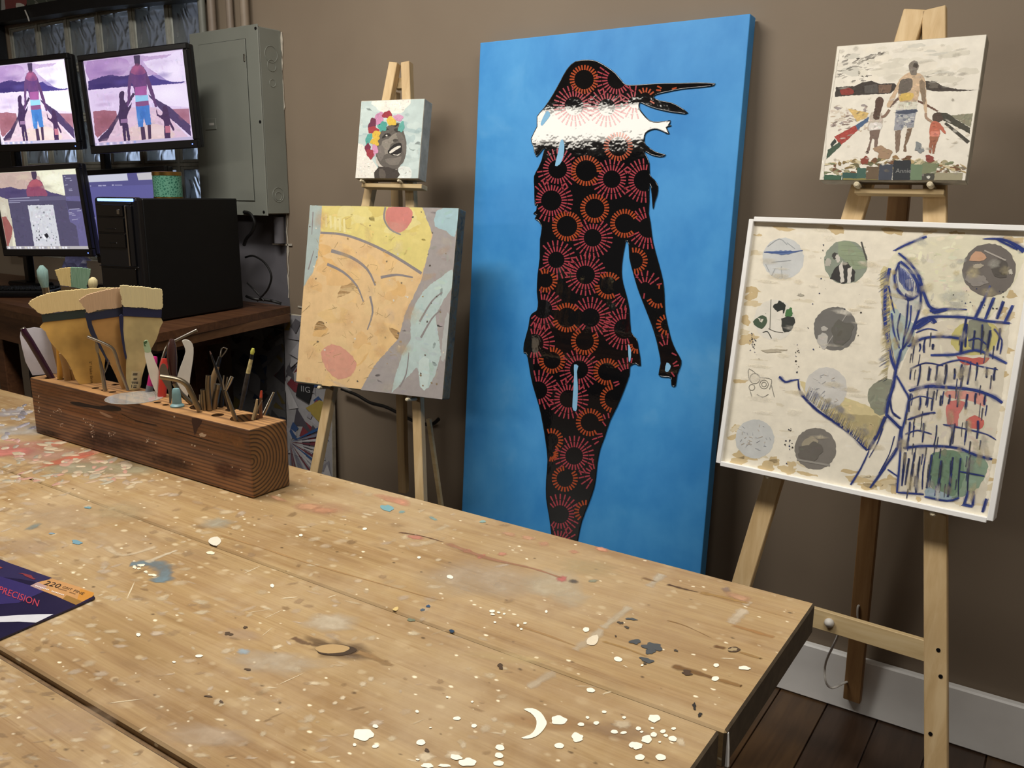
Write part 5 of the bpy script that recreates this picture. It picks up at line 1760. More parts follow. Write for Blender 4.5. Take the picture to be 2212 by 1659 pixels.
MB().box(((dx0 + dx1) / 2, -0.1012, (dz0 + dz1) / 2), (dx1 - dx0 + 0.003, 0.0016, dz1 - dz0 + 0.003)).build('door_seam', M['panel_dark'], ep)
dr_ = MB().box(((dx0 + dx1) / 2, -0.1024, (dz0 + dz1) / 2), (dx1 - dx0, 0.002, dz1 - dz0), 0.0006).build('door', M['panel_grey'], ep)
q0, q1 = F_EP.from_px(529.5, 117), F_EP.from_px(531, 133)
MB().box((q0[0], -0.1050, (q0[1] + q1[1]) / 2), (0.006, 0.004, abs(q0[1] - q1[1])), 0.001).build('latch', M['steel'], dr_)
q0, q1 = F_EP.from_px(445, 257), F_EP.from_px(470, 280)
MB().box(((q0[0] + q1[0]) / 2, -0.1046, (q0[1] + q1[1]) / 2), (abs(q1[0] - q0[0]), 0.0024, abs(q0[1] - q1[1])), 0.001).build('label_holder', M['panel_grey'], dr_)
MB().box(((q0[0] + q1[0]) / 2 + 0.006, -0.1061, (q0[1] + q1[1]) / 2), (0.024, 0.0008, 0.008)).build('label_plate', M['cord_white'], dr_)
for px, py in [(552, 61), (562, 263), (570, 458)]:
    a_, b_ = F_EP.from_px(px, py)
    MB().lathe((a_, -0.100, b_), [(0.005, 0), (0.0045, 0.002)], 10, (0, -1, 0)).build('screw', M['dark_metal'], ep)
for z_, r_ in [(1.690, 0.026), (1.655, 0.018), (1.60, 0.012), (1.24, 0.024), (1.235, 0.014)]:
    rg = MB()
    pts = [(PX1 - 0.0008, -0.048 + r_ * math.cos(i * PI / 12), z_ + r_ * math.sin(i * PI / 12)) for i in range(25)]
    rg.tube(pts, 0.0012, 5, False)
    rg.build('knockout_ring', M['panel_grey'], ep)

for px, r_, col, y_, lab in [(437, 0.013, '#76776f', -0.03, 'grey conduit pipe running up from the panel, nearest the window'), (458, 0.014, '#85776a', -0.03, 'second conduit from the window, painted brown, with a white fitting'),
                             (497, 0.012, '#85776a', -0.02, 'third conduit from the window, painted brown'), (529, 0.015, '#8b7d6d', -0.03, 'fourth conduit from the window, painted brown, farthest right')]:
    p0 = at_y(px, 40, y_)
    x_ = p0.x
    tp = MB()
    tp.tube([(x_, y_, 1.7765), (x_, y_, 2.0), (x_ - 0.01, y_, 2.30), (x_ - 0.01, y_, 2.69)], r_, 14)
    cd = thing('conduit', (x_, y_, 1.7765), lab, 'pipe', 'conduits above the electrical panel')
    tp.build('pipe', plain('conduit_paint', col, 0.5, vary=0.08), cd, 50)
    MB().lathe((x_, y_, 1.7765), [(r_ + 0.003, 0.0), (r_ + 0.003, 0.010), (r_ + 0.002, 0.014)], 12).build('lock_nut', M['cord_white'] if px == 458 else M['panel_grey'], cd)
p0 = at_y(603, 480, -0.02)
sc = MB().tube([(p0.x, -0.022, 1.165), (p0.x, -0.022, 1.075)], 0.018, 14)
tag(sc.build('conduit', M['grey_wall'], None, 50), 'short grey conduit stub under the electrical panel', 'pipe', 'conduits above the electrical panel')

# ---------------------------------------------------------------- desk
ZD = 0.858
M['desk_wood'] = wood('reddish_desk_wood', ('#4a3020', '#5a3b27', '#68472f'), 'X', 1.0, 0.38, 6)
M['desk_wood_y'] = wood('reddish_desk_edge', ('#5b3c26', '#6b4a30', '#7a573a'), 'Y', 1.0, 0.42, 6)
desk = thing('desk', (-3.1, -0.35, 0), 'brown wooden desk in the corner carrying monitors and computer tower', 'desk')
F_D = Frame((0, 0, ZD), (1, 0, 0), (0, 1, 0))
top_poly = [(-4.6, -0.03), (-4.6, -0.46), (-3.5, -0.545), (-2.135, -0.665), (-2.295, -0.03)]
MB().prism(F_D, top_poly, 0.024).build('desk_top', M['desk_wood'], desk)
MB().prism(F_D, [(-4.59, -0.04), (-4.59, -0.45), (-3.5, -0.533), (-2.150, -0.650), (-2.287, -0.04)], 0.028, -0.0245).build('edge_rail', M['desk_wood_y'], desk)
MB().prism(F_D, [(-4.57, -0.07), (-4.57, -0.43), (-3.5, -0.51), (-2.60, -0.585), (-2.60, -0.07)], 0.10, -0.053).build('apron', M['desk_wood'], desk)
for x_, y_ in [(-2.72, -0.54), (-3.4, -0.47), (-4.5, -0.40), (-2.72, -0.12)]:
    MB().box((x_, y_, (ZD - 0.053) / 2), (0.06, 0.06, ZD - 0.053), 0.003).build('leg', M['desk_wood'], desk)
tag(MB().box((-3.06, -0.27, 0.33), (0.54, 0.34, 0.66), 0.01).build('storage_bin', plain('navy_plastic', '#15171d', 0.4)), 'dark storage bin under the desk', 'bin')


# ---------------------------------------------------------------- collage panels by the desk
def collage(name, label, quad_px, y, shade, seed, text):
    fr = Frame((at_y(*quad_px[3], y).x, y, 0.02), (1, 0, 0), (0, 0.03, 1))
    q = fr.pxs(quad_px)
    x0, x1 = min(a for a, b in q), max(a for a, b in q)
    z1 = max(b for a, b in q)
    th = thing(name, fr.p((x0 + x1) / 2, 0, 0), label, 'painting', 'canvases leaning or standing by the wall')
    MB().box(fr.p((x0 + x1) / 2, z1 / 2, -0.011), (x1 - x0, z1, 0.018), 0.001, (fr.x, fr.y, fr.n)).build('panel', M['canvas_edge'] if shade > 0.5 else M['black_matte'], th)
    rd = random.Random(seed)
    mb = MB()
    w, h = x1 - x0, z1

    def put(pts, col, l):
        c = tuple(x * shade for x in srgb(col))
        mb.flat(fr, [(min(max(a, x0 + 0.001), x1 - 0.001), min(max(b, 0.001), h - 0.001)) for a, b in pts], -0.0016 + l * 0.00004, c)

    put([(x0, 0), (x1, 0), (x1, h), (x0, h)], '#b5b3b6', 0)
    for k in range(90):
        cx, cz = x0 + rd.random() * w, rd.random() * h
        s = rd.uniform(0.01, 0.06)
        put([(cx + rd.uniform(-s, s), cz - s * rd.random()), (cx + s, cz + rd.uniform(-s, s)), (cx + rd.uniform(-s, s), cz + s), (cx - s, cz + rd.uniform(-s, s) * 0.5)],
            rd.choice(['#c9c7cc', '#8e3a44', '#2a2a30', '#b9a24e', '#3d5a8e', '#a9a6ac', '#d6d4d6', '#6d6a70', '#93444c', '#c0bec4', '#55505a', '#9a97a0']), 1 + k)
    cx, cz = fr.from_px(628, 955)
    for k in range(18):
        a0 = -0.5 - k * 0.12 + 1.0
        r = 0.17
        put([(cx, cz), (cx + r * math.cos(a0), cz + r * math.sin(a0)), (cx + r * math.cos(a0 - 0.07), cz + r * math.sin(a0 - 0.07))], rd.choice(['#c9c7cc', '#7d3a48', '#2f5a98', '#8a8aa0', '#d8d6da']), 92 + k)
    if text:
        p4 = fr.pxs([(645, 828), (680, 830), (668, 872), (640, 855)])
        put(p4, '#1c1c20', 112)
        o_ = fr.from_px(652, 845)
        text_mesh(mb, fr, 'IIG', o_, 0.03, tuple(x * 0.6 for x in srgb('#b9b9bc')), -0.0016 + 113 * 0.00004, fit=0.045)
    mb.build('printed_image', M['print_matte'], th)
    return th


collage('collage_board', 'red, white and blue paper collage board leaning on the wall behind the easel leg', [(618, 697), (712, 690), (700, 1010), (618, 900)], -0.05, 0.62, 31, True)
collage('dark_canvas', 'dark collage canvas under the desk, the shadow put into its colours', [(505, 740), (612, 712), (612, 900), (505, 900)], -0.05, 0.16, 33, False)  # low shade factor paints the under-desk shadow into the print

# ---------------------------------------------------------------- monitors
SW, SH = 0.443, 0.277
F_UR = canvas_frame((-2.899, -0.336, 1.400), 0.191, -0.031, 0.032)
F_UL = canvas_frame((-3.463, -0.375, 1.416), 0.104, -0.044, 0.002)
F_LL = canvas_frame((-3.379, -0.440, 1.032), 0.164, -0.047, 0.033)
KLR = 1.085      # the lower right monitor is a size larger and stands further back
F_LR = canvas_frame(CAMP + (Vector((-2.905, -0.351, 1.023)) - CAMP) * KLR, -0.010, -0.060, 0.024)
F_LR.k = KLR
TM = crop(0, 0, 0.28933)


class Img:
    """picture on a screen, in screen units 0..1"""

    def __init__(self, src, T):
        self.src, self.T, self.items, self.softs = src, T, [], []

    def glow(self, x, y, rx, ry, col, alpha, rot=0.0):
        (u, v), (u2, v2), (u3, v3) = self.uv([(x, y), (x + rx, y), (x, y + ry)])
        self.softs.append((u, v, abs(u2 - u), abs(v3 - v), col, alpha, rot, len(self.items)))

    def uv(self, pts):
        k = getattr(self.src, 'k', 1.0)
        return [(a / SW / k, b / SH / k) for a, b in self.src.pxs(self.T(pts))]

    def poly(self, pts, col, sm=0):
        q = self.uv(pts)
        if sm:
            q = [(v.x, v.y) for v in smooth([Vector((a, b, 0)) for a, b in q], sm)]
        self.items.append((q, col))

    def rect(self, u0, v0, u1, v1, col):
        self.items.append(([(u0, v0), (u1, v0), (u1, v1), (u0, v1)], col))

    def draw(self, fr, gain=1.0, tint=(1, 1, 1)):
        sc = getattr(fr, 'k', 1.0)
        ar = Art(fr, None, 0.00002, SW * sc, SH * sc)
        ar.dsize, ar.dtone = 0.010, 0.13
        for i, (q, col) in enumerate(self.items):
            q = [(min(max(a, 0), 1) * SW * sc, min(max(b, 0), 1) * SH * sc) for a, b in q]
            if len(q) > 4:
                q = ar.clip(roughen(q, 0.0012, ar.rd))
            c = tuple(v * gain * t for v, t in zip(srgb(col), tint))
            ar.mb.flat(fr, q, 0.0008 + i * ar.step, c)
            if len(q) > 4:
                n0 = len(ar.mb.c)
                ar.dab_fill(q, col, 40 + i, 0.5)
                for j in range(n0, len(ar.mb.c)):
                    ar.mb.c[j] = tuple(v * gain * t for v, t in zip(ar.mb.c[j], tint))
        for j, (u, v, ru, rv, col, al, rot, i) in enumerate(self.softs):
            c = tuple(x * gain * t for x, t in zip(srgb(col), tint))
            a, b = u * SW * sc, v * SH * sc
            r1, r2 = ru * SW * sc, rv * SH * sc
            r1, r2 = min(r1, max(0.002, 0.83 * min(a, SW * sc - a))), min(r2, max(0.002, 0.83 * min(b, SH * sc - b)))
            ar.soft.soft_blob(fr, a, b, r1, r2, rot, 0.0008 + (i + 0.3) * ar.step + j * 4e-7 + 20 * ar.step * 0, c, al, 16, ar.rd, 0.25)
        return ar


def beach_image():
    I = Img(F_UR, TM)
    I.rect(0, 0, 1, 1, '#f0e6f4')
    I.poly([(612, 460), (1010, 405), (1100, 420), (1300, 400), (1320, 560), (1100, 560), (950, 570), (660, 610)], '#c9b4d2', 0)
    I.poly([(640, 455), (880, 425), (960, 480), (900, 560), (780, 575), (660, 600)], '#b89ac4', 2)
    I.poly([(1060, 460), (1230, 430), (1365, 362), (1400, 600), (1240, 600), (1150, 540)], '#f4effa', 2)
    I.poly([(650, 605), (740, 575), (815, 555), (880, 570), (960, 560), (1000, 640), (650, 672)], '#473a72', 0)
    I.poly([(1080, 570), (1130, 560), (1220, 595), (1290, 612), (1378, 605), (1370, 615), (1290, 625), (1120, 640)], '#4e4488', 0)
    I.poly([(1120, 555), (1180, 560), (1240, 600), (1180, 590)], '#a89ac6', 0)
    I.poly([(660, 680), (1000, 650), (1380, 618), (1410, 810), (1000, 820), (680, 830)], '#eadff0', 0)
    I.poly([(1080, 640), (1380, 625), (1405, 800), (1150, 780)], '#f8f4fb', 0)
    I.poly([(685, 830), (780, 822), (860, 830), (870, 900), (720, 1030), (700, 1000)], '#a8707a', 0)
    I.poly([(1230, 815), (1402, 810), (1412, 930), (1310, 880)], '#b2808c', 0)
    I.poly([(880, 860), (960, 800), (1150, 800), (1230, 850), (1420, 1050), (1440, 1045), (720, 1075), (820, 960)], '#e6cfd6', 0)
    I.poly([(900, 1000), (1010, 930), (1180, 930), (1300, 1000), (1200, 1060), (960, 1060)], '#e9d6c8', 2)
    I.poly([(722, 1040), (800, 960), (985, 690), (1000, 700), (960, 770), (870, 900), (790, 1050), (730, 1060)], '#4a3a58', 0)
    I.poly([(1095, 700), (1150, 735), (1260, 800), (1412, 935), (1418, 1020), (1330, 940), (1200, 830), (1105, 720)], '#54446a', 0)
    for x, y, rx, ry, c, al in [(720, 520, 120, 60, '#a88ab8', 0.7), (900, 500, 140, 60, '#cdb8d4', 0.7), (1180, 470, 140, 50, '#dcd2e4', 0.7), (1290, 520, 120, 90, '#fdfbff', 0.9), (820, 540, 120, 30, '#8d76a6', 0.6), (1210, 560, 80, 30, '#8c80b4', 0.6), (760, 640, 110, 30, '#3a3068', 0.7), (900, 610, 90, 30, '#5d5290', 0.6),
                               (1250, 700, 150, 70, '#ffffff', 0.9), (800, 730, 140, 40, '#d4c2d8', 0.7), (760, 780, 120, 20, '#b8a2bc', 0.5), (780, 900, 90, 70, '#8f5a62', 0.6), (1360, 860, 60, 40, '#a06a76', 0.6), (1000, 900, 160, 60, '#ead8de', 0.7), (1180, 980, 150, 50, '#f2e4d8', 0.7), (900, 1040, 150, 26, '#dcc0c8', 0.6), (1010, 840, 160, 30, '#d8c4d4', 0.6)]:
        I.glow(x, y, rx, ry, c, al)
    # man
    I.poly([(958, 535), (975, 500), (1003, 480), (1038, 480), (1065, 500), (1088, 540), (1090, 620), (1084, 722), (1002, 724), (985, 640), (966, 600)], '#6c4878', 0)
    I.poly([(972, 515), (952, 570), (944, 660), (944, 740), (935, 790), (948, 800), (962, 740), (965, 660), (975, 600)], '#6a4a76', 0)
    I.poly([(1078, 520), (1105, 590), (1135, 670), (1152, 740), (1165, 800), (1150, 800), (1130, 740), (1105, 680), (1082, 610)], '#64446f', 0)
    I.poly([(965, 540), (1000, 482), (1040, 484), (1080, 540), (1030, 560)], '#9a5a7e', 2)
    I.poly([(1000, 650), (1085, 640), (1088, 720), (1002, 725)], '#a8629a', 0)
    I.poly([(990, 410), (1030, 405), (1037, 440), (1030, 490), (1003, 490), (990, 440)], '#483a56', 2)
    I.poly([(1002, 712), (1095, 708), (1100, 750), (1003, 760)], '#9adcee', 0)
    I.poly([(1003, 760), (1100, 750), (1105, 790), (1005, 795)], '#8d5a86', 0)
    I.poly([(1005, 795), (1105, 785), (1122, 930), (1080, 935), (1066, 870), (1060, 945), (1025, 948)], '#4a86c8', 0)
    I.poly([(1040, 948), (1070, 945), (1082, 1040), (1050, 1045)], '#4d3a54', 0)
    I.poly([(1092, 932), (1118, 930), (1122, 1035), (1100, 1040)], '#4d3a54', 0)
    # children
    I.poly([(880, 700), (900, 678), (920, 690), (918, 740), (950, 800), (975, 760), (970, 800), (945, 850), (945, 920), (965, 1040), (945, 1045), (930, 950), (935, 1050), (915, 1050), (905, 940), (890, 940), (875, 860), (885, 780)], '#463356', 2)
    I.poly([(893, 890), (945, 885), (945, 915), (893, 918)], '#9a7a9c', 0)
    I.poly([(1160, 800), (1170, 850), (1205, 855), (1205, 800), (1230, 790), (1250, 830), (1260, 890), (1295, 965), (1280, 975), (1255, 920), (1265, 1035), (1222, 1035), (1215, 900), (1165, 865)], '#4b3458', 2)
    I.poly([(1225, 940), (1262, 940), (1265, 990), (1228, 992)], '#c27a88', 0)
    for x, y, rx, ry, c, al in [(1010, 505, 42, 40, '#b8688a', 0.6), (1040, 560, 40, 60, '#5c4078', 0.6), (1045, 690, 40, 40, '#b46aa6', 0.6), (1060, 850, 30, 60, '#3a6cb0', 0.5), (1025, 880, 20, 50, '#66a6dc', 0.5)]:
        I.glow(x, y, rx, ry, c, al)
    I.rect(0, 0.0, 1, 0.035, '#c9c6d8')
    for k in range(12):
        I.rect(0.02 + k * 0.035, 0.004, 0.042 + k * 0.035, 0.03, ['#f4f4fa', '#b9b6cc', '#e8dfe6', '#a6b6d8'][k % 4])
    return I


def desktop_image():
    I = Img(F_LL, crop(0, 300, 0.11754))
    I.rect(0, 0, 1, 1, '#e8e4cc')
    I.poly([(-2000, 700), (0, 620), (500, 590), (700, 700), (760, 850), (500, 940), (0, 930), (-2000, 960)], '#c9b0a6', 0)
    I.poly([(650, 580), (1390, 545), (1420, 700), (1180, 1030), (1000, 950), (800, 830)], '#f4f2d8', 0)
    I.poly([(-2000, 960), (0, 910), (170, 880), (320, 930), (480, 920), (800, 930), (900, 980), (1180, 1045), (1180, 1080), (0, 1120), (-2000, 1200)], '#544a72', 0)
    I.poly([(480, 1060), (485, 860), (560, 760), (600, 735), (650, 735), (750, 800), (800, 930), (845, 1060)], '#94506c', 2)
    I.poly([(490, 880), (560, 765), (660, 745), (760, 850), (640, 880)], '#b4606e', 2)
    I.poly([(545, 600), (590, 570), (640, 590), (650, 660), (640, 740), (575, 740), (560, 680)], '#4a3c54', 2)
    I.poly([(-2000, 1120), (120, 1115), (210, 1620), (210, 2000), (-2000, 2000)], '#cfc7b4', 0)
    I.poly([(-2000, 1480), (90, 1430), (210, 1640), (190, 1800), (-2000, 2100)], '#a0605c', 0)
    for x, y, rx, ry, c, al in [(150, 760, 260, 120, '#bda69c', 0.7), (420, 700, 160, 90, '#d8c8b0', 0.6), (950, 720, 260, 120, '#fbfae6', 0.8), (850, 880, 140, 60, '#b8b0a0', 0.6), (250, 980, 260, 60, '#463d66', 0.6), (640, 900, 120, 90, '#84465e', 0.5), (60, 1300, 90, 120, '#e0dac6', 0.7), (60, 1560, 100, 90, '#8c504e', 0.6)]:
        I.glow(x, y, rx, ry, c, al)
    # photo editor windows
    I.poly([(120, 1100), (480, 1060), (1180, 1040), (1490, 1180), (1600, 2000), (280, 2000)], '#55506c', 0)
    I.poly([(1120, 660), (1385, 650), (1470, 1060), (1180, 1060)], '#5d5878', 0)
    I.poly([(1180, 1060), (1470, 1050), (1560, 1640), (1600, 1990), (1440, 1990), (1380, 1600), (1260, 1520)], '#6a6592', 0)
    I.poly([(1190, 1140), (1480, 1150), (1490, 1290), (1230, 1300)], '#4c4764', 0)
    I.poly([(120, 1090), (1180, 1050), (1190, 1120), (140, 1170)], '#635e7c', 0)
    for x0, y0, x1, y1 in [(1150, 690, 1180, 690), (1180, 725, 1280, 722), (1180, 760, 1190, 760), (1260, 765, 1300, 762), (1160, 850, 1220, 843), (1240, 925, 1300, 920), (1245, 950, 1310, 947), (150, 1095, 520, 1080), (150, 1140, 700, 1122), (145, 1175, 350, 1165), (1250, 1295, 1440, 1285), (1395, 1325, 1470, 1318), (1245, 1360, 1300, 1355), (1250, 1385, 1340, 1378), (1300, 1410, 1370, 1402), (1300, 1490, 1410, 1475)]:
        I.poly([(x0, y0 - 5), (x1, y1 - 5), (x1, y1 + 7), (x0, y0 + 7)], '#aaa8c4', 0)
    I.poly([(485, 1225), (955, 1212), (1030, 1640), (1090, 1990), (615, 1990), (560, 1640)], '#d6d7de', 0)
    rd = random.Random(6)
    for k in range(60):
        t = rd.random()
        x, y = 500 + 120 * t + rd.uniform(20, 440), 1240 + 740 * t
        s = rd.uniform(8, 34)
        I.poly([(x, y - s * 0.6), (x + s * rd.random(), y), (x + s * 0.3, y + s), (x - s * 0.6, y + s * 0.3)], rd.choice(['#b4b6be', '#e6e6ec', '#8e9098', '#c4c6cc', '#f0f0f4', '#6e7078'] if t < 0.6 else ['#5a5c64', '#8e9098', '#c9cad0', '#3a3b42']), 0)
    I.poly([(830, 1740), (850, 1735), (880, 1790), (850, 1840), (790, 1760)], '#23232b', 0)
    I.poly([(790, 1760), (835, 1850), (800, 1840), (760, 1790)], '#f6f6fa', 0)
    I.rect(0, 0.0, 1, 0.035, '#b9b4b6')
    for k in range(22):
        I.rect(0.02 + k * 0.035, 0.004, 0.042 + k * 0.035, 0.03, ['#f4f4fa', '#a9a6b0', '#d8d4cc', '#e6e6f0'][k % 4])
    return I


def editor_image():
    I = Img(F_LR, crop(180, 340, 0.10850))
    I.rect(0, 0, 1, 1, '#6a68a6')
    I.rect(0, 0.86, 1, 1, '#625f96')
    I.poly([(0, 370), (840, 320), (865, 460), (20, 500)], '#dcdeee', 0)
    I.poly([(1035, 320), (1380, 292), (1380, 440), (1070, 455)], '#d6d2d8', 0)
    I.poly([(465, 875), (540, 870), (545, 1400), (560, 1650)], '#e9e8f6', 0)
    for x0, y0, x1, y1 in [(105, 560, 130, 580), (270, 550, 340, 578), (355, 548, 425, 575), (545, 540, 580, 570), (600, 545, 750, 560), (180, 1190, 215, 1240)]:
        I.poly([(x0, y0), (x1, y0), (x1, y1), (x0, y1)], '#b4b2d6', 0)
    I.rect(0.0, 0.0, 1, 0.04, '#a9a6c6')
    for k in range(14):
        I.rect(0.01 + k * 0.035, 0.005, 0.03 + k * 0.035, 0.034, ['#f0f0fa', '#b4b2cc'][k % 2])
    return I


def monitor(fr, label, img, gain, tint, led):
    b_ = 0.019
    SW, SH = 0.443 * getattr(fr, 'k', 1.0), 0.277 * getattr(fr, 'k', 1.0)
    cx, cy = SW / 2, SH / 2 - 0.004
    th = thing('monitor', fr.p(SW / 2, -0.03, -0.02), label, 'monitor', 'four black monitors on the desk')
    # picture-frame bezel round the screen, then the back shell
    W_, H_ = SW + 2 * b_, SH + 2 * b_ + 0.008
    bz = MB()
    for c, s in [((cx, SH + b_ / 2), (W_, b_)), ((cx, -b_ / 2 - 0.004), (W_, b_ + 0.008)), ((-b_ / 2, SH / 2), (b_, SH + 0.001)), ((SW + b_ / 2, SH / 2), (b_, SH + 0.001))]:
        bz.box(fr.p(c[0], c[1], -0.004), (s[0], s[1], 0.014), 0.003, (fr.x, fr.y, fr.n), seg=2)
    bz.build('bezel', M['black_plastic'], th)
    MB().box(fr.p(cx, cy, -0.022), (W_ - 0.004, H_ - 0.004, 0.022), 0.006, (fr.x, fr.y, fr.n), seg=2).build('back_shell', M['black_plastic'], th)
    MB().box(fr.p(cx, cy, -0.045), (0.22, 0.16, 0.03), 0.008, (fr.x, fr.y, fr.n)).build('back_cover', M['black_plastic'], th)
    ar = img.draw(fr, gain, tint)
    for s_ in (ar.mb, ar.soft):
        for i in range(len(s_.v)):
            s_.v[i] = s_.v[i] - fr.n * 0.006
    so_ = ar.mb.build('screen', M['screen'], th)
    if ar.soft.v:
        ar.soft.build('screen_shading', M['screen_soft'], so_)['kind'] = 'stuff'
    if led:
        e_ = MB().lathe(fr.p(SW - 0.003, -0.014, 0.003), [(0.002, 0), (0.0016, 0.001)], 8, fr.n)
        e_.build('power_light', M['led'], th)
    return th


def glow(name, col, s):
    m, nt, b = new_mat(name)
    b.inputs['Base Color'].default_value = (*col, 1)
    b.inputs['Emission Color'].default_value = (*col, 1)
    b.inputs['Emission Strength'].default_value = s
    return m


M['led'] = glow('blue_power_light', (0.08, 0.15, 1.0), 8.0)
bi = beach_image()
monitor(F_UR, 'upper right monitor, showing a purple-tinted beach photo', bi, 0.95, (0.93, 0.84, 1.0), True)
monitor(F_UL, 'upper left monitor, cut off by the picture edge, showing the beach photo', bi, 1.15, (1.0, 0.97, 1.05), True)
monitor(F_LL, 'lower left monitor, showing photo editor windows over the beach picture', desktop_image(), 0.95, (1, 1, 1), True)
monitor(F_LR, 'lower right monitor, partly behind the tower, showing an empty editor window', editor_image(), 0.8, (1, 1, 1), False)
# two stands, each carrying an upper and a lower monitor
for fu, fl_, px, lab in [(F_UR, F_LR, 228, 'black two-storey monitor stand behind the right pair of monitors'), (F_UL, F_LL, 36, 'black two-storey monitor stand behind the left pair of monitors')]:
    mu, ml = fu.p(SW / 2, SH / 2, -0.075), fl_.p(SW / 2, SH / 2, -0.075)
    p_ = at_y(px, 348, max(mu.y, ml.y) + 0.045)
    st = thing('monitor_stand', (p_.x, p_.y, ZD), lab, 'stand', 'monitor stands on the desk')
    MB().box((p_.x, p_.y, ZD + 0.010), (0.20, 0.09, 0.020), 0.006).build('base', M['black_plastic'], st)
    MB().box((p_.x, p_.y, ZD + 0.37), (0.036, 0.028, 0.70), 0.004).build('pole', M['black_plastic'], st)
    for m_p, fr in ((mu, fu), (ml, fl_)):
        a_ = Vector((p_.x, p_.y - 0.016, m_p.z))
        MB().bar(a_, m_p - fr.n * 0.006, 0.05, 0.03, (0, 0, 1), 0.003).build('arm', M['black_plastic'], st)
        MB().box(m_p + fr.n * 0.005, (0.1, 0.1, 0.008), 0.002, (fr.x, fr.y, fr.n)).build('mount_plate', M['black_plastic'], st)

# ---------------------------------------------------------------- computer tower
TF, TBk = Vector((-2.317, -0.562, 0)), Vector((-2.382, -0.146, 0))
ty = (TBk - TF).normalized()
tx = Vector((ty.y, -ty.x, 0))
TZ = at_y(318, 425, -0.562).z
tw, tl, thh = 0.178, (TBk - TF).length, TZ - ZD
tc = TF - tx * (tw / 2) + ty * (tl / 2)
tower = thing('computer_tower', (tc.x, tc.y, ZD), 'black computer tower with a glowing blue strip, standing on the desk', 'computer')
AX = (tx, ty, Vector((0, 0, 1)))
MB().box((tc.x, tc.y, ZD + thh / 2 - 0.001), (tw, tl - 0.03, thh - 0.010), 0.003, AX).build('case', M['black_matte'], tower)
fc = TF - tx * (tw / 2)
MB().box(Vector((fc.x, fc.y, ZD + thh / 2)) + ty * 0.007, (tw - 0.002, 0.030, thh - 0.004), 0.010, AX, seg=3).build('front_bezel', M['black_plastic'], tower)
F_TW = Frame(Vector((TF.x, TF.y, ZD)) - tx * tw - ty * 0.0085, tx, (0, 0, 1))


def on_front(name, x0, x1, z0, z1, t, mat, parent=None, bev=0.001):
    return MB().box(F_TW.p((x0 + x1) / 2 * tw, (z0 + z1) / 2 * thh, t / 2), ((x1 - x0) * tw, (z1 - z0) * thh, t), bev, (F_TW.x, F_TW.y, F_TW.n)).build(name, mat, parent or tower)


M['gloss_black'] = plain('gloss_black', '#08080a', 0.12)
M['blue_glow'] = glow('blue_light_strip', (0.18, 0.35, 1.0), 3.2)
on_front('light_strip', 0.12, 0.95, 0.962, 0.984, 0.003, M['blue_glow'], bev=0.0012)
bay = on_front('drive_bay', 0.08, 0.70, 0.845, 0.935, 0.004, M['gloss_black'])
on_front('eject_button', 0.57, 0.63, 0.86, 0.90, 0.006, M['steel'], bay)
bay = on_front('drive_bay', 0.08, 0.70, 0.72, 0.835, 0.004, M['gloss_black'])
on_front('tray_lip', 0.25, 0.5, 0.745, 0.752, 0.005, M['dark_metal'], bay)
bay = on_front('drive_bay', 0.08, 0.70, 0.60, 0.71, 0.004, M['gloss_black'])
on_front('tray_lip', 0.32, 0.5, 0.635, 0.641, 0.005, M['dark_metal'], bay)
on_front('trim_bar', 0.75, 0.78, 0.46, 0.93, 0.006, M['steel'])
on_front('trim_bar', 0.80, 0.90, 0.46, 0.93, 0.005, M['black_plastic'])
on_front('trim_line', 0.03, 0.95, 0.450, 0.456, 0.005, M['dark_metal'])
on_front('lower_door', 0.10, 0.88, 0.06, 0.44, 0.004, M['gloss_black'])
on_front('power_button', 0.80, 0.90, 0.938, 0.952, 0.005, M['dark_metal'])

# teal jar on top of the tower
jc = hit(362, 424.5, (0, 0, TZ - 0.006), (0, 0, 1))
jx = TF - tx * 0.085 + ty * 0.22
ja = at_y(362, 400, jx.y)
jp = Vector((ja.x, jx.y, TZ - 0.006))


def teal_material():
    m, nt, b = new_mat('teal_lattice_glaze')
    v = coords(nt)
    vo = N(nt, 'ShaderNodeTexVoronoi', feature='DISTANCE_TO_EDGE')
    vo.inputs['Scale'].default_value = 130
    nt.links.new(v, vo.inputs['Vector'])
    c = ramp(nt, vo.outputs['Distance'], [(0.08, srgb('#5f967f')), (0.25, srgb('#2a6553'))])
    nt.links.new(c, b.inputs['Base Color'])
    b.inputs['Roughness'].default_value = 0.4
    return m


jar = thing('candle_tin', jp, 'teal patterned tin with a gold rim on top of the computer tower', 'tin')
jr = 0.044
jh = at_y(362, 371, jx.y).z - jp.z
MB().lathe(jp, [(jr, 0.004), (jr, jh - 0.012)], 32).build('tin_body', teal_material(), jar, 40)
M['gold'] = plain('gold_metal', '#b08a4c', 0.3, 1.0)
MB().lathe(jp + Vector((0, 0, jh - 0.0118)), [(jr + 0.001, 0), (jr + 0.001, 0.011), (jr - 0.002, 0.012)], 32).build('lid', M['gold'], jar, 40)
MB().lathe(jp, [(jr + 0.0008, 0.0), (jr + 0.0008, 0.0038)], 32).build('base_ring', M['gold'], jar, 40)

# cables behind the tower
bk = TBk + tx * 0.01


def cable(lab, pts_px, y, r, group='black cables behind the computer tower'):
    P = [at_y(a_, b_, y + k_) for a_, b_, k_ in pts_px]
    return tag(MB().tube([tuple(v) for v in smooth(P, 6, False)], r, 6).build('cable', M['cord_black'], None, 60), lab, 'cable', group)


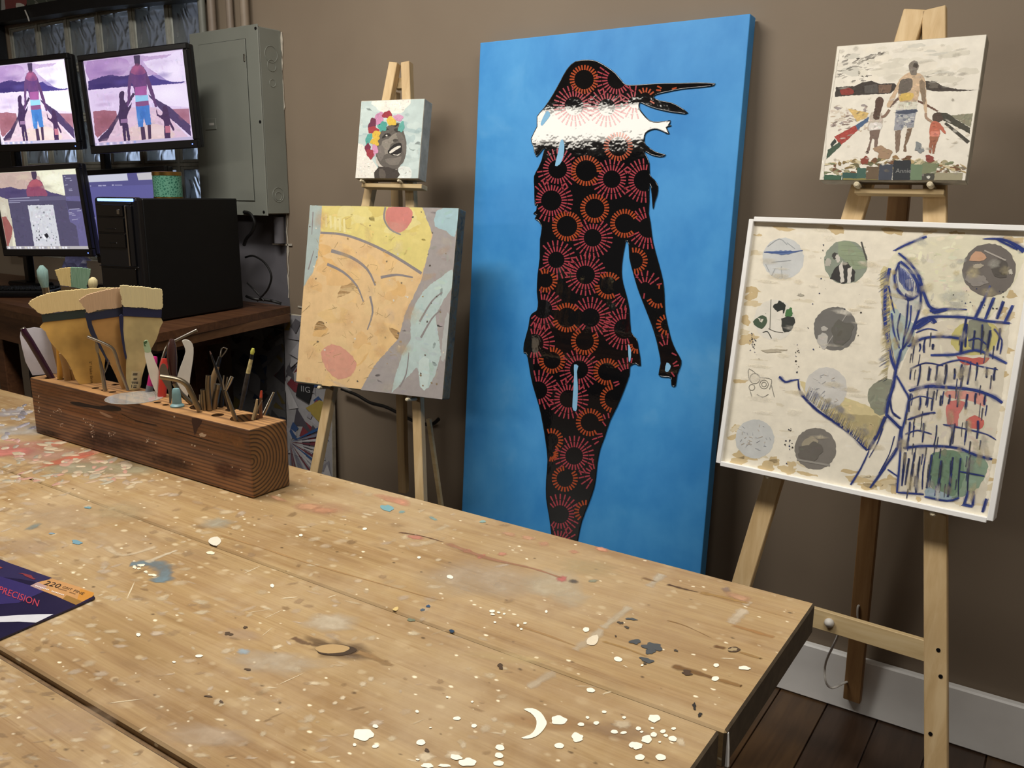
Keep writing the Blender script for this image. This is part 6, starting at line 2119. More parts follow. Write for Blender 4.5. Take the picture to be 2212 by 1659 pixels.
cable('thick black power cable dropping behind the tower, topmost of the three', [(527, 458, 0), (541, 462, 0), (550, 480, 0), (545, 500, 0), (533, 515, 0.0), (527, 530, 0)], -0.10, 0.006)
cable('thin black cable making a wide loop beside the tower', [(530, 556, 0), (548, 553, 0), (572, 568, 0), (586, 595, 0), (580, 622, 0), (566, 640, 0), (556, 650, 0)], -0.10, 0.0035)
cable('black cable lying along the desk towards the wall', [(532, 640, 0), (550, 646, 0), (575, 648, 0.03), (595, 652, 0.05), (608, 656, 0.065)], -0.11, 0.005)
cable('thin black cable crossing behind the tower foot', [(534, 611, 0), (548, 625, 0), (562, 640, 0), (570, 650, 0)], -0.10, 0.003)
cable('long black cord hanging along the wall behind the left easel', [(738, 840, 0), (770, 853, 0), (800, 870, 0), (830, 878, 0), (860, 892, 0), (895, 910, 0), (930, 917, 0), (948, 905, 0)], -0.024, 0.006, 'black cables behind the computer tower')

# keyboard at the left edge, with its wrist rest
kb = thing('keyboard', at_z(40, 625, ZD), 'black keyboard with glossy wrist rest at the left end of the desk', 'keyboard')
k0, k1, k2 = at_z(112, 640, ZD), at_z(95, 606, ZD), at_z(-60, 640, ZD)
kx = (k0 - k2)
kx.z = 0
kx.normalize()
ky = Vector((-kx.y, kx.x, 0))
kc = k0 - kx * 0.24 + ky * 0.065
AXK = (kx, ky, Vector((0, 0, 1)))
MB().box(kc + Vector((0, 0, 0.011)), (0.46, 0.14, 0.020), 0.006, AXK, seg=2).build('body', M['black_plastic'], kb)
MB().box(kc - ky * 0.092 + Vector((0, 0, 0.008)), (0.46, 0.045, 0.014), 0.006, AXK, seg=3).build('wrist_rest', M['gloss_black'], kb)
key_me = raw_mesh(MB().box((0, 0, 0), (0.0165, 0.0165, 0.007), 0.0018, AXK), 'key', M['black_matte'])
for i in range(22):
    for j in range(6):
        o = bpy.data.objects.new('key', key_me)
        COL.objects.link(o)
        o.parent = kb
        o.location = kc + kx * (-0.21 + i * 0.020) + ky * (-0.050 + j * 0.020) + Vector((0, 0, 0.0245)) - Vector(kb['_org'])


# crumpled plastic bag behind the brushes
def crumple(name, c, r, mat, seed, label, cat):
    bm = bmesh.new()
    bmesh.ops.create_icosphere(bm, subdivisions=3, radius=1.0)
    rd = random.Random(seed)
    for v in bm.verts:
        k = 1 + rd.uniform(-0.14, 0.14) + 0.16 * math.sin(v.co.x * 5 + v.co.z * 4)
        v.co = Vector(c) + Vector((v.co.x * r[0] * k, v.co.y * r[1] * k, v.co.z * r[2] * k))
    zmin = min(v.co.z for v in bm.verts)
    for v in bm.verts:
        v.co.z += c[2] - r[2] - zmin
    return tag(MB().bm(bm).build(name, mat), label, cat)


bp = at_z(180, 606, ZD)
crumple('plastic_bag', bp + Vector((0, 0, 0.055)), (0.10, 0.06, 0.055), plain('violet_plastic', '#6f6f9a', 0.3, vary=0.3, vscale=18), 3, 'crumpled violet plastic bag on the desk below the monitors', 'bag')

# ================================================================== BRUSH BLOCK AND TOOLS
BX0, BX1, BY0, BY1, BZ = -1.825, -1.120, -1.165, -1.084, 0.862
TD, TE = crop(0, 560, 0.21700), crop(240, 680, 0.25316)


def ring_wood(name, light, mid, dark, amount, rough=0.6, bscale=1.0):
    m, nt, b = new_mat(name)
    tc_ = N(nt, 'ShaderNodeTexCoord')
    mp = N(nt, 'ShaderNodeMapping')
    mp.inputs['Location'].default_value = (0, 0.040, -0.066)
    mp.inputs['Scale'].default_value = (0.25, 1, 1)
    nt.links.new(tc_.outputs['Object'], mp.inputs['Vector'])
    wv = N(nt, 'ShaderNodeTexWave', wave_type='RINGS', rings_direction='X', wave_profile='SAW')
    wv.inputs['Scale'].default_value = 46
    wv.inputs['Distortion'].default_value = 1.2
    wv.inputs['Detail'].default_value = 2
    wv.inputs['Detail Scale'].default_value = 0.15
    nt.links.new(mp.outputs[0], wv.inputs['Vector'])
    n1 = noise(nt, coords(nt, (0.8, 5, 5)), 5, 4, 0.6)
    c1 = ramp(nt, n1, [(0.3, srgb(mid)), (0.65, srgb(light))])
    rg = bw(nt, ramp(nt, wv.outputs['Fac'], [(0.45, (0, 0, 0)), (0.8, (amount,) * 3), (0.97, (amount * 0.8,) * 3)]))
    c = mixc(nt, rg, c1, srgb(dark))
    n2 = noise(nt, coords(nt, (1.5, 6, 6), (2, 0, 0)), 6, 3)
    c = mixc(nt, bw(nt, ramp(nt, n2, [(0.55, (0, 0, 0)), (0.75, (0.45,) * 3)])), c, srgb(dark))
    nt.links.new(c, b.inputs['Base Color'])
    b.inputs['Roughness'].default_value = rough
    bump(nt, b, wv.outputs['Fac'], 0.35 * bscale, 0.0015)
    return m


M['block_front'] = ring_wood('stained_fir_front', '#8f5f38', '#5f3e29', '#2a1a12', 0.7)
M['block_end'] = ring_wood('fir_end_grain', '#7f5a33', '#6b4a28', '#291a0d', 0.95)
M['block_top'] = ring_wood('fir_top', '#a97d4c', '#8f6637', '#5a3c20', 0.7)

block = thing('brush_block', ((BX0 + BX1) / 2, (BY0 + BY1) / 2, ZT), 'drilled brown timber beam holding brushes and tools on the workbench', 'brush holder')


def base(px, py):
    q = at_z(px, py, BZ)
    q.y = min(max(q.y, BY0 + 0.012), BY1 - 0.012)
    q.x = min(max(q.x, BX0 + 0.02), BX1 - 0.02)
    return q


big = [(TE([(800, 782)])[0], 0.027), (TE([(1150, 880)])[0], 0.027), (TE([(910, 855)])[0], 0.011), (TE([(1060, 800)])[0], 0.0095)]
big += [(TD([(950, 1283)])[0], 0.007), (TD([(1150, 1248)])[0], 0.008), (TD([(1120, 1322)])[0], 0.007), (TD([(1040, 1303)])[0], 0.0065), (TD([(1570, 1425)])[0], 0.007), (TD([(1650, 1450)])[0], 0.006), (TD([(500, 1180)])[0], 0.0105), (TD([(610, 1195)])[0], 0.008)]
cut = MB()
for (px, py), r in big:
    q = base(px, py)
    cut.lathe((q.x, q.y, BZ - 0.075), [(r, 0), (r, 0.09)], 20)
blk = MB().box(((BX0 + BX1) / 2, (BY0 + BY1) / 2, (ZT + BZ) / 2 + 0.0006), (BX1 - BX0, BY1 - BY0, BZ - ZT - 0.001), 0.003, seg=2)
bo = blk.build('block_body', M['block_front'], block)
co = cut.build('block_cutter', None, None)
md = bo.modifiers.new('drill', 'BOOLEAN')
md.object = co
md.operation = 'DIFFERENCE'
md.solver = 'EXACT'
md.use_self = True
bpy.context.view_layer.update()
_dg = bpy.context.evaluated_depsgraph_get()
nm = bpy.data.meshes.new_from_object(bo.evaluated_get(_dg))
bo.modifiers.clear()
old = bo.data
bo.data = nm
bpy.data.objects.remove(co, do_unlink=True)
nm.materials.clear()
for k in ('block_front', 'block_end', 'block_top'):
    nm.materials.append(M[k])
for p_ in nm.polygons:
    n = p_.normal
    p_.material_index = 1 if abs(n.x) > 0.7 else (2 if n.z > 0.7 else 0)
# knot hole, cracks and paint flecks on its front face
F_BF = Frame((BX0, BY0, ZT), (1, 0, 0), (0, 0, 1))
TB2 = crop(40, 780, 0.13562)
mk = Art(F_BF, TB2, 0.00002, BX1 - BX0, BZ - ZT)
mk.poly([(810, 660), (950, 650), (1080, 680), (1300, 720), (1420, 700), (1620, 740), (1620, 790), (1500, 800), (1350, 780), (1150, 745), (950, 715)], '#1d110b', 2)
mk.poly([(1290, 800), (1400, 840), (1510, 900), (1440, 900), (1330, 850)], '#a9876b', 2)
for q in [(500, 480, 420, 110, '#8a5c36', 0.5), (1100, 560, 500, 70, '#7d5232', 0.5), (1750, 930, 420, 130, '#8f5f38', 0.55), (1000, 800, 400, 60, '#8a5a34', 0.5), (500, 1150, 380, 160, '#2c1a14', 0.55), (1300, 1250, 500, 160, '#38211a', 0.5), (1900, 1350, 400, 120, '#4a2a1e', 0.45)]:
    mk.wash(*q, 0.2)
mk.line([(1640, 840), (1800, 920), (2000, 980), (2200, 1020)], 0.0016, '#1f120c')
rnd = random.Random(12)
mk.up()
for cx, cy, sx, sy, n in [(620, 800, 90, 60, 12), (1130, 980, 90, 60, 16), (1180, 1160, 40, 90, 14), (1480, 1160, 90, 50, 14), (330, 700, 20, 220, 9), (2060, 1270, 60, 60, 5), (680, 1040, 60, 40, 6)]:
    for k in range(n):
        mk.disc(cx + rnd.gauss(0, sx / 2), cy + rnd.gauss(0, sy / 2), rnd.uniform(3, 11), rnd.choice(['#c9b39c', '#b49a86', '#d6c4b0']), 6, lvl=mk.l)
mk.T = TE
for q in [(900, 1020, 300, 60, '#93633a', 0.55), (1080, 1080, 120, 80, '#9a683c', 0.5), (500, 1000, 200, 60, '#8a5c36', 0.5), (300, 830, 160, 40, '#5a3626', 0.5), (900, 900, 220, 40, '#6a4029', 0.5), (500, 1250, 300, 80, '#40261d', 0.5), (1000, 1330, 220, 80, '#5a3226', 0.5)]:
    mk.wash(*q, 0.2)
mk.line([(545, 990), (650, 1020), (780, 1060), (920, 1100)], 0.0022, '#1f120c', 0.0008)
mk.line([(200, 905), (330, 935), (400, 950)], 0.0012, '#1f120c', 0.0005)
mk.blob(780, 1025, 30, 16, '#c4ab92', rnd, 0.3)
mk.poly([(690, 880), (780, 900), (740, 970), (715, 1030), (700, 960)], '#3d2116', 2)
mk.up()
for q in [(312, 1078, 8), (380, 1095, 8), (690, 1110, 7), (715, 1118, 8), (625, 1255, 6), (692, 1275, 6), (540, 870, 8), (1035, 1300, 6), (1105, 1320, 5), (830, 1150, 4), (865, 1190, 4)]:
    mk.disc(*q, '#c9b39c', 7, lvl=mk.l)
mo = mk.mb.build('wear_marks', M['print_matte'], block)
mo['kind'] = 'stuff'
mk.soft.build('worn_stain', M['print_wash'], block)['kind'] = 'stuff'


class Stick:
    """a tool standing in the block: drawn on an upright plane through its foot, turned to the photographer"""

    def __init__(self, name, label, cat, foot_px, group='brushes and tools in the block', push=0.0, dz=0.0):
        q = base(*foot_px)
        n = facing(q)
        q = q + n * push
        self.fr = Frame(q, Vector((-n.y, n.x, 0)), (0, 0, 1))
        self.th = thing(name, q + Vector((0, 0, dz)), label, cat, group)

    def P(self, pts, T=TD):
        return self.fr.pxs(T(pts))

    def plate(self, part, pts, t, mat, T=TD, off=0.0, sm=0, sink=None, parent=None):
        q = self.P(pts, T)
        if sm:
            q = [(v.x, v.y) for v in smooth([Vector((a, b, 0)) for a, b in q], sm)]
        q = [(a, max(b, 0.0006)) for a, b in q]
        if part.endswith('bristles'):
            q = roughen(q, 0.0007, random.Random(len(q)), 0.0016)
        if sink:
            m_ = min(b for a, b in q)
            q = [(a, b - sink if b < m_ + 0.006 else b) for a, b in q]
        return MB().prism(self.fr, q, t, off + t / 2).build(part, mat, parent or self.th)

    def tube(self, part, pts, w, mat, T=TD, sm=0, hollow=None, sink=0.0, seg=8, parent=None, off=0.0):
        q = [self.fr.p(a, b, off) for a, b in self.P(pts, T)]
        ws = list(w) if isinstance(w, (list, tuple)) else [w] * len(q)
        if sink:
            d = (q[-1] - q[-2]).normalized()
            if d.z > -0.5:
                d = Vector((0, 0, -1))
            q.append(q[-1] + d * sink)
            ws.append(ws[-1])
        if sm:
            q = smooth(q, sm, False)
            ws = [ws[0]] * len(q)
        if hollow:
            return MB().pipe(q, ws[0], hollow).build(part, mat, parent or self.th, 60)
        return MB().tube(q, ws, seg).build(part, mat, parent or self.th, 50)


def col(name, c, rough=0.45, **k):
    if name not in M:
        M[name] = plain(name, c, rough, **k)
    return M[name]


def bristle_mat(name, c1, c2):
    m, nt, b = new_mat(name)
    n1 = noise(nt, coords(nt, (60, 60, 2.5)), 9, 3, 0.7)
    nt.links.new(ramp(nt, n1, [(0.3, srgb(c1)), (0.7, srgb(c2))]), b.inputs['Base Color'])
    b.inputs['Roughness'].default_value = 0.8
    bump(nt, b, n1, 0.5, 0.001)
    return m


# --- three wide hake brushes
hk = [('hake_brush', 'widest hake brush, orange-yellow handle, leftmost of the three fan-shaped brushes', (196, 829), -0.004, '#bd9650', '#cfb680', '#d9c08a', '#27312f',
       [(285, 440), (330, 398), (420, 360), (520, 330), (700, 308), (960, 288), (1195, 285), (1225, 330), (1150, 468), (850, 497), (560, 522), (420, 545), (350, 500)],
       [(412, 550), (1150, 465), (1160, 545), (425, 625)],
       [(435, 626), (1150, 546), (1140, 650), (1100, 760), (1060, 900), (1040, 1050), (1015, 1250), (795, 1250), (720, 1110), (660, 1000), (590, 920), (500, 820), (455, 720)], None),
      ('hake_brush', 'middle hake brush of three, tan-orange handle and pinkish bristles', (262, 839), 0.006, '#a57b46', '#b09272', '#bd9c7a', '#20263c',
       [(785, 410), (860, 358), (960, 328), (1080, 300), (1200, 285), (1222, 330), (1215, 470), (1080, 490), (970, 506), (880, 533), (850, 500), (810, 440)],
       [(882, 536), (1218, 472), (1225, 560), (908, 606)],
       [(910, 607), (1205, 562), (1200, 700), (1232, 900), (1252, 985), (1257, 1290), (1215, 1295), (1150, 1150), (1090, 1030), (1010, 860), (930, 700)],
       [(848, 530), (905, 540), (915, 640), (980, 800), (1050, 950), (1097, 1030), (1080, 1042), (1000, 900), (900, 740), (863, 620)]),
      ('hake_brush', 'right hake brush of three, pale handle with a barcode sticker', (287, 840), 0.018, '#b3a070', '#c4b68c', '#d0c190', '#1b2140',
       [(1195, 265), (1300, 268), (1430, 274), (1520, 290), (1612, 300), (1614, 400), (1607, 495), (1420, 480), (1230, 468), (1213, 400)],
       [(1222, 470), (1610, 497), (1606, 580), (1222, 562)],
       [(1226, 564), (1602, 580), (1592, 680), (1555, 800), (1500, 900), (1460, 1010), (1410, 1180), (1390, 1290), (1265, 1290), (1255, 1000), (1225, 760)],
       [(1188, 560), (1229, 565), (1226, 700), (1250, 900), (1264, 970), (1246, 987), (1210, 800), (1190, 640)])]
hakes = []
for i, (nm_, lab, foot, push, hc_, b1, b2, fc_, br, fe, ha, stp) in enumerate(hk):
    s = Stick(nm_, lab, 'brush', foot, 'wide hake brushes in the block', push)
    s.plate('handle', ha, 0.006, plain('hake_handle', hc_, 0.42, vary=0.28, vscale=16), sm=2)
    s.plate('ferrule', fe, 0.009, col('ferrule_%d' % i, fc_, 0.4))
    s.plate('bristles', br, 0.011, bristle_mat('hake_bristles', b1, b2), sm=2)
    if stp:
        s.plate('edge_strap', stp, 0.010, col('ferrule_%d' % i, fc_, 0.4), sm=2)
    hakes.append(s)
# lettering and sticker
s = hakes[0]
pm_ = MB()
o_ = s.fr.from_px(*TD([(885, 1015)])[0])
o_2 = s.fr.from_px(*TD([(905, 1250)])[0])
dv = Vector((o_2[0] - o_[0], o_2[1] - o_[1]))
L_ = dv.length
dv.normalize()
text_mesh(pm_, s.fr, '5" Hake Brush', o_, 0.0075, srgb('#5d4a28'), 0.0033, xd=(dv.x, dv.y), yd=(-dv.y, dv.x), fit=L_)
pm_.build('lettering', M['print_paper'], s.th)
s = hakes[2]
s.plate('sticker', [(1310, 1110), (1400, 1115), (1385, 1285), (1295, 1285)], 0.0005, col('sticker_clear', '#b8a982', 0.3), off=0.0035)
pm_ = MB()
for k, (x0, x1, y0, y1) in enumerate([(1325, 1370, 1130, 1138), (1322, 1368, 1142, 1152), (1330, 1366, 1180, 1186), (1328, 1362, 1190, 1200), (1310, 1376, 1215, 1222), (1318, 1330, 1225, 1236), (1336, 1350, 1225, 1236), (1354, 1376, 1225, 1236), (1308, 1316, 1245, 1275), (1330, 1362, 1250, 1256), (1326, 1360, 1264, 1276)]):
    pm_.flat(s.fr, s.P([(x0, y0), (x1, y0), (x1 - 2, y1), (x0 - 2, y1)]), 0.0039, srgb('#33302c'))
pm_.build('barcode', M['print_paper'], s.th)

# --- brushes standing behind the hakes
s = Stick('round_brush', 'round brush with pale teal bristles behind the hake brushes', 'brush', TD([(617, 1195)])[0], push=-0.03)
s.tube('bristles', [(412, 62), (420, 110), (430, 190), (450, 280)], (0.0035, 0.0105, 0.0105, 0.007), bristle_mat('teal_bristles', '#6b8c8a', '#88a59f'), seg=10)
s.tube('ferrule', [(450, 280), (465, 350)], (0.0075, 0.0075), M['steel'])
s.tube('handle', [(465, 350), (540, 800), (617, 1195)], (0.006, 0.008, 0.005), col('tan_handle', '#a9875a'), sink=0.0)
s = Stick('flat_brush', 'flat brush with half cream, half green bristles behind the hake brushes', 'brush', TD([(760, 1200)])[0], push=-0.03)
s.plate('bristles', [(546, 112), (600, 92), (700, 80), (707, 270), (600, 258), (580, 200)], 0.010, bristle_mat('cream_bristles', '#bfa568', '#d0ba80'))
s.plate('dyed_bristles', [(701, 80), (800, 80), (905, 100), (892, 170), (862, 260), (868, 300), (708, 272)], 0.010, bristle_mat('green_bristles', '#587c60', '#829f8a'))
s.plate('ferrule', [(603, 262), (864, 300), (866, 345), (610, 330)], 0.011, M['steel'])
s.plate('handle', [(640, 336), (840, 342), (800, 700), (785, 1200), (735, 1200), (690, 700)], 0.008, col('tan_handle', '#a9875a'))
s = Stick('filbert_brush', 'small cream filbert brush peeking over the hake brushes', 'brush', TD([(930, 1215)])[0], push=-0.03)
s.tube('bristles', [(928, 178), (926, 205), (925, 250), (920, 290)], (0.003, 0.0085, 0.0095, 0.007), bristle_mat('cream_bristles_b', '#b3a577', '#c9bd92'), seg=10)
s.tube('ferrule', [(920, 290), (920, 350)], 0.0072, M['dark_metal'])
s.tube('handle', [(920, 350), (930, 1215)], (0.006, 0.005), col('tan_handle', '#a9875a'))

# --- left end
s = Stick('plastic_scraper', 'white plastic scraper standing at the left end of the block', 'scraper', TD([(450, 1155)])[0], push=-0.022)
s.plate('blade', [(205, 722), (250, 692), (440, 690), (560, 860), (600, 1000), (570, 1168), (325, 1168), (212, 850)], 0.0022, col('white_plastic', '#c9c8d2', 0.35), sm=2)
s = Stick('paint_brush', 'dark purple brush handle leaning out at the left end', 'brush', TD([(510, 1182)])[0])
s.tube('handle', [(228, 690), (250, 740), (300, 815), (400, 985), (512, 1182)], (0.0058, 0.0072, 0.0072, 0.0072, 0.0072), col('purple_lacquer', '#33192c', 0.15), sink=0.02)
s.tube('end_cap', [(222, 682), (229, 693)], (0.0045, 0.0058), M['steel'])
s = Stick('pencil', 'yellow wooden stick between the purple handle and the hake brush', 'pencil', TD([(598, 1192)])[0], push=-0.006)
s.tube('shaft', [(585, 880), (598, 1192)], 0.0055, col('yellow_wood', '#c58f38'), sink=0.02)
s = Stick('dowel', 'thick pale dowel beside the yellow stick', 'dowel', TD([(680, 1218)])[0], push=-0.014)
s.tube('shaft', [(625, 930), (655, 1050), (682, 1205)], 0.0078, col('pale_wood', '#a98757'), seg=12)
s = Stick('dowel', 'short thin dowel behind the widest hake brush', 'dowel', TD([(738, 1218)])[0], push=-0.016)
s.tube('shaft', [(715, 1090), (738, 1210)], 0.0042, col('pale_wood', '#a98757'))

# --- middle: straws, knives, markers
s = Stick('metal_straw', 'bent steel straw in front of the middle hake brush', 'straw', TD([(1272, 1302)])[0], push=0.030)
s.tube('tube', [(868, 770), (960, 806), (1060, 850), (1118, 888), (1150, 950), (1190, 1085), (1272, 1302)], 0.0031, M['steel'], hollow=0.0024, sm=4)
s = Stick('wax_spatula', 'slim steel modelling spatula left of the bent straw', 'tool', TD([(1045, 1302)])[0], push=0.012)
s.plate('tip', [(950, 835), (965, 828), (985, 880), (985, 930), (965, 938), (948, 890)], 0.0015, M['steel'], sm=2)
s.tube('shaft', [(975, 930), (990, 990), (1012, 1085), (1045, 1302)], (0.0014, 0.0022, 0.0038, 0.0042), M['steel'], sink=0.02)
s.tube('prong', [(1085, 1005), (1062, 1080), (1030, 1150)], (0.0012, 0.0016, 0.0018), M['steel'])
s = Stick('palette_spatula', 'white plastic spatula with a green painted tip', 'spatula', TD([(1572, 1348)])[0], push=0.012)
s.plate('blade', [(1440, 925), (1500, 915), (1545, 1020), (1592, 1150), (1585, 1345), (1560, 1345), (1490, 1170), (1455, 1020)], 0.004, col('white_blade', '#d8d4c4', 0.35), sm=2)
s.plate('painted_tip', [(1428, 825), (1470, 808), (1498, 880), (1502, 918), (1442, 924)], 0.0044, col('green_paint', '#9fb590', 0.5), sm=2)
s.plate('green_blot', [(1428, 820), (1466, 806), (1462, 832), (1440, 845), (1455, 862), (1436, 862)], 0.0052, col('dark_green', '#3c5a38', 0.5))
s = Stick('marker', 'pink marker pen with a grey cap', 'marker', TD([(1480, 1325)])[0], push=-0.004)
s.tube('barrel', [(1548, 968), (1538, 1010), (1495, 1258)], (0.0035, 0.0058, 0.0064), col('pink_plastic', '#c22a78', 0.3), seg=12)
s.tube('cap', [(1495, 1258), (1481, 1325)], (0.0068, 0.0068), col('grey_cap', '#7d7d84', 0.35), sink=0.01, seg=12)
s = Stick('marker', 'red marker pen in the middle of the block', 'marker', TD([(1610, 1362)])[0], push=0.006)
s.tube('barrel', [(1634, 990), (1632, 1060), (1612, 1362)], (0.0050, 0.0078, 0.0080), col('red_plastic', '#b5352b', 0.3), sink=0.01, seg=12)
s = Stick('palette_knife', 'palette knife with dark brown handle and grey blade', 'knife', TD([(1700, 1428)])[0], push=0.012)
s.plate('blade', [(1600, 1055), (1645, 1045), (1690, 1170), (1712, 1300), (1705, 1425), (1685, 1428), (1672, 1300), (1590, 1165)], 0.0012, col('worn_steel', '#77716b', 0.35, metal=0.8), sm=2)
s = Stick('knife_handle', 'dark brown tapered knife handle beside the white plastic knife', 'knife', TD([(1765, 1335)])[0], push=-0.006)
s.tube('handle', [(1712, 795), (1708, 850), (1712, 980), (1722, 1120), (1765, 1330)], (0.004, 0.0085, 0.0098, 0.0075, 0.0032), col('brown_lacquer', '#3d2622', 0.25), seg=12)
s = Stick('metal_straw', 'steel straw bent to the right, behind the brown knife handle', 'straw', TD([(1560, 1352)])[0], push=-0.014)
s.tube('tube', [(1962, 705), (1740, 815), (1682, 850), (1645, 915), (1595, 1090), (1560, 1352)], 0.0032, M['steel'], hollow=0.0025, sm=4)
s = Stick('plastic_knife', 'white plastic clay knife with a rounded hooked end', 'knife', TD([(1820, 1385)])[0], push=-0.012)
s.plate('blade', [(1813, 815), (1850, 800), (1900, 822), (1926, 880), (1920, 1000), (1892, 1180), (1868, 1375), (1782, 1370), (1764, 1180), (1820, 1010), (1846, 920), (1832, 860)], 0.006, col('white_knife', '#d2cec4', 0.35), sm=2)
s = Stick('metal_straw', 'brass-coloured straw bent over to the left of the big hole', 'straw', TD([(1985, 1505)])[0], push=0.012)
s.tube('tube', [(1592, 1168), (1700, 1184), (1790, 1206), (1858, 1250), (1900, 1325), (1988, 1505)], 0.0050, M['brass_steel'], hollow=0.0040, sm=4)
s = Stick('metal_straw', 'short brass tube dipping into the big hole', 'straw', TD([(1905, 1440)])[0], push=0.004)
s.tube('tube', [(1738, 1235), (1800, 1335), (1912, 1435)], 0.0045, M['brass_steel'], hollow=0.0036, sm=3)
q = base(*TD([(1765, 1468)])[0])
cap = thing('rubber_cap', (q.x, q.y, BZ), 'pale teal flared cap standing on the block', 'cap')
k_ = 0.00021
MB().lathe((q.x, q.y, BZ + 0.0004), [(0.0125, 0), (0.0125, 0.0025), (0.0085, 0.006), (0.0078, 0.024), (0.0072, 0.030), (0.0055, 0.034)], 20).build('body', col('teal_rubber', '#6f9093', 0.5), cap, 40)

# --- big hole and right end (second crop)
s = Stick('brush_ferrule', 'brass-coloured empty ferrule standing in the big hole', 'ferrule', TE([(800, 815)])[0])
s.tube('tube', [(788, 638), (800, 815)], 0.0056, M['brass_steel'], TE, hollow=0.0047, sink=0.02)
s = Stick('brush_ferrule', 'thin short ferrule at the left of the big hole', 'ferrule', TE([(766, 815)])[0])
s.tube('tube', [(765, 682), (766, 815)], 0.0031, M['steel'], TE, hollow=0.0024, sink=0.02)
s = Stick('metal_straw', 'steel straw with its open mouth up, in the big hole', 'straw', TE([(842, 812)])[0], push=0.006)
s.tube('tube', [(830, 518), (826, 580), (828, 650), (842, 812)], 0.0048, M['brass_steel'], TE, hollow=0.0038, sm=3)
s = Stick('brush_ferrule', 'tilted steel ferrule with a shiny rim in the big hole', 'ferrule', TE([(872, 800)])[0], push=0.004)
s.tube('tube', [(912, 600), (872, 800)], 0.0068, M['brass_steel'], TE, seg=12)
s.tube('rim', [(913, 592), (907, 632)], 0.0071, M['steel'], TE, seg=12)
s = Stick('brush_ferrule', 'dark steel ferrule at the right of the big hole', 'ferrule', TE([(935, 790)])[0], push=-0.002)
s.tube('tube', [(945, 640), (935, 790)], 0.0050, M['dark_metal'], TE, seg=10)
s = Stick('loop_tool', 'clay loop tool with a wire loop and wooden handle', 'tool', TE([(852, 770)])[0], push=-0.010)
s.tube('wire_loop', [(930, 362), (942, 290), (960, 278), (990, 290), (975, 318), (938, 362)], 0.0012, M['steel'], TE)
s.tube('ferrule', [(930, 358), (905, 440)], (0.0032, 0.0042), M['dark_metal'], TE)
s.tube('handle', [(905, 440), (868, 560), (852, 770)], (0.0045, 0.0062, 0.0048), col('worn_handle', '#7d6443', 0.6), TE)
s = Stick('detail_brush', 'thin black detail brush leaning across the loop tool', 'brush', TE([(1008, 818)])[0], push=0.004)
s.tube('handle', [(900, 470), (950, 600), (975, 690), (1008, 818)], (0.0028, 0.0032, 0.0034, 0.0026), col('black_lacquer', '#1b1b1e', 0.25), TE)
s.tube('ferrule', [(850, 330), (900, 470)], (0.0013, 0.0026), M['dark_metal'], TE)
s.tube('bristles', [(842, 310), (852, 336)], (0.0008, 0.0016), col('brown_bristle', '#5a4038', 0.8), TE)
s = Stick('wax_tool', 'small silver forked wax tool by the large right hole', 'tool', TE([(1065, 900)])[0], push=0.004)
s.tube('shaft', [(978, 650), (1000, 715), (1065, 900)], (0.0022, 0.0030, 0.0038), M['brass_steel'], TE)
s.tube('blade', [(1032, 528), (1010, 580), (978, 650)], (0.0034, 0.0034, 0.0018), M['steel'], TE)
s.tube('prong', [(962, 518), (955, 580), (968, 640)], (0.0012, 0.0014, 0.0014), M['steel'], TE)
s.tube('prong', [(992, 530), (985, 580), (974, 640)], (0.0012, 0.0014, 0.0014), M['steel'], TE)
s = Stick('detail_brush', 'slim brush with a yellow-green tip and speckled handle', 'brush', TE([(1105, 812)])[0], push=-0.004)
s.tube('bristles', [(1212, 286), (1208, 312), (1202, 336)], (0.0022, 0.0040, 0.0032), col('yellow_tip', '#a9a845', 0.6), TE)
s.tube('ferrule', [(1202, 336), (1195, 380)], (0.0030, 0.0032), M['dark_metal'], TE)
s.tube('handle', [(1195, 380), (1168, 500)], (0.0034, 0.0040), col('cream_handle', '#a8996a', 0.5, vary=0.4, vscale=120), TE)
s.tube('lower_handle', [(1168, 500), (1140, 640), (1105, 812)], (0.0042, 0.0046, 0.0034), col('spattered_black', '#2a2624', 0.5, vary=0.6, vscale=150), TE)
s = Stick('pick', 'short pale wooden pick in the right hole', 'pick', TE([(1215, 895)])[0])
s.tube('shaft', [(1246, 720), (1240, 770), (1215, 895)], (0.0018, 0.0026, 0.0038), col('pick_wood', '#9a8460', 0.5), TE)
s = Stick('pick', 'copper pick with a red tip in the right hole', 'pick', TE([(1278, 882)])[0])
s.tube('shaft', [(1279, 705), (1278, 882)], (0.0026, 0.0034), col('copper', '#7d5a44', 0.4, metal=0.7), TE)
s.tube('tip', [(1283, 648), (1279, 705)], (0.0018, 0.0027), col('red_tip', '#b0432c', 0.4), TE)
s = Stick('pick', 'silver pick leaning right out of the right hole', 'pick', TE([(1300, 855)])[0], push=-0.006)
s.tube('shaft', [(1388, 662), (1340, 770), (1298, 860)], (0.0022, 0.0034, 0.0040), M['steel'], TE)
s = Stick('pick', 'thin forked wire in the right hole beside the copper pick', 'pick', TE([(1235, 890)])[0], push=0.006)
s.tube('shaft', [(1290, 730), (1255, 790), (1225, 890)], (0.0010, 0.0014, 0.0016), M['brass_steel'], TE)

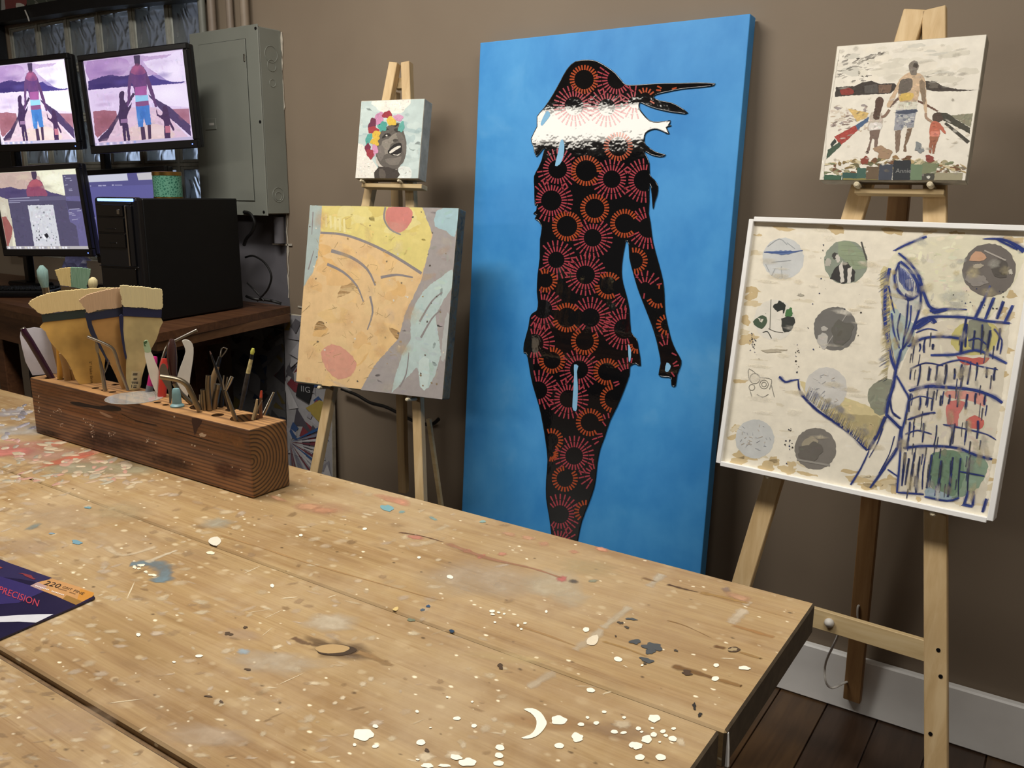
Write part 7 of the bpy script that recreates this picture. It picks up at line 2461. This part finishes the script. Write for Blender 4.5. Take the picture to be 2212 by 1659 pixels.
# clear plastic lens lying on the block
dq = base(*TD([(1390, 1372)])[0])
m_, nt_, b_ = new_mat('clear_plastic')
b_.inputs['Base Color'].default_value = (0.9, 0.92, 0.9, 1)
b_.inputs['Roughness'].default_value = 0.08
b_.inputs['Transmission Weight'].default_value = 0.85
b_.inputs['IOR'].default_value = 1.2
bump(nt_, b_, noise(nt_, coords(nt_), 40, 2), 0.05, 0.002)
lens = MB().lathe((dq.x, dq.y - 0.01, BZ + 0.0004), [(0.052, 0.0), (0.053, 0.0008), (0.052, 0.0014), (0.03, 0.0012)], 32)
tag(lens.build('plastic_disc', m_), 'clear plastic disc lying on top of the brush block', 'disc')

# ================================================================== SANDPAPER PACK
TS = crop(0, 1180, 0.13562)
ZS = ZT + 0.0032
F_S = Frame((0, 0, ZS), (1, 0, 0), (0, 1, 0))
c0 = Vector((*F_S.from_px(208, 1290), 0))
u = (Vector((*F_S.from_px(0, 1208), 0)) - c0).normalized()
v_ = (Vector((*F_S.from_px(0, 1383), 0)) - c0).normalized()
v_ = (v_ - u * v_.dot(u)).normalized()
pack = thing('sandpaper_pack', (c0.x, c0.y, ZT + 0.0006), 'dark blue sandpaper pack with orange label on the workbench', 'sandpaper')
ol = [c0 + u * 0.006, c0 + u * 0.30, c0 + u * 0.30 + v_ * 0.235, c0 + v_ * 0.235, c0 + v_ * 0.006, c0 + u * 0.001 + v_ * 0.001]
MB().prism(F_S, [(q.x, q.y) for q in ol], 0.0022).build('sleeve', col('navy_card', '#1d1836', 0.25, vary=0.2, vscale=12), pack)
ol2 = [c0 + u * 0.004 + v_ * 0.003, c0 + u * 0.298 + v_ * 0.003, c0 + u * 0.298 + v_ * 0.232, c0 + u * 0.003 + v_ * 0.232]
MB().prism(F_S, [(q.x, q.y) for q in ol2], 0.0004, -0.0023).build('sandpaper_sheet', col('black_grit', '#141213', 0.9, bumpy=0.6, vscale=600), pack)
pr = Art(F_S, TS, 0.00006)
pr.poly([(-900, -60), (0, 215), (830, 505), (600, 575), (300, 520), (-900, 400)], '#262046', 0)
pr.poly([(-900, 600), (0, 480), (500, 630), (700, 720), (300, 900), (-900, 1000)], '#2a2158', 0)
pr.poly([(835, 518), (1290, 660), (1500, 745), (1480, 800), (1210, 938), (880, 790), (480, 635), (600, 575)], '#b98a58', 0)
pr.poly([(1280, 680), (1500, 745), (1480, 800), (1310, 880), (1230, 850)], '#bd8236', 0)
pr.poly([(1060, 780), (1310, 880), (1210, 938), (1000, 840)], '#8f6a34', 0)
pr.poly([(480, 635), (600, 575), (760, 650), (640, 700)], '#a88a86', 0)
pr.poly([(-900, 1180), (0, 1122), (300, 1102), (600, 1088), (852, 1086), (740, 1142), (572, 1222), (300, 1205), (0, 1213), (-900, 1300)], '#c6c6cc', 0)
pr.poly([(290, 438), (350, 432), (420, 448), (500, 468), (535, 510), (575, 528), (530, 535), (470, 510), (400, 480), (360, 448)], '#7a2f34', 0)
pr.poly([(-60, 330), (10, 330), (45, 352), (0, 362), (-60, 350)], '#8a4038', 0)


def ptext(s_, p0, p1, ph, c, lvl, shear=0.0):
    o1 = Vector(F_S.from_px(*TS([p0])[0]))
    o2 = Vector(F_S.from_px(*TS([p1])[0]))
    o3 = Vector(F_S.from_px(*TS([ph])[0]))
    xd = (o2 - o1)
    L = xd.length
    yd = o3 - o1
    text_mesh(pr.mb, F_S, s_, (o1.x, o1.y), 1.0 / 0.7, srgb(c), lvl * pr.step, shear, tuple(xd / L), tuple(yd), L)


pr.up()
ptext('PRECISION', (-30, 735), (600, 968), (10, 640), '#b03a4a', pr.l + 1)
ptext('220', (690, 612), (925, 672), (765, 555), '#2c2320', pr.l + 1)
ptext('GRIT', (985, 668), (1130, 712), (1020, 640), '#54402c', pr.l + 1)
ptext('FINE', (1165, 727), (1320, 782), (1200, 695), '#54402c', pr.l + 1)
for x0, y0, x1, y1, c in [(560, 642, 780, 712, '#e6dcd6'), (820, 728, 1020, 795, '#e6dcd6'), (920, 685, 1060, 722, '#8c6844'), (1100, 742, 1200, 775, '#8c6844')]:
    n_ = 9
    for k in range(n_):
        a0, a1 = k / n_, (k + 0.62) / n_
        P0 = (x0 + (x1 - x0) * a0, y0 + (y1 - y0) * a0)
        P1 = (x0 + (x1 - x0) * a1, y0 + (y1 - y0) * a1)
        pr.poly([P0, P1, (P1[0] + 12, P1[1] - 14), (P0[0] + 12, P0[1] - 14)], c, 0, pr.l + 1)
pr.mb.build('printed_label', M['print_paper'], pack)

# ------------------------------------------------------------------ tidy: drop helper properties
for o in list(bpy.data.objects):
    if '_org' in o:
        del o['_org']
